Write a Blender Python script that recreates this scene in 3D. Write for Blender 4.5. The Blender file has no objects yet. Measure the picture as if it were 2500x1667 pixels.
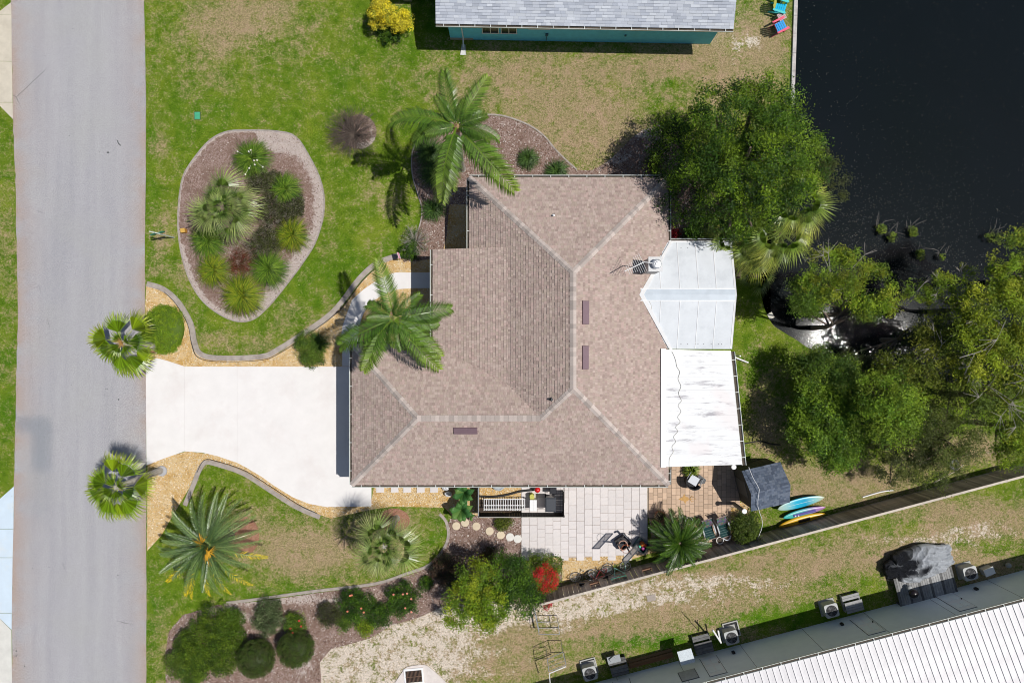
import bpy, math, random
import numpy as np
from mathutils import Vector, Matrix
from mathutils.geometry import delaunay_2d_cdt
random.seed(7)
rng = np.random.default_rng(7)
PI = math.pi
C = bpy.context.scene.collection
sc = bpy.context.scene

# ------------------------------------------------------------------ camera, sky, sun, exposure
S, H, CX, CY = 0.0235, 39.17, 1250.0, 833.5      # metres per photo pixel on the ground, flying height
cam = bpy.data.cameras.new('camera'); cam.lens = 24; cam.sensor_width = 36; cam.clip_end = 2000
co = bpy.data.objects.new('camera', cam); C.objects.link(co); co.location = (0, 0, H); sc.camera = co
w = bpy.data.worlds.new('World'); sc.world = w; w.use_nodes = True
nt = w.node_tree
sky = nt.nodes.new('ShaderNodeTexSky'); sky.sky_type = 'NISHITA'; sky.sun_disc = False
sky.sun_elevation = math.radians(63.4); sky.sun_rotation = math.radians(90)
nt.links.new(sky.outputs[0], nt.nodes['Background'].inputs[0])
nt.nodes['Background'].inputs[1].default_value = 0.058
sl = bpy.data.lights.new('sun', 'SUN'); sl.energy = 4.0; sl.angle = math.radians(0.5); sl.color = (1, .965, .91)
so = bpy.data.objects.new('sun', sl); C.objects.link(so); so.rotation_euler = (0, math.radians(26.6), 0)
sc.view_settings.view_transform = 'Standard'; sc.view_settings.look = 'None'
sc.view_settings.gamma = 1; sc.view_settings.exposure = 0; sc.view_settings.use_curve_mapping = False
sc.cycles.filter_width = 1.0; sc.cycles.max_bounces = 6; sc.cycles.transparent_max_bounces = 8

def P(px, py, h=0.0):
    k = S*(H-h)/H
    return ((px-CX)*k, -(py-CY)*k)
def V(vx, vy, h=0.0):
    return P(vx*1.0629, vy*1.0629, h)
def PP(pts, h=0.0): return [P(x, y, h) for x, y in pts]
def VV(pts, h=0.0): return [V(x, y, h) for x, y in pts]

# ------------------------------------------------------------------ object helpers
def tag(o, label=None, cat=None, group=None, kind=None):
    if label: o['label'] = label
    if cat: o['category'] = cat
    if group: o['group'] = group
    if kind: o['kind'] = kind
    return o
def thing(name, label, cat, loc=(0, 0, 0), rz=0.0, group=None):
    o = bpy.data.objects.new(name, None); C.objects.link(o)
    o.empty_display_size = .3
    o.location = loc; o.rotation_euler = (0, 0, rz)
    return tag(o, label, cat, group)
def add(name, me, parent=None, loc=(0, 0, 0), rot=(0, 0, 0), scale=(1, 1, 1)):
    o = bpy.data.objects.new(name, me); C.objects.link(o)
    o.parent = parent; o.location = loc; o.rotation_euler = rot; o.scale = scale
    return o
def npmesh(name, verts, faces, mat, col=None, smooth=False, attrs=None):
    verts = np.asarray(verts, dtype=np.float32); faces = np.asarray(faces, dtype=np.int32)
    me = bpy.data.meshes.new(name)
    nf, k = faces.shape
    me.vertices.add(len(verts)); me.vertices.foreach_set('co', verts.ravel())
    me.loops.add(nf*k); me.loops.foreach_set('vertex_index', faces.ravel())
    me.polygons.add(nf)
    me.polygons.foreach_set('loop_start', np.arange(0, nf*k, k, dtype=np.int32))
    me.polygons.foreach_set('loop_total', np.full(nf, k, dtype=np.int32))
    if col is not None:
        a = me.color_attributes.new('Col', 'FLOAT_COLOR', 'POINT')
        c = np.ones((len(verts), 4), dtype=np.float32); c[:, :3] = col
        a.data.foreach_set('color', c.ravel())
    for n_, v_ in (attrs or {}).items():
        a = me.attributes.new(n_, 'FLOAT', 'POINT'); a.data.foreach_set('value', np.asarray(v_, dtype=np.float32))
    me.update(calc_edges=True); me.validate()
    me.polygons.foreach_set('use_smooth', np.full(len(me.polygons), smooth))
    if mat: me.materials.append(mat)
    return me

class MB:
    def __init__(s): s.v = []; s.f = []; s.c = []; s.col = (1, 1, 1)
    def _a(s, vs, fs, M=None):
        n = len(s.v)
        if M is not None: vs = [tuple(M @ Vector(v)) for v in vs]
        s.v += [tuple(v) for v in vs]; s.f += [tuple(i+n for i in f) for f in fs]; s.c += [s.col]*len(vs)
        return s
    def box(s, x, y, z, sx, sy, sz, rz=0.0, M=None):      # x, y centre, z bottom
        a, b = sx/2, sy/2; c_, s_ = math.cos(rz), math.sin(rz)
        vs = [(x+u*a*c_-v*b*s_, y+u*a*s_+v*b*c_, z+t*sz) for t in (0, 1) for u, v in ((-1, -1), (1, -1), (1, 1), (-1, 1))]
        return s._a(vs, [(3, 2, 1, 0), (4, 5, 6, 7), (0, 1, 5, 4), (1, 2, 6, 5), (2, 3, 7, 6), (3, 0, 4, 7)], M)
    def prism(s, poly, z0, z1, M=None):
        a = sum(poly[i][0]*poly[(i+1) % len(poly)][1]-poly[(i+1) % len(poly)][0]*poly[i][1] for i in range(len(poly)))
        if a < 0: poly = poly[::-1]
        n = len(poly)
        vs = [(x, y, z0) for x, y in poly]+[(x, y, z1) for x, y in poly]
        fs = [tuple(range(n-1, -1, -1)), tuple(range(n, 2*n))]+[(i, (i+1) % n, n+(i+1) % n, n+i) for i in range(n)]
        return s._a(vs, fs, M)
    def poly(s, pts): return s._a(pts, [tuple(range(len(pts)))])
    def slab(s, pts, t):                                  # 3d polygon thickened downwards
        n = len(pts)
        vs = list(pts)+[(x, y, z-t) for x, y, z in pts]
        return s._a(vs, [tuple(range(n)), tuple(range(2*n-1, n-1, -1))]+[(i, n+i, n+(i+1) % n, (i+1) % n) for i in range(n)])
    def tube(s, pts, r, n=6, caps=True):
        pts = [Vector(p) for p in pts]; rs = r if isinstance(r, (list, tuple)) else [r]*len(pts)
        base = len(s.v); up = Vector((0, 0, 1)); N = None
        for i, p in enumerate(pts):
            t = (pts[min(i+1, len(pts)-1)]-pts[max(i-1, 0)])
            t = t.normalized() if t.length > 1e-9 else Vector((0, 0, 1))
            if N is None:
                N = t.cross(Vector((0, 0, 1)) if abs(t.z) < .9 else Vector((1, 0, 0))).normalized()
            else:
                N = (N-t*N.dot(t)); N = N.normalized() if N.length > 1e-6 else t.orthogonal().normalized()
            B = t.cross(N)
            for k in range(n):
                a = 2*PI*k/n; q = p+(N*math.cos(a)+B*math.sin(a))*rs[i]
                s.v.append(tuple(q)); s.c.append(s.col)
        for i in range(len(pts)-1):
            for k in range(n):
                a, b = base+i*n+k, base+i*n+(k+1) % n
                s.f.append((a, b, b+n, a+n))
        if caps:
            s.f.append(tuple(base+k for k in range(n-1, -1, -1)))
            s.f.append(tuple(base+(len(pts)-1)*n+k for k in range(n)))
        return s
    def cyl(s, x, y, z0, z1, r0, r1=None, n=16):
        r1 = r0 if r1 is None else r1
        vs = [(x+r0*math.cos(2*PI*k/n), y+r0*math.sin(2*PI*k/n), z0) for k in range(n)]+[(x+r1*math.cos(2*PI*k/n), y+r1*math.sin(2*PI*k/n), z1) for k in range(n)]
        return s._a(vs, [tuple(range(n-1, -1, -1)), tuple(range(n, 2*n))]+[(k, (k+1) % n, n+(k+1) % n, n+k) for k in range(n)])
    def lathe(s, x, y, prof, n=16):                        # prof: (r, z) bottom to top
        base = len(s.v)
        for r, z in prof:
            for k in range(n): s.v.append((x+r*math.cos(2*PI*k/n), y+r*math.sin(2*PI*k/n), z)); s.c.append(s.col)
        for i in range(len(prof)-1):
            for k in range(n):
                a, b = base+i*n+k, base+i*n+(k+1) % n; s.f.append((a, b, b+n, a+n))
        return s
    def ball(s, x, y, z, rx, ry=None, rz=None, n=12, m=8):
        ry = rx if ry is None else ry; rz = rx if rz is None else rz; base = len(s.v)
        for i in range(m+1):
            a = -PI/2+PI*i/m
            for k in range(n):
                b = 2*PI*k/n; s.v.append((x+rx*math.cos(a)*math.cos(b), y+ry*math.cos(a)*math.sin(b), z+rz*math.sin(a))); s.c.append(s.col)
        for i in range(m):
            for k in range(n):
                a, b = base+i*n+k, base+i*n+(k+1) % n; s.f.append((a, b, b+n, a+n))
        return s
    def torus(s, c, axis, R, r, n=24, m=6):
        c = Vector(c); ax = Vector(axis).normalized(); u = ax.orthogonal().normalized(); v = ax.cross(u)
        s.tube([c+(u*math.cos(2*PI*k/n)+v*math.sin(2*PI*k/n))*R for k in range(n+1)], r, m, False); return s
    def me(s, name, mat, smooth=False):
        me = bpy.data.meshes.new(name); me.from_pydata(s.v, [], s.f)
        a = me.color_attributes.new('Col', 'FLOAT_COLOR', 'POINT')
        a.data.foreach_set('color', np.array([(c[0], c[1], c[2], 1) for c in s.c], dtype=np.float32).ravel())
        if mat: me.materials.append(mat)
        if smooth: me.polygons.foreach_set('use_smooth', [True]*len(me.polygons))
        me.update(); return me
    def build(s, name, mat, parent=None, loc=(0, 0, 0), rot=(0, 0, 0), smooth=False):
        return add(name, s.me(name, mat, smooth), parent, loc, rot)

def inside(poly, X, Y):
    r = np.zeros(X.shape, bool); n = len(poly); j = n-1
    for i in range(n):
        xi, yi = poly[i]; xj, yj = poly[j]
        if yi != yj:
            c = ((yi > Y) != (yj > Y)) & (X < (xj-xi)*(Y-yi)/(yj-yi)+xi)
            r ^= c
        j = i
    return r
def smooth_loop(pts, sub=5):
    n = len(pts); out = []
    for i in range(n):
        p0, p1, p2, p3 = pts[i-1], pts[i], pts[(i+1) % n], pts[(i+2) % n]
        for k in range(sub):
            t = k/sub
            out.append(tuple(.5*((2*p1[a])+(-p0[a]+p2[a])*t+(2*p0[a]-5*p1[a]+4*p2[a]-p3[a])*t*t+(-p0[a]+3*p1[a]-3*p2[a]+p3[a])*t**3) for a in (0, 1)))
    return out
def smooth_line(pts, sub=5):
    n = len(pts); out = []; D = len(pts[0])
    for i in range(n-1):
        p0, p1, p2, p3 = pts[max(i-1, 0)], pts[i], pts[i+1], pts[min(i+2, n-1)]
        for k in range(sub):
            t = k/sub
            out.append(tuple(.5*((2*p1[a])+(-p0[a]+p2[a])*t+(2*p0[a]-5*p1[a]+4*p2[a]-p3[a])*t*t+(-p0[a]+3*p1[a]-3*p2[a]+p3[a])*t**3) for a in range(D)))
    return out+[tuple(pts[-1])]
def sheet(name, poly, z, mat, step=None, rect=None, attrs=None, skirt=0.0, parent=None, relief=0.0):
    """a flat sheet filled from its outline, with inner grid points carrying attributes"""
    n = len(poly); X = np.array([p[0] for p in poly]); Y = np.array([p[1] for p in poly])
    pts = [Vector(p) for p in poly]
    if step:
        x0, x1, y0, y1 = rect or (X.min(), X.max(), Y.min(), Y.max())
        gx, gy = np.meshgrid(np.arange(x0+step/2, x1, step), np.arange(y0+step/2, y1, step))
        gx = gx.ravel(); gy = gy.ravel(); m = inside(poly, gx, gy); gx = gx[m]; gy = gy[m]
        pts += [Vector((a, b)) for a, b in zip(gx.tolist(), gy.tolist())]
    vs, es, fs, *_ = delaunay_2d_cdt(pts, [], [list(range(n))], 1, 1e-4)
    v = np.array([(p.x, p.y, z) for p in vs], dtype=np.float32)
    f = np.array([t for t in fs if len(t) == 3], dtype=np.int32)
    a, b, c = v[f[:, 0]], v[f[:, 1]], v[f[:, 2]]
    flip = np.cross(b-a, c-a)[:, 2] < 0; f[flip] = f[flip][:, ::-1]
    if skirt:
        k = len(v); pv = np.array([(x, y, z) for x, y in poly]+[(x, y, z-skirt) for x, y in poly], dtype=np.float32)
        v = np.vstack([v, pv]); sk = []
        for i in range(n):
            j = (i+1) % n; sk += [(k+i, k+n+i, k+n+j), (k+i, k+n+j, k+j)]
        f = np.vstack([f, np.array(sk, dtype=np.int32)])
    at = {k_: fn(v[:, 0], v[:, 1]) for k_, fn in (attrs or {}).items()}
    me = npmesh(name, v, f, mat, attrs=at)
    return add(name, me, parent)
def band(name, line, width, z0, z1, mat, parent=None, kind='structure'):
    """a kerb of constant width following a line"""
    L = [Vector(p) for p in line]; n = len(L); mb = MB(); A = []; B = []
    for i in range(n):
        t = (L[min(i+1, n-1)]-L[max(i-1, 0)]).normalized(); nn = Vector((-t.y, t.x))*width/2
        A.append(L[i]+nn); B.append(L[i]-nn)
    for i in range(n-1):
        q = [A[i], B[i], B[i+1], A[i+1]]
        vs = [(p.x, p.y, z0) for p in q]+[(p.x, p.y, z1) for p in q]
        mb._a(vs, [(4, 5, 6, 7), (3, 2, 6, 7), (0, 4, 5, 1), (0, 3, 7, 4), (1, 5, 6, 2)])
    o = mb.build(name, mat, parent)
    if kind: o['kind'] = kind
    return o

# ------------------------------------------------------------------ materials
def nmat(name):
    m = bpy.data.materials.new(name); m.use_nodes = True; nt = m.node_tree
    return m, nt, nt.nodes['Principled BSDF']
def N(nt, t, **kw):
    n = nt.nodes.new(t)
    for k, v in kw.items():
        if k in n.inputs: n.inputs[k].default_value = v
        else: setattr(n, k, v)
    return n
def noise(nt, scale, detail=4, rough=.6, vec=None, dist=0.0):
    n = N(nt, 'ShaderNodeTexNoise'); n.inputs['Scale'].default_value = scale; n.inputs['Detail'].default_value = detail
    n.inputs['Roughness'].default_value = rough; n.inputs['Distortion'].default_value = dist
    if vec is None: vec = N(nt, 'ShaderNodeTexCoord').outputs['Object']
    nt.links.new(vec, n.inputs['Vector']); return n.outputs['Fac']
def mixc(nt, fac, a, b, mode='MIX'):
    n = N(nt, 'ShaderNodeMix'); n.data_type = 'RGBA'; n.blend_type = mode
    for s_, v in ((n.inputs[0], fac), (n.inputs[6], a), (n.inputs[7], b)):
        if isinstance(v, bpy.types.NodeSocket): nt.links.new(v, s_)
        else: s_.default_value = v if not isinstance(v, tuple) else (*v[:3], 1)
    return n.outputs[2]
def math_(nt, op, a, b=0.0, c=0.0, clamp=False):
    n = N(nt, 'ShaderNodeMath'); n.operation = op; n.use_clamp = clamp
    for i, v in enumerate((a, b, c)):
        if isinstance(v, bpy.types.NodeSocket): nt.links.new(v, n.inputs[i])
        else: n.inputs[i].default_value = v
    return n.outputs[0]
def ramp(nt, fac, lo, hi):
    n = N(nt, 'ShaderNodeMapRange'); n.clamp = True
    nt.links.new(fac, n.inputs[0]); n.inputs[1].default_value = lo; n.inputs[2].default_value = hi
    return n.outputs[0]
def bump(nt, bs, h, strength=.3, dist=.02):
    b = N(nt, 'ShaderNodeBump'); b.inputs['Strength'].default_value = strength; b.inputs['Distance'].default_value = dist
    nt.links.new(h, b.inputs['Height']); nt.links.new(b.outputs[0], bs.inputs['Normal'])
def attr(nt, name):
    a = N(nt, 'ShaderNodeAttribute'); a.attribute_name = name; return a
def mat_simple(name, col, rough=.6, metal=0.0, var=.12, scale=6.0, bmp=.15, dist=.01, objvar=0.0, spec=.4, dirt=None, detail=5):
    """a base colour broken up by noise, dirt and per-object variation"""
    m, nt, bs = nmat(name)
    f = noise(nt, scale, detail)
    c = mixc(nt, ramp(nt, f, .3, .7), tuple(x*(1-var) for x in col), tuple(min(x*(1+var), .92) for x in col))
    if dirt:
        f2 = noise(nt, dirt[1], 5, .7); c = mixc(nt, math_(nt, 'MULTIPLY', ramp(nt, f2, .5, .72), dirt[2] if len(dirt) > 2 else .7), c, dirt[0])
    if objvar:
        oi = N(nt, 'ShaderNodeObjectInfo'); r = oi.outputs['Random']
        k = math_(nt, 'MULTIPLY_ADD', r, 2*objvar, 1-objvar)
        hs = N(nt, 'ShaderNodeHueSaturation'); nt.links.new(k, hs.inputs['Value']); nt.links.new(c, hs.inputs['Color']); c = hs.outputs[0]
    nt.links.new(c, bs.inputs['Base Color']); bs.inputs['Roughness'].default_value = rough; bs.inputs['Metallic'].default_value = metal
    bs.inputs['Specular IOR Level'].default_value = spec
    if bmp: bump(nt, bs, noise(nt, scale*6, 4), bmp, dist)
    return m
def mat_vcol(name, rough=.7, var=.2, scale=20, bmp=.2, spec=.3, metal=0.0):
    m, nt, bs = nmat(name); a = attr(nt, 'Col')
    f = noise(nt, scale, 4)
    k = math_(nt, 'MULTIPLY_ADD', f, 2*var*2, 1-2*var)
    hs = N(nt, 'ShaderNodeHueSaturation'); nt.links.new(k, hs.inputs['Value']); nt.links.new(a.outputs['Color'], hs.inputs['Color'])
    nt.links.new(hs.outputs[0], bs.inputs['Base Color']); bs.inputs['Roughness'].default_value = rough
    bs.inputs['Specular IOR Level'].default_value = spec; bs.inputs['Metallic'].default_value = metal
    if bmp: bump(nt, bs, f, bmp, .01)
    return m
def mat_leaf(name, rough=.42, trans=.25, spec=.5):
    m, nt, bs = nmat(name); a = attr(nt, 'Col'); out = nt.nodes['Material Output']
    nt.links.new(a.outputs['Color'], bs.inputs['Base Color']); bs.inputs['Roughness'].default_value = rough
    bs.inputs['Specular IOR Level'].default_value = spec
    t = N(nt, 'ShaderNodeBsdfTranslucent'); g = mixc(nt, 1.0, a.outputs['Color'], (1.0, 1.15, .35), 'MULTIPLY'); nt.links.new(g, t.inputs[0])
    mx = N(nt, 'ShaderNodeMixShader'); mx.inputs[0].default_value = trans
    nt.links.new(bs.outputs[0], mx.inputs[1]); nt.links.new(t.outputs[0], mx.inputs[2]); nt.links.new(mx.outputs[0], out.inputs[0])
    return m
LEAFP = mat_leaf('palm_leaf', .36, .08, .5); LEAF = mat_leaf('leaf', .5, .08, .25); LEAFD = mat_leaf('leaf_dull', .8, .12, .08)
BARK = mat_simple('bark', (.17, .13, .1), .9, var=.35, scale=9, bmp=.6, dist=.03)
BARKP = mat_simple('pale_bark', (.36, .33, .29), .85, var=.25, scale=7, bmp=.4, dist=.02)
VC = mat_vcol('painted'); VCM = mat_vcol('shingle_granules', .9, .1, 30, .2, .1)
VCG = mat_vcol('glossy_plastic', .3, .04, 10, 0, .5)
VCS = mat_vcol('stone_bits', .8, .18, 40, .2, .2)
VCF = mat_vcol('fabric', .85, .12, 50, .25, .1)
CONC = mat_simple('white_concrete', (.75, .725, .71), .75, var=.035, scale=1.2, bmp=.12, dist=.004, spec=.2, dirt=((.66, .61, .59), .45, .6))
CONCG = mat_simple('kerb_concrete', (.36, .315, .28), .9, var=.2, scale=3, bmp=.4, dirt=((.2, .16, .13), 2.5))
METALW = mat_simple('white_enamel', (.8, .8, .8), .35, var=.03, scale=4, bmp=.05)
METALG = mat_simple('grey_metal', (.42, .43, .45), .35, .6, var=.1, scale=8, bmp=.1)
BLACK = mat_simple('black_plastic', (.018, .018, .02), .4, var=.3, scale=8, bmp=.1)
DARKF = mat_simple('dark_interior', (.03, .03, .032), .9, var=.3, scale=8)
WOODF = mat_simple('weathered_board', (.40, .34, .30), .85, var=.35, scale=5, bmp=.4, objvar=.35)
WOODP = mat_simple('pale_board', (.52, .46, .39), .8, var=.15, scale=5, bmp=.3, objvar=.12)

# lawn: masks say where the turf is dry, sandy or lush; noise breaks them up
def lawn_mat():
    m, nt, bs = nmat('turf')
    dry = attr(nt, 'dry').outputs['Fac']; sand = attr(nt, 'sand').outputs['Fac']; lush = attr(nt, 'lush').outputs['Fac']
    big = noise(nt, .55, 5, .6, dist=.6); mid = noise(nt, 2.2, 5, .65); fine = noise(nt, 7, 5, .8); blade = noise(nt, 17, 4, .85)
    tc = N(nt, 'ShaderNodeTexCoord').outputs['Object']
    green = mixc(nt, ramp(nt, mid, .35, .65), (.07, .135, .007), (.15, .23, .016))
    green = mixc(nt, math_(nt, 'MULTIPLY', lush, .8), green, (.045, .15, .004))
    green = mixc(nt, math_(nt, 'MULTIPLY', ramp(nt, big, .45, .66), .45), green, (.25, .28, .03))
    tan = mixc(nt, ramp(nt, fine, .3, .7), (.18, .14, .065), (.44, .345, .2))
    tan = mixc(nt, math_(nt, 'MULTIPLY', ramp(nt, noise(nt, 1.1, 4), .5, .65), .6), tan, (.42, .29, .2))
    dry = math_(nt, 'ADD', dry, math_(nt, 'MULTIPLY', sand, .9))
    a = math_(nt, 'ADD', math_(nt, 'MINIMUM', dry, .88), math_(nt, 'MULTIPLY', math_(nt, 'SUBTRACT', mid, .5), 1.6))
    a = math_(nt, 'ADD', a, math_(nt, 'MULTIPLY', math_(nt, 'SUBTRACT', fine, .5), 2.7))
    a = math_(nt, 'ADD', a, math_(nt, 'MULTIPLY', math_(nt, 'SUBTRACT', noise(nt, .8, 4, .6), .5), 1.5))
    c = mixc(nt, ramp(nt, a, .16, .86), green, tan)
    s_ = math_(nt, 'ADD', math_(nt, 'MINIMUM', sand, .66), math_(nt, 'ADD', math_(nt, 'MULTIPLY', math_(nt, 'SUBTRACT', noise(nt, 1.6, 6, .75), .5), 1.6), math_(nt, 'MULTIPLY', math_(nt, 'SUBTRACT', fine, .5), 1.5)))
    c = mixc(nt, ramp(nt, s_, .5, .72), c, mixc(nt, fine, (.5, .42, .34), (.72, .64, .56)))
    k = math_(nt, 'MULTIPLY_ADD', blade, 3.3, -.65)
    hs = N(nt, 'ShaderNodeHueSaturation'); nt.links.new(k, hs.inputs['Value']); nt.links.new(c, hs.inputs['Color'])
    nt.links.new(hs.outputs[0], bs.inputs['Base Color']); bs.inputs['Roughness'].default_value = .9; bs.inputs['Specular IOR Level'].default_value = .1
    bump(nt, bs, math_(nt, 'ADD', blade, math_(nt, 'MULTIPLY', fine, .7)), .7, .05)
    return m
def gauss(blobs, base=0.0):
    B = [(*V(x, y), rx*1.0629*S, ry*1.0629*S, a) for x, y, rx, ry, a in blobs]
    def f(X, Y):
        r = np.full(X.shape, base, dtype=np.float64)
        for x, y, rx, ry, a in B: r += a*np.exp(-(((X-x)/rx)**2+((Y-y)/ry)**2))
        return r
    return f
DRY = [(1480, 1475, 260, 20, -.55), (1760, 1420, 230, 22, -.5), (1250, 1505, 160, 18, -.35), (2000, 1335, 150, 28, -.35), (2250, 1255, 120, 20, -.25), (1560, 190, 50, 30, -.35), (1500, 240, 60, 60, -.25), (1250, 190, 40, 20, -.3), (500, 70, 120, 80, .62), (600, 20, 110, 50, .5), (470, 180, 60, 40, .35), (375, 330, 22, 40, .6), (385, 500, 18, 60, .45), (365, 560, 20, 60, .5), (720, 130, 80, 60, .2), (1300, 210, 260, 90, .5), (1650, 130, 160, 90, .75), (1260, 320, 120, 60, .6),
       (1400, 340, 100, 80, .6), (1050, 190, 100, 50, .25), (880, 460, 60, 60, .28), (520, 785, 130, 26, .5), (430, 640, 50, 40, .4), (700, 740, 90, 50, .3), (700, 1270, 150, 60, .85), (900, 1260, 60, 50, .5), (560, 1180, 60, 40, .4), (800, 330, 40, 40, .3), (900, 1190, 120, 25, .4),
       (1500, 1400, 260, 60, .72), (1900, 1290, 300, 40, .72), (2250, 1180, 180, 40, .75), (1000, 1510, 260, 60, .6), (1300, 1500, 200, 60, .45), (1760, 920, 45, 90, .45), (1760, 1000, 60, 60, .5), (1900, 1110, 180, 50, .7), (2200, 1040, 120, 40, .8), (2300, 1330, 200, 60, .5), (1700, 1470, 260, 60, .3),
       (380, 1480, 30, 90, .4), (20, 600, 30, 300, .3)]
SAND = [(1000, 1470, 160, 60, .45), (1150, 1410, 100, 25, .5), (900, 1530, 120, 50, .5), (1250, 1400, 120, 25, .4), (1650, 1330, 250, 20, .3), (2100, 1240, 250, 18, .3), (1450, 1370, 350, 50, .22), (2180, 1230, 260, 45, .25), (2280, 1330, 120, 60, .2), (1150, 1520, 250, 60, .25), (620, 60, 120, 50, .15), (860, 1490, 130, 60, .75), (1000, 1425, 110, 30, .8), (760, 1540, 60, 60, .55), (1080, 1420, 90, 26, .6), (1350, 1385, 90, 28, .7), (1300, 1440, 70, 40, .35), (1720, 95, 60, 30, .55), (1690, 150, 60, 50, .25), (1500, 1380, 200, 30, .28), (1600, 1340, 300, 30, .22), (2150, 1275, 60, 16, .6), (2060, 1330, 24, 18, .7), (2250, 1210, 90, 20, .35),
        (1470, 300, 50, 12, .45), (1400, 360, 30, 14, .5), (960, 1560, 200, 40, .3), (2230, 1040, 120, 25, .35), (1950, 1120, 60, 20, .3), (420, 610, 20, 30, .2), (1900, 1380, 300, 40, .12)]
LUSH = [(1500, 1460, 220, 22, .8), (1750, 1410, 220, 25, .7), (2020, 1330, 140, 40, .5), (1760, 850, 50, 60, .5), (1850, 1050, 60, 80, .4), (350, 300, 14, 300, .6), (800, 180, 200, 80, .4), (480, 260, 80, 60, .6), (700, 640, 120, 80, .35), (860, 600, 60, 60, .4), (700, 1360, 160, 14, .9), (350, 1400, 30, 80, .8), (1520, 200, 30, 40, .7), (1000, 60, 90, 60, .6), (15, 450, 30, 120, .5), (15, 800, 30, 150, .5), (15, 950, 30, 100, .5), (1480, 1480, 180, 16, .5), (1800, 1430, 200, 16, .5), (1810, 150, 14, 90, .8), (1000, 1230, 20, 50, .7), (700, 690, 300, 40, .3)]
DRY += [(1350, 130, 330, 60, .22), (1450, 270, 300, 110, .25), (1740, 90, 60, 120, .5), (1200, 180, 100, 60, .3), (1700, 1330, 600, 60, .15), (2150, 1260, 300, 80, .15), (1350, 1450, 300, 60, .2), (1780, 980, 60, 200, .05), (1900, 1110, 250, 60, .35), (720, 1240, 180, 90, .3)]
dryf, sandf, lushf = gauss(DRY, .07), gauss(SAND, 0.0), gauss(LUSH, 0.0)

# ------------------------------------------------------------------ ground outlines
shore = PP([(1941, -60), (1940, 60), (1938, 150), (1935, 230), (1925, 330), (1905, 450), (1880, 560), (1862, 640), (1858, 700), (1864, 745), (1885, 790), (1915, 812), (1945, 830), (1975, 850), (2020, 868), (2090, 876), (2150, 905), (2230, 925), (2320, 935), (2420, 950), (2560, 960)])
shore = smooth_line(shore, 4)
BIG = 420
lawn_poly = [(-BIG, -BIG), (BIG, -BIG), (BIG, shore[-1][1])]+shore[::-1]+[(shore[0][0], 60), (shore[0][0], BIG), (-BIG, BIG)]
TURF = lawn_mat()
lawn = sheet('lawn', lawn_poly, 0.0, TURF, step=.33, rect=(-33, 33, -23, 23), attrs={'dry': dryf, 'sand': sandf, 'lush': lushf}, skirt=.9)
lawn['kind'] = 'structure'
# water
m, nt, bs = nmat('lake_water')
bs.inputs['Roughness'].default_value = .06; bs.inputs['IOR'].default_value = 1.33; bs.inputs['Specular IOR Level'].default_value = .4
nt.links.new(mixc(nt, noise(nt, .12, 3), (.003, .006, .006), (.005, .008, .011)), bs.inputs['Base Color'])
bump(nt, bs, math_(nt, 'ADD', noise(nt, 22, 3, .7), math_(nt, 'MULTIPLY', noise(nt, 60, 2), .6)), .12, .005)
WATER = m
water = sheet('water', [(15.0, -5), (BIG, -5), (BIG, BIG), (15.0, BIG)], -.42, WATER); water['kind'] = 'structure'

# road
def road_edges(y):
    L = [(-60, 26), (8, 27), (110, 29), (291, 31.5), (430, 38), (657, 42), (753, 44), (840, 42), (1012, 38), (1176, 34), (1237, 33), (1511, 29), (1740, 30)]
    R = [(-60, 351), (0, 352), (219, 356), (430, 356.5), (575, 354), (733, 354), (985, 357), (1250, 357), (1400, 357.5), (1740, 357)]
    return np.interp(y, *zip(*L)), np.interp(y, *zip(*R))
ys = list(range(-60, 1741, 18))
rl = [(road_edges(y)[0]+random.uniform(-1.2, 1.2), y) for y in ys]; rr = [(road_edges(y)[1]+random.uniform(-.5, .5), y) for y in ys]
road_poly = PP([(352, -9000)]+[(x, y) for x, y in rr]+[(357, 9000), (30, 9000)]+[(x, y) for x, y in rl[::-1]]+[(26, -9000)])
def r_edge(X, Y):
    py = CY-Y/S; px = X/S+CX; l, r = road_edges(py)
    return np.clip(np.exp(-np.abs(px-l)/30)+np.exp(-np.abs(px-r)/24), 0, 1)
def r_patch(X, Y):
    py = CY-Y/S; px = X/S+CX
    def box(x0, x1, y0, y1, s): return 1/(1+np.exp(-(px-x0)/s))/(1+np.exp((px-x1)/s))/(1+np.exp(-(py-y0)/s))/(1+np.exp((py-y1)/s))
    a = box(38, 122, 1018, 1052, 4)+box(78, 124, 1040, 1150, 5)+.6*box(82, 118, 1150, 1270, 12)
    a += .25*box(130, 150, 380, 1100, 18)+.2*box(95, 120, 1270, 1640, 14)+.35*box(52, 130, 560, 640, 20)*0.5
    return np.clip(a, 0, 1)
m, nt, bs = nmat('pale_asphalt')
f1 = noise(nt, .35, 4, .5); f2 = noise(nt, 15, 4, .85); f3 = noise(nt, 26, 3, .9)
tcn = N(nt, 'ShaderNodeTexCoord'); mp = N(nt, 'ShaderNodeMapping'); mp.inputs['Scale'].default_value = (1.5, .08, 1); nt.links.new(tcn.outputs['Object'], mp.inputs[0])
streak = noise(nt, 1.2, 4, .6, vec=mp.outputs[0])
c = mixc(nt, ramp(nt, streak, .35, .65), (.34, .337, .36), (.385, .38, .398))
c = mixc(nt, math_(nt, 'MULTIPLY', ramp(nt, f1, .45, .7), .5), c, (.37, .37, .365))
c = mixc(nt, math_(nt, 'MULTIPLY', attr(nt, 'edge').outputs['Fac'], ramp(nt, noise(nt, .5, 4), .3, .55)), c, (.37, .29, .25))
c = mixc(nt, math_(nt, 'MULTIPLY', attr(nt, 'patch').outputs['Fac'], .6), c, (.19, .215, .25))
k = math_(nt, 'MULTIPLY_ADD', math_(nt, 'ADD', f2, f3), 1.5, -.5)
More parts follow.
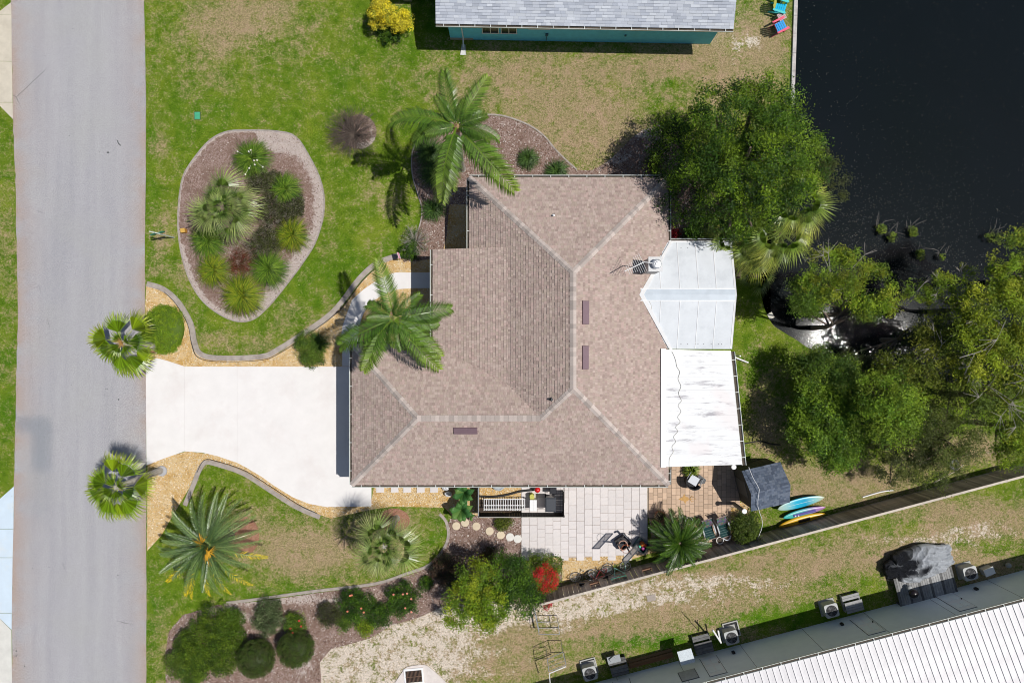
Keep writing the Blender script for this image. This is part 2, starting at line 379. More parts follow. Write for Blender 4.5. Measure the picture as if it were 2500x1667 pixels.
hs = N(nt, 'ShaderNodeHueSaturation'); nt.links.new(k, hs.inputs['Value']); nt.links.new(c, hs.inputs['Color'])
# fine cracks
vor = N(nt, 'ShaderNodeTexVoronoi'); vor.feature = 'DISTANCE_TO_EDGE'; vor.inputs['Scale'].default_value = .12
wv = N(nt, 'ShaderNodeMix'); wv.data_type = 'VECTOR'; wv.inputs[0].default_value = .05
nz = N(nt, 'ShaderNodeTexNoise'); nz.inputs['Scale'].default_value = 3; nt.links.new(tcn.outputs['Object'], nz.inputs['Vector'])
nt.links.new(tcn.outputs['Object'], wv.inputs[4]); nt.links.new(nz.outputs['Color'], wv.inputs[5]); nt.links.new(wv.outputs[1], vor.inputs['Vector'])
cr = math_(nt, 'MULTIPLY', math_(nt, 'LESS_THAN', vor.outputs[0], .0022), ramp(nt, noise(nt, .3, 2), .58, .64))
nt.links.new(mixc(nt, math_(nt, 'MULTIPLY', cr, .6), hs.outputs[0], (.1, .1, .1)), bs.inputs['Base Color'])
bs.inputs['Roughness'].default_value = .9; bs.inputs['Specular IOR Level'].default_value = .15
bump(nt, bs, f3, .35, .01)
road = sheet('road', road_poly, .008, m, step=.3, rect=(-30, -20, -22, 22), attrs={'edge': r_edge, 'patch': r_patch}); road['kind'] = 'structure'

# small tarry marks on the road
TAR = mat_simple('tar', (.07, .075, .08), .7)
mb = MB()
for px, py, r in [(264, 373, 2.4), (178, 71, 1.3), (110, 137, 1.2), (170, 332, 1.2), (290, 975, 2), (288, 1403, 1.6), (262, 949, 1.2), (258, 949, 1), (120, 1384, 1.3), (80, 1387, 1.2), (40, 1588, 2), (60, 1625, 1.5), (174, 939, 1.3), (298, 693, 1), (243, 370, 1), (40, 1600, 1.5)]:
    x, y = P(px, py); mb.prism([(x+r*S*(.8+.4*random.random())*math.cos(a*PI/4), y+r*S*(.8+.4*random.random())*math.sin(a*PI/4)) for a in range(8)], .009, .013)
mb.tube([(*P(287, 343), .012), (*P(289, 350), .012), (*P(295, 356), .012)], .03, 5)
o = mb.build('tar_spots', TAR); o['kind'] = 'stuff'

# concrete aprons across the street, each a slab row with joints
def slabs(root_name, polys, z0, z1, mat):
    root = bpy.data.objects.new(root_name, None); C.objects.link(root); root['kind'] = 'structure'
    for poly in polys: MB().prism(poly, z0, z1).build('slab', mat, root)
    return root
BEIGE = mat_simple('beige_concrete', (.56, .51, .42), .85, var=.08, scale=2, dirt=((.45, .4, .32), 1.5, .5), spec=.15)
BLUEC = mat_simple('bluish_concrete', (.56, .66, .75), .8, var=.04, scale=1.5, dirt=((.62, .66, .66), .6, .8), spec=.15)
GREYC = mat_simple('light_concrete', (.62, .61, .57), .85, var=.08, scale=2, spec=.15)
slabs('apron', [PP([(-60, 36), (27, 8), (28, 35), (-60, 35.8)]), PP([(-60, 36.5), (28, 36.2), (29, 150), (-60, 149)]), PP([(-60, 150), (29, 151), (31, 250), (-60, 250)]), PP([(-60, 251), (31, 251), (31.5, 291), (-20, 238), (-60, 238.2)])][1:3]+[PP([(0, 251), (31, 251), (31.5, 291), (0, 259)]), PP([(0, 28), (27, 7), (28, 35.4), (0, 35.4)])], .0, .02, BEIGE)
slabs('apron', [PP([(0, 1217), (34, 1187), (33, 1290), (0, 1290)]), PP([(-60, 1291), (33, 1291), (31, 1360), (-60, 1360)]), PP([(-60, 1361), (31, 1361), (29, 1495), (-60, 1495)]), PP([(-60, 1496), (29, 1496), (28.5, 1536), (0, 1508), (-60, 1500)])], .0, .02, BLUEC)
slabs('apron', [PP([(-60, 1509), (0, 1509), (28, 1538), (30, 1740), (-60, 1740)])], .0, .016, GREYC)

# driveway and walk
DRV = [(357, 888), (384, 874), (408, 880), (452, 894.6), (452, 1101), (405, 1117), (359, 1135)]
slabs('driveway', [PP(DRV[:3]+[(451.8, 894.4), (451.8, 1101)]+DRV[5:]),
      PP([(452.1, 894.6), (579.8, 894.6), (579.8, 1128.5), (565, 1124), (530, 1112), (494, 1104), (452.1, 1101)]),
      PP([(580.1, 894.6), (868, 894.6), (868, 1150), (907, 1150), (907, 1235), (798, 1236.5), (757, 1229), (716, 1213), (669, 1184), (640, 1163), (603, 1141), (580.1, 1129)])], -.01, .06, CONC)
slabs('walkway', [PP([(836, 893.6), (836, 845), (833, 822), (836.6, 797), (847.6, 764), (861, 731), (888.7, 706), (921.6, 684), (945, 672), (965.5, 665.5), (1130, 665.5), (1130, 703.5), (1009, 703.5), (973.7, 706), (952, 712), (930, 722.6), (912, 735), (897, 750), (887, 767), (880.5, 786), (875, 816), (873, 893.6)])], -.01, .055, CONC)
GROUT = mat_simple('joint_sand', (.3, .26, .22), .95, var=.2, scale=14)

# ------------------------------------------------------------------ planting beds
def bed_mat(name, cols, sandc=None, scale=18):
    m, nt, bs = nmat(name)
    v = N(nt, 'ShaderNodeTexVoronoi'); v.inputs['Scale'].default_value = scale; nt.links.new(N(nt, 'ShaderNodeTexCoord').outputs['Object'], v.inputs['Vector'])
    sx = N(nt, 'ShaderNodeSeparateColor'); nt.links.new(v.outputs['Color'], sx.inputs[0])
    c = mixc(nt, sx.outputs[0], cols[0], cols[1])
    c = mixc(nt, ramp(nt, noise(nt, 1.2, 5, .7), .45, .65), c, mixc(nt, sx.outputs[1], cols[2], cols[0]))
    if sandc:
        s_ = math_(nt, 'ADD', attr(nt, 'sand').outputs['Fac'], math_(nt, 'MULTIPLY', math_(nt, 'SUBTRACT', noise(nt, 2.6, 6, .75), .5), 1.5))
        c = mixc(nt, ramp(nt, s_, .45, .62), c, mixc(nt, sx.outputs[2], sandc, tuple(x*.72 for x in sandc)))
    k = math_(nt, 'MULTIPLY_ADD', noise(nt, 40, 3, .8), 1.3, .35)
    hs = N(nt, 'ShaderNodeHueSaturation'); nt.links.new(k, hs.inputs['Value']); nt.links.new(c, hs.inputs['Color'])
    nt.links.new(hs.outputs[0], bs.inputs['Base Color']); bs.inputs['Roughness'].default_value = .95; bs.inputs['Specular IOR Level'].default_value = .1
    bump(nt, bs, v.outputs['Distance'], .8, .03)
    return m
MULCH = bed_mat('mulch', ((.17, .105, .08), (.36, .27, .24), (.22, .15, .12)), (.52, .44, .4))
GRAV = bed_mat('gravel', ((.62, .4, .15), (.66, .55, .38), (.42, .24, .07)), None, 24)
REDM = bed_mat('red_mulch', ((.28, .13, .08), (.4, .22, .16), (.2, .1, .07)), None)
island = smooth_loop(VV([(560, 300), (635, 302), (680, 315), (712, 362), (735, 410), (745, 458), (741, 505), (723, 560), (690, 612), (652, 662), (618, 703), (583, 733), (545, 738), (505, 722), (465, 690), (437, 645), (419, 590), (410, 530), (411, 470), (420, 410), (442, 370), (480, 325), (518, 304)]), 4)
def isl_sand(X, Y):
    px = (X/S+CX)/1.0629; py = (CY-Y/S)/1.0629; r = np.zeros(X.shape)
    d = np.full(X.shape, 1e9)
    for (ax, ay), (bx, by) in zip(island, island[1:]+island[:1]):
        t = np.clip(((X-ax)*(bx-ax)+(Y-ay)*(by-ay))/((bx-ax)**2+(by-ay)**2+1e-9), 0, 1)
        d = np.minimum(d, np.hypot(X-ax-t*(bx-ax), Y-ay-t*(by-ay)))
    wide = .25+.75*(px > 590)+.35*(py > 560)-.1*(px < 440)
    r = 1.05-d/wide
    r += .9*np.exp(-((px-640)/40)**2-((py-335)/35)**2)
    return r
bed = sheet('planting_bed', island, .03, MULCH, step=.25, attrs={'sand': isl_sand}, skirt=.05); bed['kind'] = 'structure'
band('kerb', island+[island[0]], .07, .0, .06, CONCG)
nbed = VV([(1100, 268), (1130, 266), (1165, 271), (1215, 290), (1250, 315), (1275, 345), (1300, 370), (1325, 391), (1360, 392), (1395, 372), (1425, 345), (1450, 318), (1475, 300), (1510, 288), (1560, 300), (1600, 400), (1690, 500), (1720, 560), (1700, 640), (1560, 640), (1480, 500), (1300, 480), (1150, 470), (1082, 470), (1032, 470), (1026, 540), (1018, 575), (1000, 592), (960, 600), (925, 602), (935, 572), (952, 545), (966, 512), (969, 478), (961, 450), (948, 405), (946, 360), (955, 330), (975, 306), (1020, 285), (1060, 272)])
nb = sheet('planting_bed', nbed, .02, MULCH, step=.3, attrs={'sand': gauss([(1470, 305, 60, 14, .9), (1400, 365, 40, 12, .8), (1440, 350, 60, 30, .25), (1560, 500, 40, 40, .5), (1180, 285, 60, 8, .5)], 0.08)}, skirt=.04); nb['kind'] = 'structure'
g1 = VV([(1032, 430), (1085, 430), (1085, 575), (1010, 575), (1010, 800), (815, 800), (815, 842), (425, 842), (380, 828), (338, 845), (334, 700), (336, 655), (345, 652), (380, 668), (415, 700), (440, 745), (450, 790), (462, 818), (500, 828), (600, 825), (645, 808), (700, 770), (760, 730), (792, 698), (832, 645), (870, 610), (915, 590), (960, 598), (1000, 592), (1018, 575), (1026, 540)])
g = sheet('gravel_bed', g1, .012, GRAV, skirt=.03); g['kind'] = 'structure'
g2 = VV([(339, 1062), (380, 1050), (430, 1036), (520, 1048), (620, 1100), (700, 1150), (760, 1163), (850, 1163), (860, 1115), (1100, 1115), (1100, 1185), (1040, 1185), (1020, 1165), (900, 1163), (850, 1170), (760, 1190), (735, 1182), (680, 1158), (620, 1120), (560, 1082), (500, 1062), (470, 1058), (452, 1078), (435, 1120), (405, 1170), (370, 1230), (338, 1265)])
g = sheet('gravel_bed', g2, .012, GRAV, skirt=.03); g['kind'] = 'structure'
g3 = VV([(1097, 1100), (1300, 1100), (1300, 1190), (1097, 1190)])
g = sheet('gravel_bed', g3, .017, GRAV); g['kind'] = 'structure'
g4 = VV([(1245, 1268), (1500, 1235), (1510, 1265), (1400, 1300), (1285, 1340)])
g = sheet('gravel_bed', g4, .012, GRAV); g['kind'] = 'structure'
g5 = VV([(1490, 1180), (1560, 1180), (1720, 1150), (1725, 1235), (1610, 1272), (1500, 1268)])
g = sheet('gravel_bed', g5, .007, GRAV); g['kind'] = 'structure'
sb = VV([(1040, 1182), (1100, 1183), (1198, 1186), (1200, 1290), (1290, 1292), (1292, 1350), (1240, 1385), (1100, 1385), (1045, 1380), (1010, 1395), (960, 1418), (900, 1435), (850, 1465), (760, 1490), (735, 1520), (740, 1600), (382, 1600), (380, 1500), (388, 1450), (420, 1412), (500, 1388), (600, 1380), (720, 1362), (860, 1345), (940, 1320), (990, 1300), (1022, 1262), (1034, 1230), (1030, 1200)])
s_ = sheet('planting_bed', sb, .022, MULCH, step=.3, attrs={'sand': gauss([(650, 1375, 160, 16, .85), (500, 1400, 60, 14, .6), (560, 1420, 60, 18, .5), (700, 1520, 40, 60, .6), (900, 1440, 80, 20, .6), (840, 1390, 60, 12, .2)], 0.03)}, skirt=.03); s_['kind'] = 'structure'
for cx, cy, rx, ry in [(560, 1230, 36, 44), (905, 1195, 36, 28), (825, 303, 40, 40)]:
    x, y = V(cx, cy); poly = [(x+rx*1.06*S*math.cos(a*PI/12), y+ry*1.06*S*math.sin(a*PI/12)) for a in range(24)]
    if cx == 825:
        t = sheet('tree_ring', poly, .016, MULCH, step=.2, attrs={'sand': gauss([(835, 335, 30, 12, .9), (856, 310, 10, 30, .6)])}, skirt=.03)
    else: t = sheet('tree_ring', poly, .016, REDM, skirt=.03)
    t['kind'] = 'structure'
# concrete landscape kerbs
band('kerb', smooth_line(VV([(338, 652), (375, 664), (410, 694), (438, 742), (447, 785), (460, 812), (500, 822), (600, 819), (640, 802), (700, 764), (752, 728), (785, 694), (826, 640), (866, 605), (915, 587)]), 4), .3, 0, .055, CONCG)
band('kerb', smooth_line(VV([(425, 1160), (446, 1110), (458, 1080), (472, 1062), (500, 1066), (560, 1087), (620, 1125), (680, 1163), (735, 1187)]), 4), .26, 0, .055, CONCG)
band('kerb', smooth_line(VV([(520, 1384), (600, 1374), (720, 1357), (860, 1340), (935, 1316), (985, 1297), (1018, 1262), (1030, 1230), (1025, 1198), (1010, 1180)]), 4), .16, 0, .045, CONCG)
band('kerb', smooth_line(VV([(935, 570), (952, 545), (966, 512), (969, 478), (961, 450), (948, 405), (946, 360), (955, 330), (975, 306)]), 4), .07, 0, .05, CONCG)
band('kerb', smooth_line(VV([(1100, 266), (1130, 264), (1165, 269), (1215, 288), (1250, 313), (1275, 343), (1300, 368), (1325, 390)]), 4), .09, 0, .05, CONCG)
# dark groove that runs beside the kerbs (landscape edging strip)
EDGE = mat_simple('black_edging', (.05, .045, .04), .8)
band('edging_strip', smooth_line(VV([(378, 671), (404, 697), (432, 745), (441, 790), (455, 820), (500, 830), (600, 827), (646, 809), (705, 770), (757, 733), (792, 700), (833, 645), (872, 609)]), 4), .03, 0, .07, EDGE)
band('edging_strip', smooth_line(VV([(453, 1085), (470, 1056), (500, 1059), (562, 1080), (624, 1118), (684, 1157), (728, 1178)]), 4), .03, 0, .07, EDGE)

# ------------------------------------------------------------------ ground litter: real chips, pebbles and blades (stuff)
def scatter(poly, n, holes=()):
    X = np.array([p[0] for p in poly]); Y = np.array([p[1] for p in poly])
    x = rng.uniform(X.min(), X.max(), n); y = rng.uniform(Y.min(), Y.max(), n)
    m = inside(poly, x, y)
    for h_ in holes: m &= ~inside(h_, x, y)
    return x[m], y[m]
def chips(name, x, y, z, size, cols, flat=.5, mat=None):
    n = len(x); s = rng.uniform(.6, 1.4, n)*size; a = rng.uniform(0, 2*PI, n)
    ex, ey = np.cos(a), np.sin(a); asp = rng.uniform(.4, 1.0, n)
    top = np.stack([x, y, np.full(n, z)+s*flat], 1)
    def q(u, v): return np.stack([x+(ex*u-ey*v*asp)*s, y+(ey*u+ex*v*asp)*s, np.full(n, z)], 1)
    v = np.stack([q(1, 0), q(.1, 1), q(-1, .1), q(-.1, -1), top], 1).reshape(-1, 3)
    b = (np.arange(n)*5)[:, None]
    f = np.concatenate([b+np.array([[0, 1, 4]]), b+np.array([[1, 2, 4]]), b+np.array([[2, 3, 4]]), b+np.array([[3, 0, 4]])])
    c = np.array(cols)[rng.integers(0, len(cols), n)]*rng.uniform(.7, 1.2, (n, 1)); c = np.repeat(c, 5, 0)
    o = add(name, npmesh(name, v, f, mat or VCS, c)); o['kind'] = 'stuff'; return o
driv = PP([(357, 888), (384, 874), (452, 894), (868, 894), (868, 1150), (907, 1150), (907, 1235), (798, 1236), (716, 1213), (603, 1141), (494, 1104), (452, 1101), (359, 1135)])
walk = PP([(836, 893.6), (833, 822), (847.6, 764), (861, 731), (921.6, 684), (965.5, 665.5), (1130, 665.5), (1130, 703.5), (973.7, 706), (912, 735), (880.5, 786), (873, 893.6)])
GC = [(.7, .5, .22), (.78, .68, .5), (.5, .3, .1), (.8, .76, .66), (.6, .42, .2), (.42, .28, .14)]
for poly, n in ((g1, 30000), (g2, 24000), (g3, 4500), (g4, 5000), (g5, 5000)):
    x, y = scatter(poly, n, (driv, walk)); chips('pebbles', x, y, .015, .03, GC, .7)
MC = [(.2, .12, .09), (.34, .26, .22), (.13, .08, .06), (.48, .42, .38), (.28, .2, .17), (.22, .15, .12)]
for poly, n in ((island, 9000), (nbed, 20000), (sb, 26000)):
    x, y = scatter(poly, n); chips('bark_chips', x, y, .025, .045, MC, .25)
def blades():
    hard = [island, nbed, g1, g2, g3, g4, g5, sb, driv, walk, PP([(-100, -60), (27, 8), (31, 291), (-100, 200)])]
    n = 420000
    x = rng.uniform(-30, 30, n); y = rng.uniform(-20.5, 20.5, n)
    px = x/S+CX; py = CY-y/S; l, r = road_edges(py)
    m = inside(lawn_poly, x, y) & ~((px > l-1) & (px < r+1)) & ~((px < 30) & (py > 1200)) & ~((px < 30) & (py < 270))
    for h_ in hard: m &= ~inside(h_, x, y)
    m &= ~((px > 860) & (px < 1800) & (py > 440) & (py < 1180)) | ((px > 1790))
    x, y = x[m], y[m]
    d = dryf(x, y)+rng.normal(0, .35, len(x)); s = sandf(x, y); keep = rng.random(len(x)) > np.clip(s*1.3, 0, .9); x, y, d = x[keep], y[keep], d[keep]
    n = len(x); a = rng.uniform(0, 2*PI, n); L = rng.uniform(.04, .11, n); w_ = rng.uniform(.006, .014, n); lean = rng.uniform(.4, 1.2, n)
    dx, dy = np.cos(a), np.sin(a)
    v = np.stack([np.stack([x-dy*w_, y+dx*w_, np.zeros(n)], 1), np.stack([x+dy*w_, y-dx*w_, np.zeros(n)], 1), np.stack([x+dx*L*lean, y+dy*L*lean, L*.55], 1)], 1).reshape(-1, 3)
    f = np.arange(n*3).reshape(-1, 3)
    g_ = np.array([(.065, .16, .006), (.1, .2, .01), (.045, .12, .005), (.14, .22, .015)])[rng.integers(0, 4, n)]
    t_ = np.array([(.4, .33, .17), (.3, .24, .11), (.5, .43, .25)])[rng.integers(0, 3, n)]
    c = np.where((d+rng.normal(0, .1, n) > .62)[:, None], t_, g_)*rng.uniform(.7, 1.2, (n, 1)); c = np.repeat(c, 3, 0)
    o = add('grass', npmesh('grass', v, f, LEAFD, c)); o['kind'] = 'stuff'
blades()
# fine pale specks strewn over the lake to imitate sparkles of sunlight
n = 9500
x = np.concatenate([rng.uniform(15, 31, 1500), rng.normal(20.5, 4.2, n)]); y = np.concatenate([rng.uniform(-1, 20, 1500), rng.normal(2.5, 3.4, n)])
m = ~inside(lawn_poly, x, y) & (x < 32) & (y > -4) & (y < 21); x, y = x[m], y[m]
chips('glint_specks', x, y, -.418, .0095, [(.62, .62, .58), (.4, .42, .4), (.55, .5, .35)], .3)
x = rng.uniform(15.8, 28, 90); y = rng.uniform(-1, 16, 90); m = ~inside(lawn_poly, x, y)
chips('larger_specks', x[m], y[m], -.418, .016, [(.7, .7, .66), (.5, .5, .4)], .2)  # fewer, larger pale specks scattered evenly over the water

# ------------------------------------------------------------------ seawall
t = thing('seawall', 'narrow pale concrete seawall cap along the dark pond', 'seawall')
CAP = mat_simple('cap_concrete', (.5, .47, .46), .85, var=.18, scale=4, dirt=((.3, .27, .25), 3, .6))
ysw = [-60, -10, 42, 86, 132, 176, 218, 262]
for a, b in zip(ysw, ysw[1:]):
    fx = lambda y: 1941.5-.033*y
    MB().prism(PP([(fx(a)-4, a+.5), (fx(a)+4.5, a+.5), (fx(b)+4.5, b-.5), (fx(b)-4, b-.5)]), .0, .12).build('cap_block', CAP, t)
MB().prism(PP([(1936, -60), (1943, -60), (1934, 262), (1928, 262)]), -.8, -.002).build('wall', CAP, t)

# ------------------------------------------------------------------ roofs
SHC = [(0.423, 0.331, 0.293), (0.38, 0.293, 0.26), (0.456, 0.364, 0.321), (0.399, 0.321, 0.27), (0.437, 0.326, 0.293), (0.413, 0.331, 0.284), (0.351, 0.269, 0.237)]
SHG = [(.44, .47, .53), (.38, .41, .47), (.5, .53, .58), (.46, .49, .545)]
def shingles(poly, origin, u, v, expo, cols, parent, tabw=(.09, .19), thick=.028, name='shingles'):
    """poly: 3d roof face; u along the eave, v up the slope (unit). Lays every tab as its own wedge."""
    O = Vector(origin); u = Vector(u).normalized(); v = Vector(v).normalized(); nn = u.cross(v)
    if nn.z < 0: nn = -nn
    Q = [((Vector(p)-O).dot(u), (Vector(p)-O).dot(v)) for p in poly]
    vmax = max(q[1] for q in Q); vmin = min(q[1] for q in Q)
    def rng_at(t):
        xs = []
        for i in range(len(Q)):
            (x0, y0), (x1, y1) = Q[i], Q[(i+1) % len(Q)]
            if (y0 <= t < y1) or (y1 <= t < y0): xs.append(x0+(x1-x0)*(t-y0)/(y1-y0))
        return (min(xs), max(xs)) if len(xs) >= 2 else None
    R = random.Random(len(poly)*31+int(abs(O.x)*7)); vs = []; fs = []; cs = []
    t = vmin
    while t < vmax-.01:
        t1 = min(t+expo, vmax-.001); lo = rng_at(t+.0008); hi = rng_at(t1-.0008)
        if lo and hi:
            a = min(lo[0], hi[0]); b = max(lo[1], hi[1]); x = a-R.random()*.3
            while x < b:
                w_ = R.uniform(*tabw); xe = x+w_-.004
                l0, l1 = max(x, lo[0]), min(xe, lo[1]); h0, h1 = max(x, hi[0]), min(xe, hi[1])
                l0 = min(l0, lo[1]); l1 = max(l1, lo[0]); h0 = min(h0, hi[1]); h1 = max(h1, hi[0])
                if l1-l0 > .005 or h1-h0 > .005:
                    if l1 < l0: l0 = l1 = (l0+l1)/2
                    if h1 < h0: h0 = h1 = (h0+h1)/2
                    z = thick*(.55+.9*R.random()); k = len(vs)
                    for (xx, tt, zz) in ((l0, t, z), (l1, t, z), (h1, t1+.01, .003), (h0, t1+.01, .003), (l0, t, -.004), (l1, t, -.004)):
                        q = O+u*xx+v*tt+nn*zz; vs.append((q.x, q.y, q.z))
                    fs += [(k, k+1, k+2, k+3), (k+4, k+5, k+1, k)]
                    c = R.choice(cols); j = R.uniform(.9, 1.08); cs += [(c[0]*j, c[1]*j, c[2]*j)]*6
                x += w_
        t += expo
    fs = np.array(fs)
    A = np.array(vs); a_, b_, c_ = A[fs[0::2][:, 0]], A[fs[0::2][:, 1]], A[fs[0::2][:, 2]]
    if len(fs) and np.cross(b_-a_, c_-a_)[:, 2].mean() < 0: fs = fs[:, ::-1]
    o = add(name, npmesh(name, vs, fs, VCM, np.array(cs)), parent); o['kind'] = 'stuff'; return o

EH, PT = 2.9, .5
X0, X1, Y0, Y1 = -2.263, 8.30, -7.6, 8.69           # main roof
XE, YE = -4.21, 4.88                                # shallow porch roof
XW, YW = -8.5, -.14                                 # garage wing
rx, ry1, ry0 = 3.02, 3.41, -2.32
WR = -3.87
def zS(y): return EH+PT*(y-Y0)
def zW(x): return EH+PT*(x-X0)
def zE(x): return EH+.257*(x-XE)
home = thing('house', 'large brown shingled hip roof house with white gutters in the middle', 'house')
DECK = mat_simple('roof_felt', (.12, .1, .09), .95)
zr, zwr = EH+PT*(X1-rx), EH+PT*(WR-Y0)
faces = {
 'N': ([(X0, Y1, EH), (X1, Y1, EH), (rx, ry1, zr)], (X0, Y1, EH), (1, 0, 0), (0, -1, PT)),
 'E': ([(X1, Y1, EH), (X1, Y0, EH), (rx, ry0, zr), (rx, ry1, zr)], (X1, Y0, EH), (0, 1, 0), (-1, 0, PT)),
 'S': ([(X1, Y0, EH), (XW, Y0, EH), (-4.77, WR, zwr), (1.47, WR, zwr), (rx, ry0, zr)], (XW, Y0, EH), (1, 0, 0), (0, 1, PT)),
 'W': ([(XW, YW, EH), (XW, Y0, EH), (-4.77, WR, zwr)], (XW, Y0, EH), (0, 1, 0), (1, 0, PT)),
 'G': ([(XW, YW, EH), (XE, YW, EH), (-.204, -2.2, zE(-.204)), (1.47, WR, zwr), (-4.77, WR, zwr)], (XW, YW, EH), (1, 0, 0), (0, -1, PT)),
 'P': ([(XE, YE, EH), (XE, YW, EH), (-.204, -2.2, zE(-.204)), (-.204, YE, zE(-.204))], (XE, YE, EH), (0, 1, 0), (1, 0, .257)),
 'M': ([(X0, Y1, EH), (X0, YE, EH), (-.204, YE, zW(-.204)), (-.204, -2.2, zW(-.204)), (1.47, WR, zwr), (rx, ry0, zr), (rx, ry1, zr)], (X0, YE, EH), (0, 1, 0), (1, 0, PT))}
for k_, (poly, o_, u_, v_) in faces.items():
    shingles(poly, o_, u_, v_, .145, SHC, home)
    d = MB(); d.slab([(x, y, z-.006) for x, y, z in poly], .12); d.build('roof_deck', DECK, home)
# ridge and hip caps
capm = MB(); capm.col = (1, 1, 1)
capm._a([(-.155, -.14, -.05), (.155, -.14, -.05), (0, -.14, .028), (-.155, .12, -.066), (.155, .12, -.066), (0, .12, .006), (-.155, -.14, -.07), (.155, -.14, -.07)],
        [(0, 2, 5, 3), (2, 1, 4, 5), (0, 6, 7, 1), (0, 1, 2)])
CAPM = mat_simple('cap_shingle', (.45, .385, .35), .85, var=.1, scale=20, objvar=.22)
capme = capm.me('ridge_cap', CAPM)
def caps(a, b, lift=.03):
    a, b = Vector(a), Vector(b); d = b-a; n = int(d.length/.225); q = d.normalized()
    rot = Matrix.Identity(3); yv = q; xv = yv.cross(Vector((0, 0, 1))).normalized(); zv = xv.cross(yv)
    M = Matrix((xv, yv, zv)).transposed()
    for i in range(n):
        o = add('ridge_cap', capme, home); o.matrix_local = Matrix.Translation(a+q*(i+.5)*d.length/n+zv*(lift+random.uniform(0, .008))) @ M.to_4x4()
caps((X0, Y1, EH), (rx, ry1, zr)); caps((X1, Y1, EH), (rx, ry1, zr)); caps((rx, ry0, zr), (rx, ry1, zr)); caps((X1, Y0, EH), (rx, ry0, zr))
caps((1.47, WR, zwr), (rx, ry0, zr)); caps((-4.77, WR, zwr), (1.47, WR, zwr)); caps((XW, Y0, EH), (-4.77, WR, zwr)); caps((XW, YW, EH), (-4.77, WR, zwr))
# walls
STUC = mat_simple('stucco', (.62, .56, .48), .85, var=.06, scale=5, bmp=.3)
oh = .45
wm = MB()
def wallbox(mb, poly, z0, z1): mb.prism(poly, z0, z1)
wallbox(wm, [(X0+oh, Y1-oh), (X1-oh, Y1-oh), (X1-oh, Y0+oh), (XW+oh, Y0+oh), (XW+oh, YW-oh), (X0+oh, YW-oh)], 0, EH-.14)
wm.build('wall', STUC, home)
pm = MB()
pm._a([(XE+.05, YE-.05, EH-.1), (-.204, YE-.05, zE(-.204)-.13), (-.204, YE-.05, zW(-.204)-.13), (X0, YE-.05, EH-.1)], [(0, 1, 2, 3)]); pm.build('gable_board', STUC, home)
for y in (4.6, 2.3, .2): MB().box(XE+.35, y, 0, .2, .2, EH-.12).build('porch_post', METALW, home)
MB().prism([(XE+.5, YE-.3), (X0+oh-.003, YE-.3), (X0+oh-.003, YW), (XE+.5, YW)], 0, .1).build('porch_floor', CONC, home)
# gutters
GUT = mat_simple('gutter_enamel', (.72, .76, .72), .4, var=.06, scale=6, dirt=((.45, .45, .4), 5, .4))
LITTER = mat_simple('gutter_litter', (.08, .065, .05), .95, var=.4, scale=20)
def gutter(parent, a, b, z, side, hang=.95, w_=.13, brk=True):
    """open trough from a to b; side = unit vector pointing away from the roof"""
    a, b, s = Vector(a), Vector(b), Vector(side); d = (b-a).normalized()
    def pt(p, off, zz): q = p+s*off; return (q.x, q.y, zz)
    mb = MB()
    prof = [(0, z+.0), (0, z-.11), (w_-.02, z-.11), (w_, z+.012), (w_+.018, z+.012), (w_+.018, z-.0), (w_-.005, z-.13), (-.012, z-.13), (-.012, z)]
    vs = [pt(a, o_, zz) for o_, zz in prof]+[pt(b, o_, zz) for o_, zz in prof]; n = len(prof)
    mb._a(vs, [(i, (i+1) % n, n+(i+1) % n, n+i) for i in range(n)]+[tuple(range(n)), tuple(range(2*n-1, n-1, -1))]); mb.build('gutter', GUT, parent)
    l = MB(); l._a([pt(a, .004, z-.075), pt(a, w_-.014, z-.075), pt(b, w_-.014, z-.075), pt(b, .004, z-.075)], [(0, 1, 2, 3)]); l.build('gutter_litter', LITTER, parent)
    if brk:
        L = (b-a).length; n = max(2, int(L/hang)); bm = MB()
        ang = math.atan2(s.y, s.x); bm.box(0, 0, 0, w_-.004, .03, .012); me = bm.me('gutter_bracket', GUT)
        for i in range(n):
            p = a+(b-a)*((i+.5)/n)+s*(w_/2+.002); add('gutter_bracket', me, parent, (p.x, p.y, z+.001), (0, 0, ang))
g_ = .0
gutter(home, (X0, Y1), (X1, Y1), EH, (0, 1)); gutter(home, (X1, Y1), (X1, 5.32), EH, (1, 0)); gutter(home, (X1, -6.8), (X1, Y0), EH, (1, 0))
gutter(home, (X1, Y0), (XW, Y0), EH, (0, -1)); gutter(home, (XW, Y0), (XW, YW), EH, (-1, 0), 1.3); gutter(home, (XW, YW), (XE, YW), EH, (0, 1), 1.3)
gutter(home, (XE, YW+.2), (XE, YE), EH, (-1, 0), 1.5); gutter(home, (X0, YE+.05), (X0, Y1), EH, (-1, 0), 1.5)
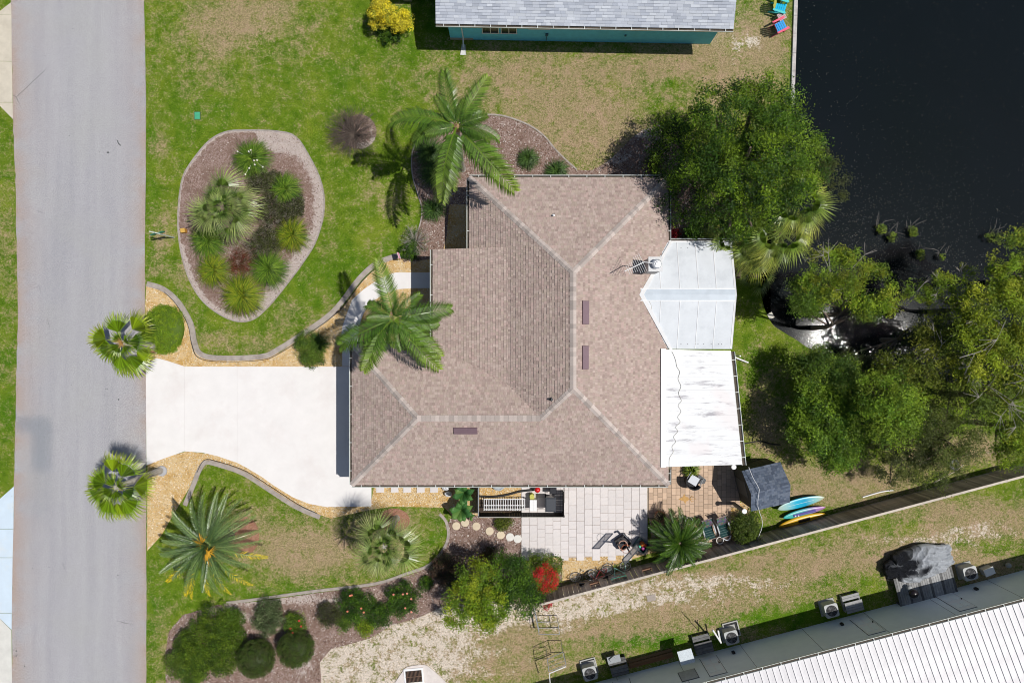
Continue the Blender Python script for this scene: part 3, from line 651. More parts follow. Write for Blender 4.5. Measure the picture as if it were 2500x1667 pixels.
# ridge vents and pipes
VENT = mat_simple('mauve_vent', (.19, .125, .145), .5, .1, var=.06, scale=5, bmp=.1)
def on_face(px, py, zf):                               # point on a roof plane under a photo pixel
    h = 3.5
    for _ in range(12): x, y = P(px, py, h); h = zf(x, y)
    return x, y, h
tiltE = math.atan(PT)
for px0, py0, px1, py1, zf, rot in ((1419, 734, 1438, 792, lambda x, y: EH+PT*(X1-x), (0, tiltE, 0)), (1419, 843.6, 1437, 901.5, lambda x, y: EH+PT*(X1-x), (0, tiltE, 0)), (1106, 1041, 1166, 1059, lambda x, y: zS(y), (math.atan(PT), 0, 0))):
    x, y, z = on_face((px0+px1)/2, (py0+py1)/2, zf); k = S*(H-z)/H
    mb = MB(); a, b = (px1-px0)*k/2, (py1-py0)*k/2
    mb._a([(-a, -b, .0), (a, -b, 0), (a, b, 0), (-a, b, 0), (-a*.93, -b*.97, .09), (a*.93, -b*.97, .09), (a*.93, b*.97, .09), (-a*.93, b*.97, .09)], [(4, 5, 6, 7), (0, 1, 5, 4), (1, 2, 6, 5), (2, 3, 7, 6), (3, 0, 4, 7)])
    mb.build('roof_vent', VENT, home, (x, y, z+.01), rot)
x, y, z = on_face(1351, 527, lambda x, y: EH+PT*(Y1-y)); mb = MB(); mb.cyl(0, 0, -.05, .22, .045).cyl(0, 0, -.02, .03, .11, .07); mb.build('vent_pipe', METALW, home, (x, y, z), smooth=True)
x, y, z = on_face(1347, 974, lambda x, y: zW(x)); mb = MB(); mb.cyl(0, 0, -.05, .3, .055).cyl(0, 0, -.02, .04, .13, .08); mb.build('vent_pipe', mat_simple('lead', (.06, .065, .07), .5), home, (x, y, z))
# chimney
zt = 5.1; cxa, cya = P(1584, 628.5, zt); cxb, cyb = P(1616, 662, zt)
ccx, ccy = (cxa+cxb)/2, (cya+cyb)/2; CHM = mat_simple('chimney_stucco', (.5, .49, .47), .85, var=.15, scale=6, dirt=((.3, .28, .26), 4, .6))
ch = MB().box(ccx, ccy, 3.2, .62, .66, zt-3.2).build('chimney', CHM, home)
mb = MB(); mb.col = (.62, .62, .62); mb.box(ccx, ccy, zt, .7, .74, .04); mb.build('chimney_cap', VC, ch)
mb = MB(); mb.lathe(ccx+.02, ccy, [(.22, zt+.04), (.24, zt+.1), (.24, zt+.24), (.19, zt+.27), (.05, zt+.29), (.0, zt+.29)], 20)
for k in range(8): a = k*PI/4; mb.box(ccx+.02+.13*math.cos(a), ccy+.13*math.sin(a), zt+.285, .03, .05, .015, a)
mb.build('flue_cap', mat_simple('bright_steel', (.72, .73, .74), .25, .7, var=.08, scale=9), ch, smooth=False)
# antenna, clamped to the chimney
t = thing('antenna', 'spindly white television antenna clamped to the chimney', 'antenna')
za = 5.75; A = Vector((*P(1572, 640, za), za)); B = Vector((*P(1530, 660, za), za)); d = (B-A).normalized(); nrm = Vector((-d.y, d.x, 0))
MB().tube([(cxa+.03, ccy, 4.4), (cxa+.03, ccy, za), tuple(A)], .02, 6).build('mast', METALG, t)
MB().tube([tuple(A), tuple(B+d*.12)], .022, 6).build('boom', METALW, t)
for i, l in enumerate((.5, .48, .46, .44, .3, .28, .26, .24, .22)):
    p = A+(B-A)*(.06+i*.11); p.z += .02
    MB().tube([tuple(p-nrm*l), tuple(p+nrm*l)], .009, 5).build('rod', METALW, t)
# sunroom roof (white, gabled) and patio roof (white, single slope)
PAN = mat_simple('white_roof_pan', (.66, .69, .72), .45, var=.05, scale=1.5, bmp=.05, dirt=((.5, .53, .56), 1.1, .6))
m, nt, bs = nmat('coated_white_roof')
tc = N(nt, 'ShaderNodeTexCoord'); mp = N(nt, 'ShaderNodeMapping'); mp.inputs['Scale'].default_value = (.35, 2.6, 1); mp.inputs['Rotation'].default_value = (0, 0, -.13); nt.links.new(tc.outputs['Object'], mp.inputs[0])
st = noise(nt, 1.5, 7, .75, vec=mp.outputs[0]); f = noise(nt, .4, 3)
c = mixc(nt, math_(nt, 'MULTIPLY', ramp(nt, st, .53, .63), ramp(nt, noise(nt, .45, 3), .38, .52)), (.68, .69, .7), (.34, .33, .36))
c = mixc(nt, math_(nt, 'MULTIPLY', ramp(nt, f, .52, .62), .45), c, (.68, .61, .61))
nt.links.new(c, bs.inputs['Base Color']); bs.inputs['Roughness'].default_value = .6
COAT = m
sun = thing('sunroom', 'white gabled pan roof of the sunroom beside the chimney', 'sunroom')
sz, se = 3.67, 2.92; xs_ = 11.58; yN, yS, yR = 5.27, -.40, 2.43
def lerp3(a, b, t): return tuple(a[i]+(b[i]-a[i])*t for i in range(3))
for (ya) in (yN, yS):
    sg = 1 if ya > yR else -1
    xsL = [6.72, 7.75, 8.75, 9.72, 10.65, xs_]
    for i in range(5):
        xa, xb = xsL[i], xsL[i+1]-.012
        # the pans meet the main roof along a valley: clip their lower end there
        def low(x): return min(1.0, max(.05, (x-6.72)/(8.26-6.72))) if x < 8.26 else 1.0
        za_, zb_ = se+.02, sz
        def pnt(x, t_): return (x, yR+sg*.25+(ya-yR-sg*.25)*t_, zb_+(za_-zb_)*t_)
        ta, tb = low(xa), low(xb)
        q = [pnt(xa, 0), pnt(xb, 0), pnt(xb, tb), pnt(xa, ta)]
        if xa < 8.26 < xb: q = [pnt(xa, 0), pnt(xb, 0), pnt(xb, 1), pnt(8.26, 1), pnt(xa, ta)]
        if sg > 0: q = q[::-1]
        mb = MB(); mb.slab(q, .05); mb.build('roof_pan', PAN, sun)
        mb = MB(); mb.tube([(xb+.006, *pnt(xb, .01)[1:]), (xb+.006, *pnt(xb, tb*.99)[1:])], .022, 5); mb.build('seam', METALW, sun)
mb = MB()
mb.slab([(6.6, yR-.29, sz+.035), (xs_+.02, yR-.29, sz+.035), (xs_+.02, yR, sz+.075), (6.55, yR, sz+.075)], .03)
mb.slab([(6.55, yR, sz+.075), (xs_+.02, yR, sz+.075), (xs_+.02, yR+.29, sz+.035), (6.6, yR+.29, sz+.035)], .03); mb.build('ridge_cap', mat_simple('grey_ridge', (.5, .56, .62), .4, var=.08, scale=2), sun)
for dy_ in (-.31, .31): MB().box(9.1, yR+dy_, sz+.0, 4.95, .035, .06).build('ridge_edge', METALW, sun)
SCREW = mat_simple('screw_stain', (.15, .15, .15), .8)
mb = MB()
for x in (8.95, 9.3, 9.72, 9.85, 10.15, 10.55, 10.95, 11.1): 
    for t_, ya in ((.88, yN), (.9, yS)):
        sg = 1 if ya > yR else -1; y = yR+sg*.25+(ya-yR-sg*.25)*t_; z = sz+(se+.02-sz)*t_; mb.cyl(x, y, z, z+.02, .02, n=6)
mb.build('screw_heads', SCREW, sun)
mb = MB(); mb.box((8.3+xs_)/2+.1, yN+.04, se-.14, xs_-8.3+.25, .07, .14); mb.build('fascia', METALW, sun)
gutter(sun, (8.45, yN+.077), (xs_+.1, yN+.077), se, (0, 1), 3, .1, False)
mb = MB(); mb.slab([(xs_+.02, yN, se), (xs_+.1, yN, se+.02), (xs_+.1, yR, sz+.03), (xs_+.02, yR, sz)], .16); mb.slab([(xs_+.02, yR, sz), (xs_+.1, yR, sz+.03), (xs_+.1, yS, se+.02), (xs_+.02, yS, se)], .16); mb.build('barge_board', METALW, sun)
mb = MB(); mb.prism([(8.0, yN-.25), (xs_-.25, yN-.25), (xs_-.25, yS+.2), (8.0, yS+.2)], 0, 2.8); mb.build('wall', METALW, sun)
GLASS = mat_simple('dark_glass', (.03, .04, .045), .1, var=.1)
for y in (4.2, 3.0, 1.8, .6): MB().box(xs_-.24, y, .8, .04, 1.0, 1.5).build('window', GLASS, sun)
# valley flashing that runs up to the peak
mb = MB(); fl = [(8.36, yN+.02, 2.99), (6.6, yR, 3.78), (8.36, yS-.06, 2.99)]
mb.slab([fl[0], fl[1], (fl[1][0]+.24, fl[1][1], 3.8), (fl[0][0]+.14, fl[0][1], 3.0)][::-1], .03)
mb.slab([fl[1], fl[2], (fl[2][0]+.16, fl[2][1], 3.0), (fl[1][0]+.24, fl[1][1], 3.8)][::-1], .03); mb.build('flashing', METALW, sun)

pat = thing('patio_cover', 'large flat white patio roof with grey streaks and a black gutter', 'patio cover')
NWp, NEp, SEp, SWp = (*P(1613.7, 858, 3.2), 3.2), (*P(1784, 861, 2.5), 2.5), (*P(1812, 1134, 2.5), 2.5), (*P(1613, 1140, 3.2), 3.2)
n = 9
for i in range(n):
    a, b = i/n, (i+1)/n-.0005
    q = [lerp3(NWp, SWp, a), lerp3(NEp, SEp, a), lerp3(NEp, SEp, b), lerp3(NWp, SWp, b)][::-1]
    mb = MB(); mb.slab(q, .08); mb.build('roof_panel', COAT, pat)
mb = MB(); q = [(NWp[0]-.0, NWp[1]+.15, 3.225), (NWp[0]+.26, NWp[1]+.15, 3.225), (SWp[0]+.26, SWp[1]-.02, 3.225), (SWp[0], SWp[1]-.02, 3.225)][::-1]; mb.slab(q, .02); mb.build('flashing', METALW, pat)
d = (Vector(SEp)-Vector(NEp)); d.z = 0; d.normalize(); sd = Vector((-d.y, d.x)); sd = sd if sd.x > 0 else -sd
BLK = mat_simple('gutter_black_litter', (.02, .02, .018), .9)
gutter(pat, (NEp[0]+.02, NEp[1]+.05), (SEp[0]+.02, SEp[1]-.05), 2.49, (sd.x, sd.y), .85, .19)
mb = MB(); mb.slab([(NWp[0]+.25, NWp[1]+.0, 3.2), (NWp[0]+.25, NWp[1]+.1, 3.2), (NEp[0], NEp[1]+.1, 2.53), (NEp[0], NEp[1]+.0, 2.53)], .12); mb.build('fascia', METALW, pat)
for fx in (.04, .5, .96):
    q = lerp3(NEp, SEp, fx); MB().box(q[0]-.25, q[1], 0, .1, .1, 2.4).build('post', METALW, pat)
mb = MB(); a = Vector((*P(1790, 868, 1.0), 0)); mb.tube([(a.x, a.y, 2.2), (a.x+.05, a.y, .35), (*P(1826, 885), .06)], .045, 6); mb.build('downspout', METALW, pat)
# the thin cable that wanders over both white roofs
def cable(label, pts, r, mat, sub=5):
    mb = MB(); mb.tube(smooth_line(pts, sub), r, 5); o = mb.build('cable', mat); return tag(o, label, 'cable')
CBL = mat_simple('old_cable', (.6, .58, .53), .8)
cp = [(1576, 1127), (1581, 1150)]
pts = []
def zpat(x, y):
    return 3.2+(2.5-3.2)*(x-NWp[0])/(12.1-NWp[0])+.022
for px, py in [(1634, 850), (1643, 862), (1650, 880), (1653, 895), (1660, 908), (1656, 925), (1663, 943), (1657, 960), (1664, 978), (1656, 990), (1663, 1004), (1655, 1018), (1661, 1030), (1650, 1042), (1655, 1053), (1645, 1066), (1650, 1078), (1641, 1090), (1644, 1103), (1635, 1118), (1634, 1138)]:
    x, y, z = on_face(px, py, zpat); pts.append((x, y, z))
cable('thin wavy cable lying down the white patio roof', pts, .013, CBL)
def zsun(x, y): return sz-(sz-se)*abs(y-yR)/2.84+.06
pts = []
for px, py in [(1579, 705), (1582, 728), (1590, 745), (1592, 760), (1601, 775), (1606, 795), (1617, 812), (1622, 830), (1630, 842)]:
    x, y, z = on_face(px, py, zsun); pts.append((x, y, z))
cable('thin wavy cable along the edge of the sunroom roof', pts, .013, CBL)

# ------------------------------------------------------------------ vegetation builders
def unit(n):
    v = rng.normal(size=(n, 3)); return v/np.linalg.norm(v, axis=1, keepdims=True)
def leaf_arrays(ctr, size, col, up=.45, asp=.45):
    n = len(ctr); nrm = unit(n); nrm[:, 2] = np.abs(nrm[:, 2])+up; nrm /= np.linalg.norm(nrm, axis=1, keepdims=True)
    d = np.cross(nrm, unit(n)); d /= np.linalg.norm(d, axis=1, keepdims=True)+1e-9; s = np.cross(nrm, d)
    L = (size*rng.uniform(.6, 1.3, n))[:, None]
    v = np.stack([ctr-d*L*.5, ctr+s*L*asp*.5, ctr+d*L*.5-nrm*L*.08, ctr-s*L*asp*.5], 1).reshape(-1, 3)
    f = np.arange(n*4).reshape(-1, 4); return v, f, np.repeat(col, 4, 0)
def crown(name, lobes, nleaf, size, cols, parent=None, clump=.32, per=34, mat=None, zmin=-.35, shell=.72, hues=.28, asp=.45, up=.45):
    """leaf clusters spread through lobes; lobes: (x, y, z, rx, ry, rz)"""
    Lb = np.array(lobes, dtype=float); A = Lb[:, 3]*Lb[:, 4]; ncl = max(4, nleaf//per)
    li = rng.choice(len(Lb), ncl, p=A/A.sum()); d = unit(ncl*3); d = d[d[:, 2] > zmin][:ncl]; li = li[:len(d)]
    r = shell+(1.03-shell)*rng.random(len(d))**.7
    cc = Lb[li, :3]+d*Lb[li, 3:]*r[:, None]; cc[:, 2] = np.maximum(cc[:, 2], .04)
    ccol = np.array(cols)[rng.integers(0, len(cols), len(d))]*rng.uniform(1-hues, 1+hues, (len(d), 1))
    n = nleaf; ci = rng.integers(0, len(d), n); cr = clump*rng.uniform(.7, 1.6, len(d))*(1.15 if per > 100 else 1); dd = unit(n); dd[:, 2] = np.where(rng.random(n) < .75, np.abs(dd[:, 2]), dd[:, 2]); p = cc[ci]+dd*(cr[ci]*(rng.uniform(.15, 1.3, n) if per > 100 else rng.uniform(.55, 1.08, n)))[:, None]*np.array([1, 1, .75])
    p[:, 2] = np.maximum(p[:, 2], .03)
    c = ccol[ci]*rng.uniform(.7, 1.3, (n, 1))
    v, f, c = leaf_arrays(p, size, c, asp=asp, up=up)
    return add(name, npmesh(name, v, f, mat or LEAF, c), parent), cc
def limbs(parent, base, targets, r0, mat, name='branch', fork=.35):
    bx = Vector(base)
    for i, t in enumerate(targets):
        t = Vector(t); a = bx.lerp(t, .45)+Vector((random.uniform(-.3, .3), random.uniform(-.3, .3), random.uniform(0, .4)))
        MB().tube(smooth_line([tuple(bx), tuple(a), tuple(t)], 4), [r0*(1-.085*k) for k in range(9)], 6).build(name, mat, parent)
def bush(name, label, cat, px, py, r, h, cols, n, size, group=None, flat=1.0, ry=None, mat=None, clump=.16, parts=None, stem=True, per=40, shell=.6, hues=.35, lobes=None, asp=.45, zc=.45):
    """a shrub whose outline is centred on a photo pixel; r in metres"""
    x, y = P(px, py, h*.6); ry = ry or r
    t = thing(name, label, cat, (x, y, 0), 0, group)
    if name == 'heathery_shrub': r *= 1.2; ry *= 1.2
    if lobes is None:
        lobes = [(0, 0, h*zc, r*.7, ry*.7, h*(1-zc))]
        for k in range(5):
            a = k*2*PI/5+random.random(); q_ = random.uniform(.35, .62); lobes.append((r*q_*math.cos(a), ry*q_*math.sin(a), h*zc*.9, r*random.uniform(.35, .55), ry*random.uniform(.35, .55), h*(1-zc)*random.uniform(.7, 1)*flat))
    else: lobes = [((a-px)*S*.95, -(b-py)*S*.95, c, d, e, f) for a, b, c, d, e, f in lobes]
    crown('foliage', lobes, n, size, cols, t, clump, per, mat, shell=shell, hues=hues, asp=asp)
    if stem:
        mb = MB()
        for k in range(7):
            a = random.random()*6.28; rr = r*random.uniform(.3, .7)
            mb.tube([(0, 0, -.02), (rr*.3*math.cos(a), rr*.3*math.sin(a), h*.4), (rr*math.cos(a), rr*math.sin(a), h*.75)], [.025, .018, .008], 5)
        mb.build('stem', BARK, t)
    return t
def tuft(name, label, cat, px, py, r, h, n, cols, group=None, w_=.018, droop=.55, flowers=None):
    """a clump of arching strap leaves"""
    x, y = P(px, py, h*.4); t = thing(name, label, cat, (x, y, 0), 0, group)
    K = 5; vs = []; fs = []; cs = []
    for i in range(n):
        a = random.random()*2*PI; R = r*random.uniform(.45, 1.08); hh = h*random.uniform(.6, 1.1)*(1.25-R/r*.5); b = r*.16*random.random(); a0 = random.random()*6.28
        ox, oy = b*math.cos(a0), b*math.sin(a0); dx, dy = math.cos(a), math.sin(a); c = random.choice(cols); j = random.uniform(.6, 1.25); k0 = len(vs)
        for k in range(K):
            s_ = k/(K-1); q = R*s_; z = hh*(math.sin(min(s_*1.0, 1)*PI*.78))*(1-.25*s_)+.02; ww = w_*(1-s_*.85)
            vs += [(ox+dx*q-dy*ww, oy+dy*q+dx*ww, z), (ox+dx*q+dy*ww, oy+dy*q-dx*ww, z)]; cs += [(c[0]*j, c[1]*j, c[2]*j)]*2
        fs += [(k0+2*k, k0+2*k+1, k0+2*k+3, k0+2*k+2) for k in range(K-1)]
    add('leaves', npmesh('leaves', vs, fs, LEAF, np.array(cs)), t)
    if flowers:
        for k in range(flowers[1]):
            a = random.random()*6.28; q = r*random.uniform(.2, .9); mb = MB(); mb.col = flowers[0]
            mb.ball(q*math.cos(a), q*math.sin(a), h*1.05, .05, n=7, m=5).tube([(0, 0, 0), (q*.6*math.cos(a), q*.6*math.sin(a), h*.7), (q*math.cos(a), q*math.sin(a), h*1.05)], .006, 4)
            mb.build('flower', VC, t)
    return t
def feather(L, rise, fall, ll, nl, c0, c1, w_=.022, vee=.25, fwd=.8, tipc=None, droop=.35):
    """one pinnate frond along +X: rachis curve with leaflets on both sides"""
    R = random.Random(int(L*100)+nl); n = 14; pts = []; x = z = 0.0
    for i in range(n+1):
        s_ = i/n; a = rise+(fall-rise)*s_; pts.append((x, z)); x += math.cos(a)*L/n; z += math.sin(a)*L/n
    vs = []; fs = []; cs = []
    def at(s_):
        q = s_*n; i = min(int(q), n-1); f = q-i; return (pts[i][0]+(pts[i+1][0]-pts[i][0])*f, pts[i][1]+(pts[i+1][1]-pts[i][1])*f)
    for i in range(n):                                        # rachis
        k = len(vs); w0 = .028*(1-i/n)+.006; w1 = .028*(1-(i+1)/n)+.006
        vs += [(pts[i][0], -w0, pts[i][1]+.01), (pts[i][0], w0, pts[i][1]+.01), (pts[i+1][0], w1, pts[i+1][1]+.01), (pts[i+1][0], -w1, pts[i+1][1]+.01)]
        fs.append((k, k+1, k+2, k+3)); cs += [(c0[0]*1.5+.02, c0[1]*1.35+.01, c0[2]*1.3)]*4
    for sgn in (-1, 1):
        for i in range(nl):
            s_ = .1+.9*(i+R.random()*.6)/nl; bx, bz = at(s_); l = ll*(math.sin(PI*min(1, (s_*.86+.1)))**.6)*R.uniform(.85, 1.1)
            f = fwd*(.6+.6*s_); dx, dy = math.sin(f), math.cos(f)*sgn; v0 = vee*R.uniform(.4, 1.5); ww = w_*R.uniform(.8, 1.2)
            p1 = (bx+dx*l*.5, dy*l*.5, bz+v0*l*.5); p2 = (bx+dx*l, dy*l, bz+v0*l*.5-droop*l*R.uniform(.5, 1.5))
            k = len(vs); vs += [(bx-ww*.5, 0, bz), (bx+ww*.5, 0, bz), (p1[0]+ww, p1[1]-ww*sgn*.3, p1[2]), (p1[0]-ww, p1[1]+ww*sgn*.3, p1[2]), (p2[0], p2[1], p2[2])]
            fs += [(k, k+1, k+2, k+3)]; 
            fs += [(k+3, k+2, k+4, k+4)]
            t_ = s_**2; j = R.uniform(.45, 1.35); cc = tipc if (tipc and R.random() < max(0, (s_-.42))*2.6) else tuple(c0[a]+(c1[a]-c0[a])*t_ for a in range(3)); cs += [(cc[0]*j, cc[1]*j, cc[2]*j)]*5
    quads = [f for f in fs if f[2] != f[3]]; tris = [(f[0], f[1], f[2]) for f in fs if f[2] == f[3]]
    mb = MB(); mb.v = vs; mb.c = cs; mb.f = quads+tris
    return mb
def fan(Lp, R0, nseg, c0, c1, spread=2.5, split=.5, droop=.5, petiole=(.3, .33, .08)):
    """one palmate frond along +X: stalk, then a pleated fan with split, drooping tips"""
    R = random.Random(int(Lp*100)+nseg); mb = MB(); mb.col = petiole
    mb.tube([(0, 0, 0), (Lp*.5, 0, .05), (Lp, 0, 0)], [.022, .018, .014], 4, False)
    for i in range(nseg):
        a0 = -spread+2*spread*i/nseg; a1 = -spread+2*spread*(i+1)/nseg; am = (a0+a1)/2; l = R0*(.72+.28*math.cos(am*.62))*R.uniform(.92, 1.06)
        m_ = l*split; pl = .03+.03*R.random(); j = R.uniform(.5, 1.3)
        def pt(a, r, z): return (Lp+r*math.cos(a), r*math.sin(a), z-(.18*abs(a)/spread)*r)
        tip = (am+R.uniform(-.05, .05)); mb.col = (c0[0]*j, c0[1]*j, c0[2]*j); k = len(mb.v)
        mid = [pt(a0, m_, -pl-droop*.1*m_), pt(am, m_, pl-droop*.1*m_), pt(a1, m_, -pl-droop*.1*m_)]
        vs = [pt(am, .02, 0)]+mid+[pt(tip-.022, (m_+l)/2, -droop*.28*l), pt(tip+.022, (m_+l)/2, -droop*.28*l), pt(tip, l, -droop*l*R.uniform(.5, 1.1))]
        cc = [mb.col]*4+[tuple(x*j for x in c1)]*3
        mb.v += vs; mb.c += cc; mb.f += [(k, k+1, k+2), (k, k+2, k+3), (k+1, k+4, k+5, k+3), (k+4, k+6, k+5)]
    return mb
def palm(name, label, base, top, fronds, variants, trunk, group=None, cat='palm tree', head=None, ringm=None):
    """fronds: (azimuth deg, tilt deg up, scale, variant)"""
    t = thing(name, label, cat, (base[0], base[1], 0), 0, group)
    tx, ty, tz = top[0]-base[0], top[1]-base[1], top[2]; r0, r1, tm = trunk
    mb = MB(); n = max(6, int(tz/.18)); pts = [(tx*(i/n)**1.3, ty*(i/n)**1.3, tz*i/n) for i in range(n+1)]
    rs = [(r0*1.35 if i == 0 else r0)+(r1-r0)*i/n+(.012 if i % 2 else 0) for i in range(n+1)]
    mb.tube(pts, rs, 10); mb.build('trunk', tm, t)
    if head: mb = MB(); mb.col = head[1]; mb.lathe(tx, ty, [(r1, tz-head[0]*1.2), (r1*1.7, tz-head[0]*.6), (r1*1.2, tz), (.02, tz+.1)], 10); mb.build('crownshaft', VC, t)
    mes = [v.me('frond', LEAFP) for v in variants]
    for az, tl, scl, vi in fronds:
        a = math.radians(az)
        add('frond', mes[vi % len(mes)], t, (tx+.08*math.cos(a), ty+.08*math.sin(a), tz+random.uniform(-.1, .05)), (random.uniform(-.32, .32), -math.radians(tl), a), (scl, scl, scl))
    return t

# --- two fan palms at the kerb
FG, FG2 = (.16, .24, .02), (.2, .25, .035)
fans = [fan(.6, 1.35, 26, (.15, .26, .01), (.28, .36, .03), 1.0, .55, .28, (.36, .4, .08)), fan(.38, 1.3, 24, (.07, .15, .008), (.2, .28, .02), .95, .5, .5, (.3, .36, .06)), fan(.85, 1.2, 24, (.22, .32, .012), (.34, .38, .04), 1.0, .58, .2, (.4, .42, .1)), fan(.12, 1.0, 20, (.12, .21, .01), (.26, .33, .04), 1.0, .5, .45, (.3, .36, .06))]
def heart(t, z, col, dx, dy):
    mb = MB(); mb.col = col
    for k in range(40):
        a = random.random()*6.28; q = random.uniform(.1, .3); mb.tube([(dx, dy, z-.1), (dx+q*math.cos(a), dy+q*math.sin(a), z+random.uniform(0, .2))], [.02, .008], 4)
    mb.build('crown_fibre', VC, t)
fr1 = [(106, 16, .85, 0), (48, 12, 1.0, 2), (168, 4, .95, 2), (198, -6, .95, 0), (228, -8, .85, 1), (258, -4, .95, 0), (292, -8, 1.05, 0), (325, -8, .85, 2), (5, 8, .85, 1), (140, 20, .7, 3), (225, 25, .8, 3), (300, 30, .8, 3), (30, 35, .7, 3)]
t = palm('fan_palm', 'upper fan palm leaning over the road by the driveway', P(380, 845), (*P(298, 837, 3.2), 3.2), fr1, fans, (.19, .13, BARKP), 'fan palms at the kerb', 'fan palm'); tr_ = t.children[0]; heart(t, 3.3, (.4, .24, .08), *[(a-b) for a, b in (zip(P(298, 837, 3.2), P(380, 845)) if t.location.y > -5 else zip(P(282, 1190, 3.7), P(392, 1148)))])
fr2 = [(96, 14, .95, 2), (60, 8, .95, 0), (2, -4, .95, 2), (160, 2, .85, 0), (190, -6, 1.0, 0), (214, -10, .85, 1), (236, -4, 1.05, 0), (268, -8, .9, 2), (296, -4, 1.05, 0), (330, 0, .8, 1), (130, 25, .75, 3), (215, 28, .8, 3), (280, 30, .8, 3), (30, 35, .7, 3)]
t = palm('fan_palm', 'lower fan palm leaning over the road below the driveway', P(392, 1148), (*P(282, 1190, 3.7), 3.7), fr2, fans, (.19, .13, BARKP), 'fan palms at the kerb', 'fan palm'); tr_ = t.children[0]; heart(t, 3.3, (.4, .24, .08), *[(a-b) for a, b in (zip(P(298, 837, 3.2), P(380, 845)) if t.location.y > -5 else zip(P(282, 1190, 3.7), P(392, 1148)))])
mb = MB(); mb.col = (.42, .2, .13); x, y = P(374, 843); mb.lathe(0, 0, [(.45, 0), (.42, .08), (.3, .1), (.25, .03)], 18); tag(mb.build('tree_ring', VC, None, (x, y, .01)), 'orange mulch ring at the foot of the upper fan palm', 'tree ring')
x, y = P(396, 1149); mb = MB(); mb.col = (.4, .4, .42); mb.lathe(0, 0, [(.3, 0), (.3, .06), (.28, .09), (0, .1)], 20); tag(mb.build('stepping_disc', VC, None, (x, y, .01), smooth=False), 'round grey disc beside the lower fan palm in gravel', 'disc')

# --- date palm in the front lawn
dv = [feather(3.15, math.radians(34), math.radians(-34), .34, 60, (.09, .17, .045), (.15, .22, .05), .014, .3, .85, (.62, .47, .012), .15),
      feather(2.9, math.radians(26), math.radians(-46), .33, 58, (.13, .21, .075), (.18, .26, .07), .014, .35, .8, None, .12),
      feather(2.5, math.radians(30), math.radians(-18), .3, 50, (.06, .12, .035), (.11, .18, .05), .014, .35, .8, None, .1)]
fr = []
for k in range(24):
    az = k*15+random.uniform(-5, 5); low = 190 < az < 350
    fr.append((az, random.uniform(-16, 2), random.uniform(.93, 1.08), 0 if low and random.random() < .8 else 1))
for k in range(17): fr.append((k*360/17+random.uniform(-7, 7), random.uniform(14, 30), random.uniform(.85, 1.0), 1+k % 2))
for k in range(9): fr.append((k*40+random.uniform(-9, 9), random.uniform(45, 62), random.uniform(.55, .8), 2))
t = palm('date_palm', 'large silvery date palm with yellow frond tips by the road', P(558, 1308), (*P(507, 1331, 2.6), 2.6), fr, dv, (.3, .24, BARK), None, 'palm tree')
for (dx, dy) in ((-.25, .35), (.4, -.35), (.2, -.55)):
    b = Vector((P(507, 1331, 2.6)[0]-P(558, 1308)[0], P(507, 1331, 2.6)[1]-P(558, 1308)[1], 2.7)); mb = MB(); mb.col = (.55, .3, .02)
    for k in range(26):
        a = random.uniform(0, 6.28); q = random.uniform(.15, .5); mb.tube([tuple(b), (b.x+dx*.6, b.y+dy*.6, b.z+.35), (b.x+dx+q*math.cos(a), b.y+dy+q*math.sin(a), b.z+.28+random.uniform(-.1, .15))], [.02, .02, .014], 4)
    mb.build('flower_stalk', VC, t)
# --- feather palms (queen palms)
QG0, QG1 = (.05, .12, .01), (.13, .22, .02)
qv = [feather(3.1, math.radians(30), math.radians(-58), .76, 62, QG0, QG1, .02, .1, .7, None, .5), feather(2.7, math.radians(26), math.radians(-70), .72, 58, (.06, .13, .012), (.14, .23, .03), .023, .15, .65, None, .45),
      feather(3.0, math.radians(20), math.radians(-40), .72, 62, (.07, .15, .012), (.22, .3, .04), .023, .15, .7, None, .4)]
fr = [(105, 22, .86, 0), (55, 12, .9, 2), (172, 2, 1.1, 0), (192, -4, .95, 1), (256, 0, 1.22, 2), (262, -12, 1.0, 2), (312, 0, 1.38, 2), (318, -12, 1.0, 2), (30, -10, .62, 1), (350, -15, .75, 0), (200, 25, .6, 1), (130, 30, .55, 0), (335, 20, .6, 0), (70, 40, .5, 1), (10, 30, .6, 1)]
palm('queen_palm', 'tall feather palm with a grey trunk on the mulch above the house', P(1129, 413), (*P(1115, 307, 7.2), 7.2), fr, qv, (.17, .12, BARKP), 'feather palms', 'palm tree', (.6, (.3, .2, .1)))
fr = [(103, 18, 1.0, 2), (205, -4, 1.12, 0), (230, -2, 1.0, 1), (238, -4, 1.05, 2), (322, -4, 1.0, 2), (310, 0, 1.12, 2), (10, -6, .98, 0), (350, -10, .92, 1), (150, -8, .7, 1), (45, -5, .6, 0), (285, -12, .7, 1), (180, 25, .5, 1), (60, 40, .5, 0), (270, 30, .5, 0)]
palm('queen_palm', 'feather palm between the curved walkway and the house roof', P(1008, 786), (*P(962, 777, 6.2), 6.2), fr, qv, (.17, .12, BARKP), 'feather palms', 'palm tree', (.5, (.2, .22, .06)))
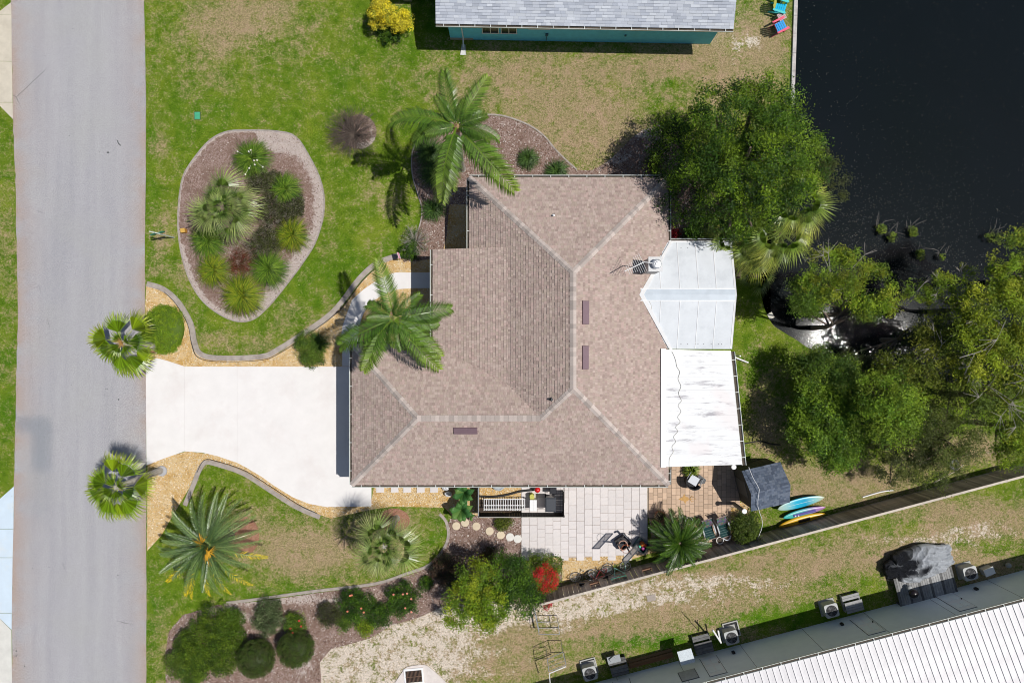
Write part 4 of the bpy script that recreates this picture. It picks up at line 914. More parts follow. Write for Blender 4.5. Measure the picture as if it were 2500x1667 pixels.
# --- sabal palms
sab = [fan(.85, 1.15, 26, (.12, .2, .03), (.3, .37, .1), 1.6, .26, .6, (.2, .24, .08)), fan(.75, 1.1, 24, (.15, .22, .04), (.36, .4, .14), 1.4, .22, .7, (.2, .24, .08)), fan(.6, 1.0, 24, (.07, .13, .02), (.2, .28, .06), 1.7, .28, .4, (.2, .24, .08)), fan(.2, .75, 24, (.11, .19, .03), (.28, .35, .09), 1.5, .3, .5, (.2, .24, .08))]
heartfr = [(k*72+random.uniform(-12, 12), random.uniform(25, 60), .9, 3) for k in range(5)]
fr = [(k*360/15+random.uniform(-8, 8), random.uniform(-15, 12), random.uniform(1.0, 1.25), k) for k in range(15)]+[(k*60+random.uniform(-12, 12), random.uniform(25, 50), .75, k+1) for k in range(6)]
palm('sabal_palm', 'bushy fan palm with grey green leaves in the oval island bed', P(590, 528), (*P(541, 505, 2.6), 2.6), fr+heartfr, sab, (.2, .17, BARK), None, 'palm tree')
fr = [(k*360/13+random.uniform(-8, 8), random.uniform(-18, 8), random.uniform(.9, 1.15), k) for k in range(13)]+[(k*60+random.uniform(-12, 12), random.uniform(15, 50), .75, k+1) for k in range(6)]
palm('sabal_palm', 'slender fan palm throwing a star shadow below the driveway', P(968, 1265), (*P(938, 1335, 4.6), 4.6), fr+heartfr, sab, (.16, .13, BARKP), None, 'palm tree')
fr = [(k*36+random.uniform(-8, 8), random.uniform(-20, 10), .8, k) for k in range(10)]
sabb = [fan(.85, 1.2, 26, (.13, .22, .02), (.28, .36, .06), 1.5, .3, .6, (.2, .26, .06)), fan(.75, 1.15, 24, (.18, .27, .03), (.36, .38, .06), 1.3, .26, .7, (.2, .26, .06)), fan(.6, 1.0, 24, (.08, .15, .015), (.2, .28, .04), 1.5, .3, .5, (.2, .26, .06))]
for i, (px, py, h, sc_, lb) in enumerate([(1905, 570, 4.2, 1.15, 'fan palm with yellowing tips at the pond edge under the big tree'), (1850, 600, 3.2, 1.0, 'fan palm beside the sunroom corner under the big tree'), (1790, 575, 3.0, .9, 'shaded fan palm between the house and the big tree'), (1945, 490, 5.0, 1.15, 'fan palm leaning over the pond right of the big tree')]):
    palm('sabal_palm', lb, P(px-60, py, 0), (*P(px, py, h), h), [(a+i*17, b, c*sc_*1.25, d) for a, b, c, d in fr]+[(a+20+i*9, b+30, c*sc_, d+1) for a, b, c, d in fr], sabb, (.17, .15, BARK), 'fan palms under the big tree', 'palm tree')
palm('sabal_palm', 'small young fan palm on the grass right of the sunroom', P(1838, 672), (*P(1848, 674, .7), .7), [(a, b+15, .6, d) for a, b, c, d in fr], sab, (.12, .1, BARK), None, 'palm tree')

# ------------------------------------------------------------------ trees
DG = [(.03, .075, .006), (.045, .105, .007), (.08, .16, .01), (.02, .05, .006)]
MG = [(.07, .13, .012), (.1, .17, .014), (.14, .21, .018), (.05, .1, .012)]
YG = [(.15, .24, .012), (.2, .28, .015), (.11, .18, .012), (.24, .28, .02)]
OG = [(.06, .075, .018), (.085, .1, .022), (.05, .06, .02), (.1, .12, .02)]
def tree(name, label, base, h, lobes, n, size, cols, group=None, cat='tree', trunk=.16, clump=.4, bark=BARK, shell=.7, hues=.4, asp=.42, nb=8, per=120, bare=0, up=.45, rr=1.0):
    """lobes: (px, py, height, radius, vertical radius) as seen in the photo"""
    bx, by = P(base[0], base[1]); t = thing(name, label, cat, (bx, by, 0), 0, group)
    Lb = []
    for px, py, z, r, rz in lobes:
        x, y = P(px, py, z); Lb.append((x-bx, y-by, z, r*rr, r*rr, rz))
    o, cc = crown('crown', Lb, n, size, cols, t, clump, per, shell=shell, hues=hues, asp=asp, up=up)
    MB().tube([(0, 0, -.3), (0.03, 0, h*.25), (.05, .05, h*.42)], [trunk*1.25, trunk, trunk*.8], 9).build('trunk', bark, t)
    tg = [(l[0]*random.uniform(.7, 1), l[1]*random.uniform(.7, 1), l[2]+l[5]*.3) for l in Lb]
    for i in range(nb):
        l = random.choice(Lb); a = random.random()*6.28; tg.append((l[0]+l[3]*.8*math.cos(a), l[1]+l[4]*.8*math.sin(a), l[2]+random.uniform(-.2, .5)*l[5]))
    limbs(t, (.05, .05, h*.4), tg, trunk*.55, bark)
    if bare:
        mb = MB()
        for i in range(bare):
            l = random.choice(Lb); a = random.random()*6.28; b = a+random.uniform(-.6, .6); r = l[3]
            p0 = (l[0], l[1], l[2]+l[5]*.4); p1 = (l[0]+r*.7*math.cos(a), l[1]+r*.7*math.sin(a), l[2]+l[5]*1.0); p2 = (l[0]+r*1.2*math.cos(b), l[1]+r*1.2*math.sin(b), l[2]+l[5]*1.1)
            mb.tube([p0, p1, p2], [.022, .014, .004], 4)
            for q in range(3):
                c_ = b+random.uniform(-1.2, 1.2); mb.tube([p1, (p1[0]+r*.5*math.cos(c_), p1[1]+r*.5*math.sin(c_), p1[2]+.2)], [.012, .004], 4)
        tag(mb.build('bare_twigs', mat_twig, t), kind='stuff')
    return t
mat_twig = mat_simple('grey_twig', (.34, .31, .28), .85, var=.2, scale=9)
tree('broadleaf_tree', 'largest dark green broadleaf tree between the house and the pond', (1735, 430), 7.0,
     [(1815, 375, 6.0, 2.8, 2.9), (1893, 405, 5.2, 2.375, 2.2), (1768, 305, 4.6, 2.1849999999999996, 1.6), (1863, 295, 5.3, 2.09, 1.5), (1668, 375, 3.0, 1.805, 1.5), (1712, 460, 3.6, 2.09, 1.8), (1805, 475, 5.0, 2.2, 2.0), (1943, 345, 4.6, 1.2349999999999999, 1.2), (1628, 345, 2.4, 1.045, 1.1)],
     70000, .12, [(.035, .085, .005), (.06, .125, .007), (.11, .19, .01), (.022, .055, .005), (.15, .24, .011)], trunk=.32, clump=.36, shell=.6, nb=14)
tree('broadleaf_tree', 'small thin olive tree at the pond edge right of the biggest tree', (1960, 470), 3.2, [(2010, 450, 2.8, 1.3, .9), (1998, 400, 2.6, .8, .7)], 4500, .09, OG, clump=.25, trunk=.08, nb=5)
TG = 'trees on the pond bank'
bank = [
 ('airy bright green tree standing over the water, nearest the sunroom', (2010, 770), 4.6, [(2020, 665, 4.4, 1.3, .8), (2075, 655, 4.5, 1.0, .7), (2120, 705, 4.2, 1.2, .8), (2055, 712, 4.2, .8, .6), (1990, 715, 3.9, .8, .7), (2160, 745, 4, .7, .7)], 15000, .11, YG, .28),
 ('green tree beside the sun glint on the water', (1990, 800), 4.2, [(1968, 722, 3.8, .85, .7), (2115, 750, 3.9, .6, .5)], 12000, .11, [(.08, .15, .012), (.11, .18, .015), (.06, .11, .012)], .28),
 ('dark tree leaning from the bank below the sun glint', (2000, 890), 3.8, [(1998, 905, 2.5, 1.1, .9), (2060, 925, 2.8, 1.2, 1.0), (1945, 882, 2.0, .6, .6)], 13000, .11, MG, .3),
 ('dense green tree nearest the grass right of the patio cover', (1975, 1020), 4.4, [(2005, 1030, 2.9, 1.6, 1.3), (2050, 1080, 2.8, 1.2, 1.1), (1985, 975, 2.6, 1.2, 1.0), (2035, 1110, 2.3, .9, .8), (1960, 1000, 2.2, .8, .7)], 24000, .12, [(.06, .13, .01), (.1, .18, .012), (.14, .23, .014)], .34),
 ('bright green tree second from the left in the bank grove', (2120, 990), 5.0, [(2160, 985, 4.7, 1.6, 1.2), (2185, 1025, 4.4, 1.3, 1.0), (2120, 1020, 4.2, .9, .8)], 18000, .12, [(.09, .17, .012), (.14, .23, .015), (.18, .26, .018)], .34),
 ('round olive tree at the front edge of the grove', (2150, 1090), 3.4, [(2195, 1100, 3.1, 1.6, 1.1), (2190, 1150, 2.4, .9, .7)], 12000, .09, OG, .26),
 ('olive green tree with fine leaves right of the round olive tree', (2250, 1060), 4.4, [(2300, 1060, 4.1, 1.9, 1.3), (2290, 1130, 3.3, 1.3, .9), (2340, 1000, 4, 1.2, 1)], 20000, .09, [(.07, .095, .018), (.1, .125, .02), (.055, .07, .015)], .3),
 ('yellowish tree in the middle of the grove', (2200, 900), 5.2, [(2265, 885, 4.4, 1.3, .9), (2190, 915, 3.6, 1.2, .9), (2275, 835, 4.4, .9, .7)], 12000, .1, [(.13, .17, .015), (.09, .13, .015), (.18, .2, .02)], .3),
 ('thin tree with bare twigs over the water', (2280, 760), 4.6, [(2290, 700, 4.3, .8, .5), (2230, 715, 4, .7, .5), (2340, 680, 4.4, .6, .5), (2310, 750, 4.4, 1.1, .7)], 6000, .1, YG, .24),
 ('sunlit yellow green tree near the right edge', (2340, 830), 6.0, [(2440, 780, 5.8, 1.9, 1.2), (2400, 850, 5.6, 1.7, 1.2), (2470, 870, 5.5, 1.5, 1.2), (2380, 760, 5.2, 1.1, .9)], 26000, .12, [(.18, .26, .012), (.24, .3, .015), (.13, .19, .012), (.27, .3, .02)], .32),
 ('tall tree at the right edge over the water', (2420, 690), 6.2, [(2490, 650, 5.8, 1.4, 1.0), (2480, 700, 5.6, 1.2, .9), (2530, 620, 5.5, 1.2, 1)], 12000, .12, YG, .3),
 ('tree with bare grey branches above the wooden fence', (2330, 960), 5.6, [(2400, 940, 5.2, 1.4, 1.0), (2450, 990, 5, 1.3, 1.0), (2370, 890, 5.2, .9, .7), (2480, 940, 5.2, 1.0, .8)], 12000, .11, [(.12, .18, .015), (.08, .12, .015), (.17, .21, .02)], .32),
 ('yellow green tree at the lower right end of the grove', (2380, 1030), 4.4, [(2450, 1040, 4.1, 1.2, .9), (2490, 1060, 4, 1.1, .9), (2460, 1100, 3.4, .8, .6)], 12000, .11, YG, .3),
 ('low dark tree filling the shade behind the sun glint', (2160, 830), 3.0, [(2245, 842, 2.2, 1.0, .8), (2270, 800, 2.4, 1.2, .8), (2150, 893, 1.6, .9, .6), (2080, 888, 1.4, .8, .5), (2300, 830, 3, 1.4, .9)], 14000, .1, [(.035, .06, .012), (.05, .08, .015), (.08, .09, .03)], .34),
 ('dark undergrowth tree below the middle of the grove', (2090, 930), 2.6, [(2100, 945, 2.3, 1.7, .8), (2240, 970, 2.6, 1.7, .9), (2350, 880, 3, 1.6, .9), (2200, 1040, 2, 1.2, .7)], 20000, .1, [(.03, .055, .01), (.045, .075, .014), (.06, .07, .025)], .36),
]
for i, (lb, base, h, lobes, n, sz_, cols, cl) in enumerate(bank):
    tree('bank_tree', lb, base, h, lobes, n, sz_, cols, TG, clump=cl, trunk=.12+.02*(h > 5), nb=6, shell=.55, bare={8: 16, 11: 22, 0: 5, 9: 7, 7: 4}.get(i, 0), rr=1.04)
# drowned twigs and sprigs in the water
for i, (px, py, lb) in enumerate([(2150, 555, 'leftmost'), (2175, 575, 'second'), (2228, 560, 'middle'), (2245, 618, 'lowest'), (2302, 625, 'small'), (2425, 575, 'rightmost')]):
    x, y = P(px, py); t = thing('water_sprig', {'leftmost': 'leftmost sprig of twigs poking from the pond', 'second': 'leafy sprig in the pond, just right of the leftmost one', 'middle': 'sprig with tall bare twigs in the middle of the pond group', 'lowest': 'brightest leafy sprig in the pond nearest the trees', 'small': 'smallest sprig in the pond, right of the brightest', 'rightmost': 'wide leafy sprig in the pond near the right edge'}[lb], 'sprig', (x, y, -.42), 0, 'sprigs in the pond')
    w_ = 1.2 if lb == 'rightmost' else .6
    crown('foliage', [(.1, 0, .25, .35*w_, .25*w_, .2), (.3*w_, -.2, .2, .25*w_, .2*w_, .15)], 380 if lb != 'small' else 120, .09, [(.14, .22, .015), (.24, .32, .03), (.05, .07, .015)], t, .12, 14)
    mb = MB()
    for k in range(5):
        a = random.uniform(.4, 2.6); l = random.uniform(.3, 1.1); b = a+random.uniform(-.5, .5)
        mb.tube([(0, 0, -.1), (l*.5*math.cos(a), l*.5*math.sin(a), .3), (l*math.cos(b), l*math.sin(b), .35)], [.009, .006, .003], 4)
    mb.build('twigs', mat_twig, t)

# ------------------------------------------------------------------ island bed planting and shrubs
TC = [(.08, .17, .012), (.13, .23, .02), (.2, .3, .03), (.045, .1, .01)]; TY = [(.2, .26, .012), (.14, .22, .012), (.28, .3, .02), (.07, .12, .01)]; TDk = [(.04, .09, .02), (.06, .12, .02), (.08, .15, .03)]
IG = 'strap leaved clumps in the island bed'
for px, py, r, h, n, cols, lb, fl in [
   (616, 388, .95, .8, 330, TC, 'grassy clump with white flowers at the top of the island bed', ((.8, .78, .7), 9)),
   (697, 462, .8, .7, 260, TC, 'grassy clump at the right side of the island bed', None),
   (714, 574, .85, .7, 260, TY, 'yellow green grassy clump low on the right of the island bed', None),
   (657, 658, .95, .8, 320, TC, 'grassy clump right of the lowest one in the island bed', None),
   (592, 722, 1.05, .8, 380, TY, 'lowest and yellowest grassy clump in the island bed', None),
   (522, 660, .85, .7, 260, TY, 'grassy clump at the lower left of the island bed', None),
   (508, 590, .9, .7, 260, TC, 'shaded grassy clump under the fan palm in the island bed', None)]:
    tuft('grassy_clump', lb, 'plant', px, py, r*1.3, h, int(n*2.6), cols, IG, .02, flowers=fl)
NG = 'dark strap leaved clumps in the upper mulch bed'
for px, py, r, h, lb in [(1290, 388, .6, .55, 'dark grassy clump, left of the two above the roof'), (1360, 419, .68, .55, 'dark grassy clump right against the upper gutter'), (1058, 512, .68, .6, 'dark grassy clump in the mulch left of the dark roof shadow'), (1050, 375, .95, .8, 'large dark clump under the tall feather palm'), (1058, 425, .8, .6, 'dark clump in the palm shade near the house corner')]:
    tuft('grassy_clump', lb, 'plant', px, py, r*1.2, h, 560, TDk, NG, .016)
HB = [(.04, .036, .022), (.07, .085, .03), (.03, .035, .016), (.2, .18, .15), (.1, .12, .03)]
for i, (px, py, r, h, lb) in enumerate([(672, 515, 1.25, .6, 'dark heathery shrub filling the centre of the island bed'), (640, 440, .9, .5, 'dark heathery shrub above the centre of the island bed'), (650, 590, 1.0, .5, 'dark heathery shrub below the centre of the island bed'), (715, 505, .7, .45, 'small dark heathery shrub at the right of the island bed'), (588, 640, .8, .4, 'rusty brown low shrub between the grassy clumps')]):
    bush('heathery_shrub', lb, 'shrub', px, py, r, h, HB if i < 4 else [(.12, .06, .03), (.09, .07, .03), (.2, .04, .03)], 12000 if i < 4 else 4000, .075, 'heathery shrubs in the island bed', clump=.13, asp=.28, mat=LEAFD, shell=.3, hues=.5, per=14)
def twiggy(name, label, cat, px, py, r, h, n, mat, leaves=0, cols=None):
    x, y = P(px, py, h*.3); t = thing(name, label, cat, (x, y, 0)); mb = MB()
    for k in range(n):
        a = random.gauss(0, 1)*1.0+PI if cat == 'bare shrub' and random.random() < .3 else random.random()*6.28
        l = r*random.uniform(.5, 1.05); hh = h*random.uniform(.5, 1)*(1.15-l/r*.4); p1 = (l*.45*math.cos(a), l*.45*math.sin(a), hh*.65); b = a+random.uniform(-.25, .25); p2 = (l*math.cos(b), l*math.sin(b), hh)
        mb.tube([(0, 0, 0), p1, p2], [.016, .009, .003], 4, False)
        for q in range(4):
            c_ = b+random.uniform(-.9, .9); l2 = r*random.uniform(.15, .35); mb.tube([tuple(lerp3(p1, p2, q/4)), (p1[0]+(p2[0]-p1[0])*q/4+l2*math.cos(c_), p1[1]+(p2[1]-p1[1])*q/4+l2*math.sin(c_), hh*random.uniform(.7, 1.1))], [.006, .002], 4, False)
    mb.build('twigs', mat, t)
    if leaves: crown('foliage', [(0, 0, h*.5, r*.8, r*.8, h*.4)], leaves, .06, cols, t, .15, 12)
    return t
TW = mat_simple('dark_twig', (.11, .085, .07), .9, var=.3, scale=9)
twiggy('bare_shrub', 'leafless brown shrub in the round mulch ring on the lawn', 'bare shrub', 862, 326, 1.6, .9, 190, TW)
twiggy('bare_shrub', 'silvery bare twigged shrub near the garden flag', 'bare shrub', 1015, 590, .95, .7, 70, mat_twig, 900, TDk)
bush('shrub', 'small dark green shrub beside the garden flag', 'shrub', 1000, 612, .65, .6, DG, 2600, .08, clump=.14)
bush('hedge', 'rounded yellow green ground cover mound beside the upper fan palm', 'hedge', 398, 803, 1.2, .5, [(.13, .22, .008), (.17, .25, .01), (.10, .18, .008)], 26000, .06, clump=.1, ry=1.55, shell=.85, hues=.12, lobes=[(392, 803, .08, 1.15, 1.35, .42), (405, 780, .08, .9, .8, .4), (400, 832, .08, .9, .75, .4)])
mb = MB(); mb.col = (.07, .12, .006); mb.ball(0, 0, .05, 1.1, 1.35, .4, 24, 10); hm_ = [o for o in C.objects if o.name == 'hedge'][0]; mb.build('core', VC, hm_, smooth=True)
bush('shrub', 'dark green shrub on the yellow gravel above the driveway', 'shrub', 757, 852, 1.05, .9, [(.055, .11, .012), (.09, .15, .014), (.12, .17, .02)], 7500, .085, clump=.2)
tuft('grassy_clump', 'fountain of thin leaves beside the gravel shrub above the driveway', 'plant', 778, 838, .85, .8, 300, TDk, None, .015)
bush('shrub', 'yellow flat topped shrub in front of the blue house, the left half', 'shrub', 932, 38, .82, 1.7, [(.62, .5, .02), (.7, .58, .04), (.5, .45, .03), (.35, .36, .03)], 7000, .09, 'yellow shrubs by the blue house', clump=.16, shell=.85, zc=.6)
bush('shrub', 'yellow flat topped shrub in front of the blue house, the right half', 'shrub', 982, 52, .66, 1.5, [(.62, .52, .02), (.7, .6, .04), (.5, .45, .03)], 5000, .09, 'yellow shrubs by the blue house', clump=.16, shell=.85, zc=.6)
bush('shrub', 'dark green underbush below the yellow shrubs by the blue house', 'shrub', 952, 68, .95, .7, DG, 3500, .09, clump=.16)
LG = [(.13, .22, .01), (.19, .27, .012), (.25, .3, .015), (.1, .17, .012)]
tree('lime_tree', 'bright lime green bushy tree beside the red flowering bush', (1150, 1415), 3.4, [(1160, 1420, 2.9, 1.1, .8), (1190, 1470, 2.7, 1.1, .8), (1130, 1460, 2.4, .9, .8), (1178, 1400, 2.5, .7, .7), (1120, 1500, 1.9, .7, .6), (1185, 1505, 2, .6, .5), (1210, 1430, 2.4, .6, .6)], 17000, .12, LG, cat='tree', trunk=.08, clump=.26, bark=BARK)
tree('dark_bush', 'dark green tall bush between the lime tree and the red flowers', (1240, 1385), 3.0, [(1240, 1410, 2.5, 1.2, .9), (1260, 1460, 2.3, 1.1, .8), (1236, 1395, 2.3, .7, .8), (1290, 1440, 2.0, .8, .7)], 15000, .1, DG, cat='bush', trunk=.07, clump=.26)
t = bush('flowering_bush', 'green bush with bright red flower sprays beside the paved patio', 'bush', 1330, 1400, 1.2, 1.6, [(.06, .11, .012), (.1, .16, .014), (.15, .2, .02)], 9000, .09, clump=.2, lobes=[(1320, 1400, .95, 1.1, 1.1, .7), (1350, 1375, 1.0, .6, .5, .5), (1300, 1440, .8, .6, .6, .5)])
crown('red_flowers', [(.05, .25, 1.65, .3, .6, .25), (-.35, .05, 1.6, .3, .5, .25), (.45, -.1, 1.55, .25, .5, .2), (-.1, -.6, 1.4, .3, .3, .2)], 2600, .06, [(.6, .012, .02), (.45, .01, .015), (.7, .03, .04)], t, .14, 14)
t = bush('flowering_bush', 'small pinkish red flower spray below the tall bushes near the fence end', 'bush', 1335, 1478, .32, .5, [(.5, .02, .04), (.6, .04, .06), (.1, .12, .02)], 700, .06, clump=.1)
for px, py, r, h, n, cols, lb, fl in [
   (508, 1572, 2.15, 1.2, 40000, [(.05, .1, .006), (.08, .14, .008), (.12, .18, .01), (.03, .06, .006)], 'biggest spreading hedge shrub at the bottom left', None),
   (440, 1620, .9, .9, 5000, [(.07, .12, .012), (.12, .17, .02)], 'leafy shrub at the lower left end of the hedge', None),
   (560, 1530, .9, 1.0, 7000, [(.06, .12, .008), (.09, .15, .01)], 'upper right hump of the spreading bottom left hedge', None),
   (470, 1640, 1.0, .9, 7000, [(.05, .1, .008), (.1, .16, .012)], 'lowest leafy shrub by the bottom edge left of the ball hedges', None),
   (800, 1500, .8, .7, 3500, [(.05, .06, .02), (.09, .1, .03), (.05, .045, .03)], 'brownish thin shrub right of the ball hedges', None),
   (925, 1500, .8, .7, 3800, DG, 'dark low shrub between the two flowering shrubs', None),
   (656, 1510, 1.1, .9, 6500, [(.09, .12, .05), (.13, .16, .07), (.06, .09, .03)], 'greyish green shrub above the left ball hedge', None),
   (720, 1520, .62, .8, 3600, MG, 'small green shrub with a red flower above the right ball hedge', ((.6, .05, .05), 4)),
   (866, 1475, 1.15, 1.1, 6500, DG, 'dark shrub with orange flowers in the lower mulch bed', ((.75, .25, .15), 5)),
   (985, 1462, 1.1, 1.0, 6500, DG, 'dark shrub with coral flowers left of the lime tree', ((.75, .28, .2), 6)),
   (890, 1530, .55, .5, 1800, LG, 'small lime shrub at the sandy edge of the lower bed', None),
   (840, 1520, .5, .5, 1500, MG, 'small green shrub at the sandy edge of the lower bed', None),
   (1100, 1400, 1.2, 1.0, 5500, [(.035, .03, .022), (.05, .06, .02), (.09, .05, .03)], 'dusky dark shrub left of the lime tree', None),
   (1040, 1427, .4, .45, 1100, DG, 'tiny dark shrub beside the round mulch curve', None),
   (1075, 1388, .75, .7, 2600, [(.03, .03, .025), (.05, .05, .025), (.08, .045, .03)], 'dark brownish shrub below the round stepping stones', None),
   (1190, 1358, .5, .5, 2000, [(.05, .05, .02), (.12, .06, .025), (.07, .08, .02)], 'rusty small shrub below the third round stepping stone', None),
   (1228, 1277, .5, .45, 1700, [(.08, .11, .015), (.12, .14, .02)], 'low green shrub under the long garden enclosure', None),
   (1820, 1290, 1.0, 1.3, 7500, [(.05, .085, .012), (.08, .12, .015)], 'green climbing bush beside the two lounge chairs', None),
   (1700, 585, .95, .8, 5500, MG, 'bright round shrub tucked above the sunroom roof', None),
   (1645, 575, .4, .7, 1100, [(.45, .015, .03), (.5, .03, .05), (.08, .1, .02)], 'red leaved shrub against the house corner by the sunroom', None),
   (1600, 400, .6, .5, 1800, OG, 'straggly shrub in the shade above the house corner', None)]:
    t = bush('shrub', lb, 'shrub', px, py, r, h, cols, n, .085 if r < 1.5 else .075, 'garden shrubs', clump=.2)
    if fl:
        for k in range(fl[1]):
            a = random.random()*6.28; q = r*random.uniform(.3, .8); mb = MB(); mb.col = fl[0]
            for e in range(5): mb.ball(.035*math.cos(e*1.256), .035*math.sin(e*1.256), 0, .035, .025, .02, 6, 4)
            mb.build('flower', VC, t, (q*math.cos(a), q*math.sin(a), h*.98))
# clipped ball hedges
for px, py, r, lb in [(625, 1607, 1.02, 'left clipped ball hedge at the bottom of the garden'), (722, 1583, 1.0, 'right clipped ball hedge at the bottom of the garden')]:
    x, y = P(px, py, .9); t = thing('ball_hedge', lb, 'hedge', (x, y, 0), 0, 'clipped ball hedges')
    crown('foliage', [(0, 0, .85, r*.96, r*.96, .8)], 17000, .05, [(.05, .09, .012), (.07, .11, .014), (.06, .07, .018)], t, .1, 30, zmin=-.6, shell=.93, hues=.12)
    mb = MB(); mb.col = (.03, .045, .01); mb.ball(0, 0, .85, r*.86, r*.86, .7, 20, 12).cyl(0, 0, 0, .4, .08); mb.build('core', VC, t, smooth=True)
# cycad like palm by the patio, banana plants
fr = [(k*360/34+random.uniform(-9, 9), random.uniform(-18, 8), random.uniform(.7, 1.15), 0) for k in range(34)]+[(k*360/26+random.uniform(-9, 9), random.uniform(12, 45), random.uniform(.6, 1.0), 1) for k in range(26)]+[(k*45, 55, .6, 1) for k in range(8)]
pv = [feather(1.75, math.radians(35), math.radians(-42), .34, 44, (.02, .055, .006), (.07, .15, .01), .012, .2, .8, None, .3), feather(1.55, math.radians(30), math.radians(-45), .32, 42, (.025, .07, .006), (.1, .2, .012), .012, .2, .8, None, .3)]
palm('cycad', 'large dark green cycad between the white patio and the fence', P(1640, 1300), (*P(1660, 1325, 1.8), 1.8), fr, pv, (.2, .18, BARK), None, 'cycad')
crown('inner_leaves', [(.2, -.2, .8, 1.35, 1.15, .7)], 7000, .1, [(.02, .05, .006), (.035, .08, .008)], [o for o in C.objects if o.name == 'cycad'][0], .2, 26, asp=.2)
def banana(label, px, py, h, nl, L, cols):
    x, y = P(px, py); t = thing('broadleaf_plant', label, 'plant', (x, y, 0), 0, 'broad leaved plants by the gutter')
    for k in range(nl):
        a = k*2.4+random.random()*.5; n = 7; mb = MB(); vs = []; l = L*random.uniform(.8, 1.15); c = random.choice(cols); mb.col = c
        for i in range(n+1):
            s_ = i/n; w_ = .17*math.sin(PI*(s_**.8)*.97+.03)*L*1.6; r = l*s_*.85; z = h*(.45+.55*math.sin(s_*2.2)); b = len(mb.v)
            mb.v += [(r*math.cos(a)-w_*math.sin(a), r*math.sin(a)+w_*math.cos(a), z-.03), (r*math.cos(a), r*math.sin(a), z+.03), (r*math.cos(a)+w_*math.sin(a), r*math.sin(a)-w_*math.cos(a), z-.03)]; mb.c += [c, (c[0]*1.6, c[1]*1.4, c[2]*2), c]
            if i: mb.f += [(b-3, b-2, b+1, b), (b-2, b-1, b+2, b+1)]
        mb.build('leaf', LEAF, t)
    mb = MB(); mb.col = (.12, .15, .03); mb.tube([(0, 0, 0), (0, 0, h*.5)], [.07, .04], 7); mb.build('stem', VC, t)
BC = [(.03, .1, .02), (.05, .14, .025), (.08, .17, .03)]
banana('broad leaved plant against the gutter left of the enclosure', 1135, 1196, 1.3, 9, .75, BC)
banana('broad leaved plant at the lower left corner of the enclosure', 1128, 1238, 1.2, 9, .8, BC)
banana('single light green broad leaved plant near the round stepping stones', 1149, 1256, .5, 4, .32, [(.1, .22, .04)])
tuft('fern', 'bright fern in the corner under the patio roof', 'fern', 1688, 1147, .55, .7, 260, [(.15, .22, .02), (.22, .27, .03), (.1, .16, .02)], None, .03)

# ------------------------------------------------------------------ white and tan paving
def paver_mat(name, a, b, dirt, ov):
    return mat_simple(name, a, .85, var=.08, scale=4, bmp=.15, objvar=ov, spec=.15, dirt=(dirt, 3, .4))
PVW = paver_mat('white_paver', (.66, .62, .61), None, (.55, .48, .44), .05); PVT = paver_mat('tan_paver', (.55, .40, .29), None, (.42, .33, .27), .16)
PVJ = mat_simple('dark_joint', (.2, .165, .13), .95, var=.3, scale=14)
pm = {}
def block(parent, name, mat, x0, y0, x1, y1, z0, z1):
    """one chamfered paving block, mesh shared by size"""
    sx, sy = round(x1-x0, 2), round(y1-y0, 2); key = (name, sx, sy, z1-z0)
    if key not in pm:
        c = .006; a, b = sx/2-.007, sy/2-.007; h_ = z1-z0; mb = MB()
        vs = [(-a, -b, 0), (a, -b, 0), (a, b, 0), (-a, b, 0), (-a, -b, h_-c), (a, -b, h_-c), (a, b, h_-c), (-a, b, h_-c), (-a+c, -b+c, h_), (a-c, -b+c, h_), (a-c, b-c, h_), (-a+c, b-c, h_)]
        mb._a(vs, [(0, 1, 5, 4), (1, 2, 6, 5), (2, 3, 7, 6), (3, 0, 4, 7), (4, 5, 9, 8), (5, 6, 10, 9), (6, 7, 11, 10), (7, 4, 8, 11), (8, 9, 10, 11)]); pm[key] = mb.me(name, mat)
    return add(name, pm[key], parent, ((x0+x1)/2, (y0+y1)/2, z0+random.uniform(0, .004)))
wp = bpy.data.objects.new('white_patio', None); C.objects.link(wp); wp['kind'] = 'structure'
MB().prism(PP([(1272, 1165), (1581, 1165), (1581, 1352), (1380, 1362), (1272, 1358)]), .0, .03).build('joint_bed', mat_simple('pale_joint', (.45, .38, .33), .9), wp)
cw = (1580-1273)/16*S
x0, yt = P(1273, 1166)
for i in range(16):
    y = yt-(.0 if i % 2 else .22); yend = P(0, 1366 if i % 2 == (0 if i < 4 else 1) else 1355)[1]
    xa = x0+i*cw
    if i > 13: yend = P(0, 1330)[1]
    while y > yend+.1:
        l = random.choice((.45, .45, .45, .675, .9)); l = min(l, y-yend) if y-l-yend > .2 or y-l < yend else l
        l = round(max(l, .2)/.075)*.075
        block(wp, 'paver', PVW, xa, y-l, xa+cw, y, .02, .055); y -= l
tp = bpy.data.objects.new('tan_patio', None); C.objects.link(tp); tp['kind'] = 'structure'
tpoly = PP([(1582, 1170), (1634, 1170), (1634, 1130), (1806, 1130), (1806, 1238), (1779, 1238), (1786, 1318), (1722, 1332), (1703, 1264), (1582, 1264)])
MB().prism(tpoly, .0, .03).build('joint_bed', PVJ, tp)
x0, y0 = P(1583, 1130); g_ = .262; cols_ = int(9.6/g_); cnt = 0
for i in range(cols_):
    xa = x0+i*g_; y = y0-random.choice((0, .13))
    while y > P(0, 1335)[1]:
        l = random.choice((.26, .26, .39)); cxp, cyp = np.array([xa+g_/2]), np.array([y-l/2])
        if inside(tpoly, cxp, cyp)[0] and cnt < 296: block(tp, 'paver', PVT, xa, y-l, xa+g_, y, .02, .05); cnt += 1
        y -= l
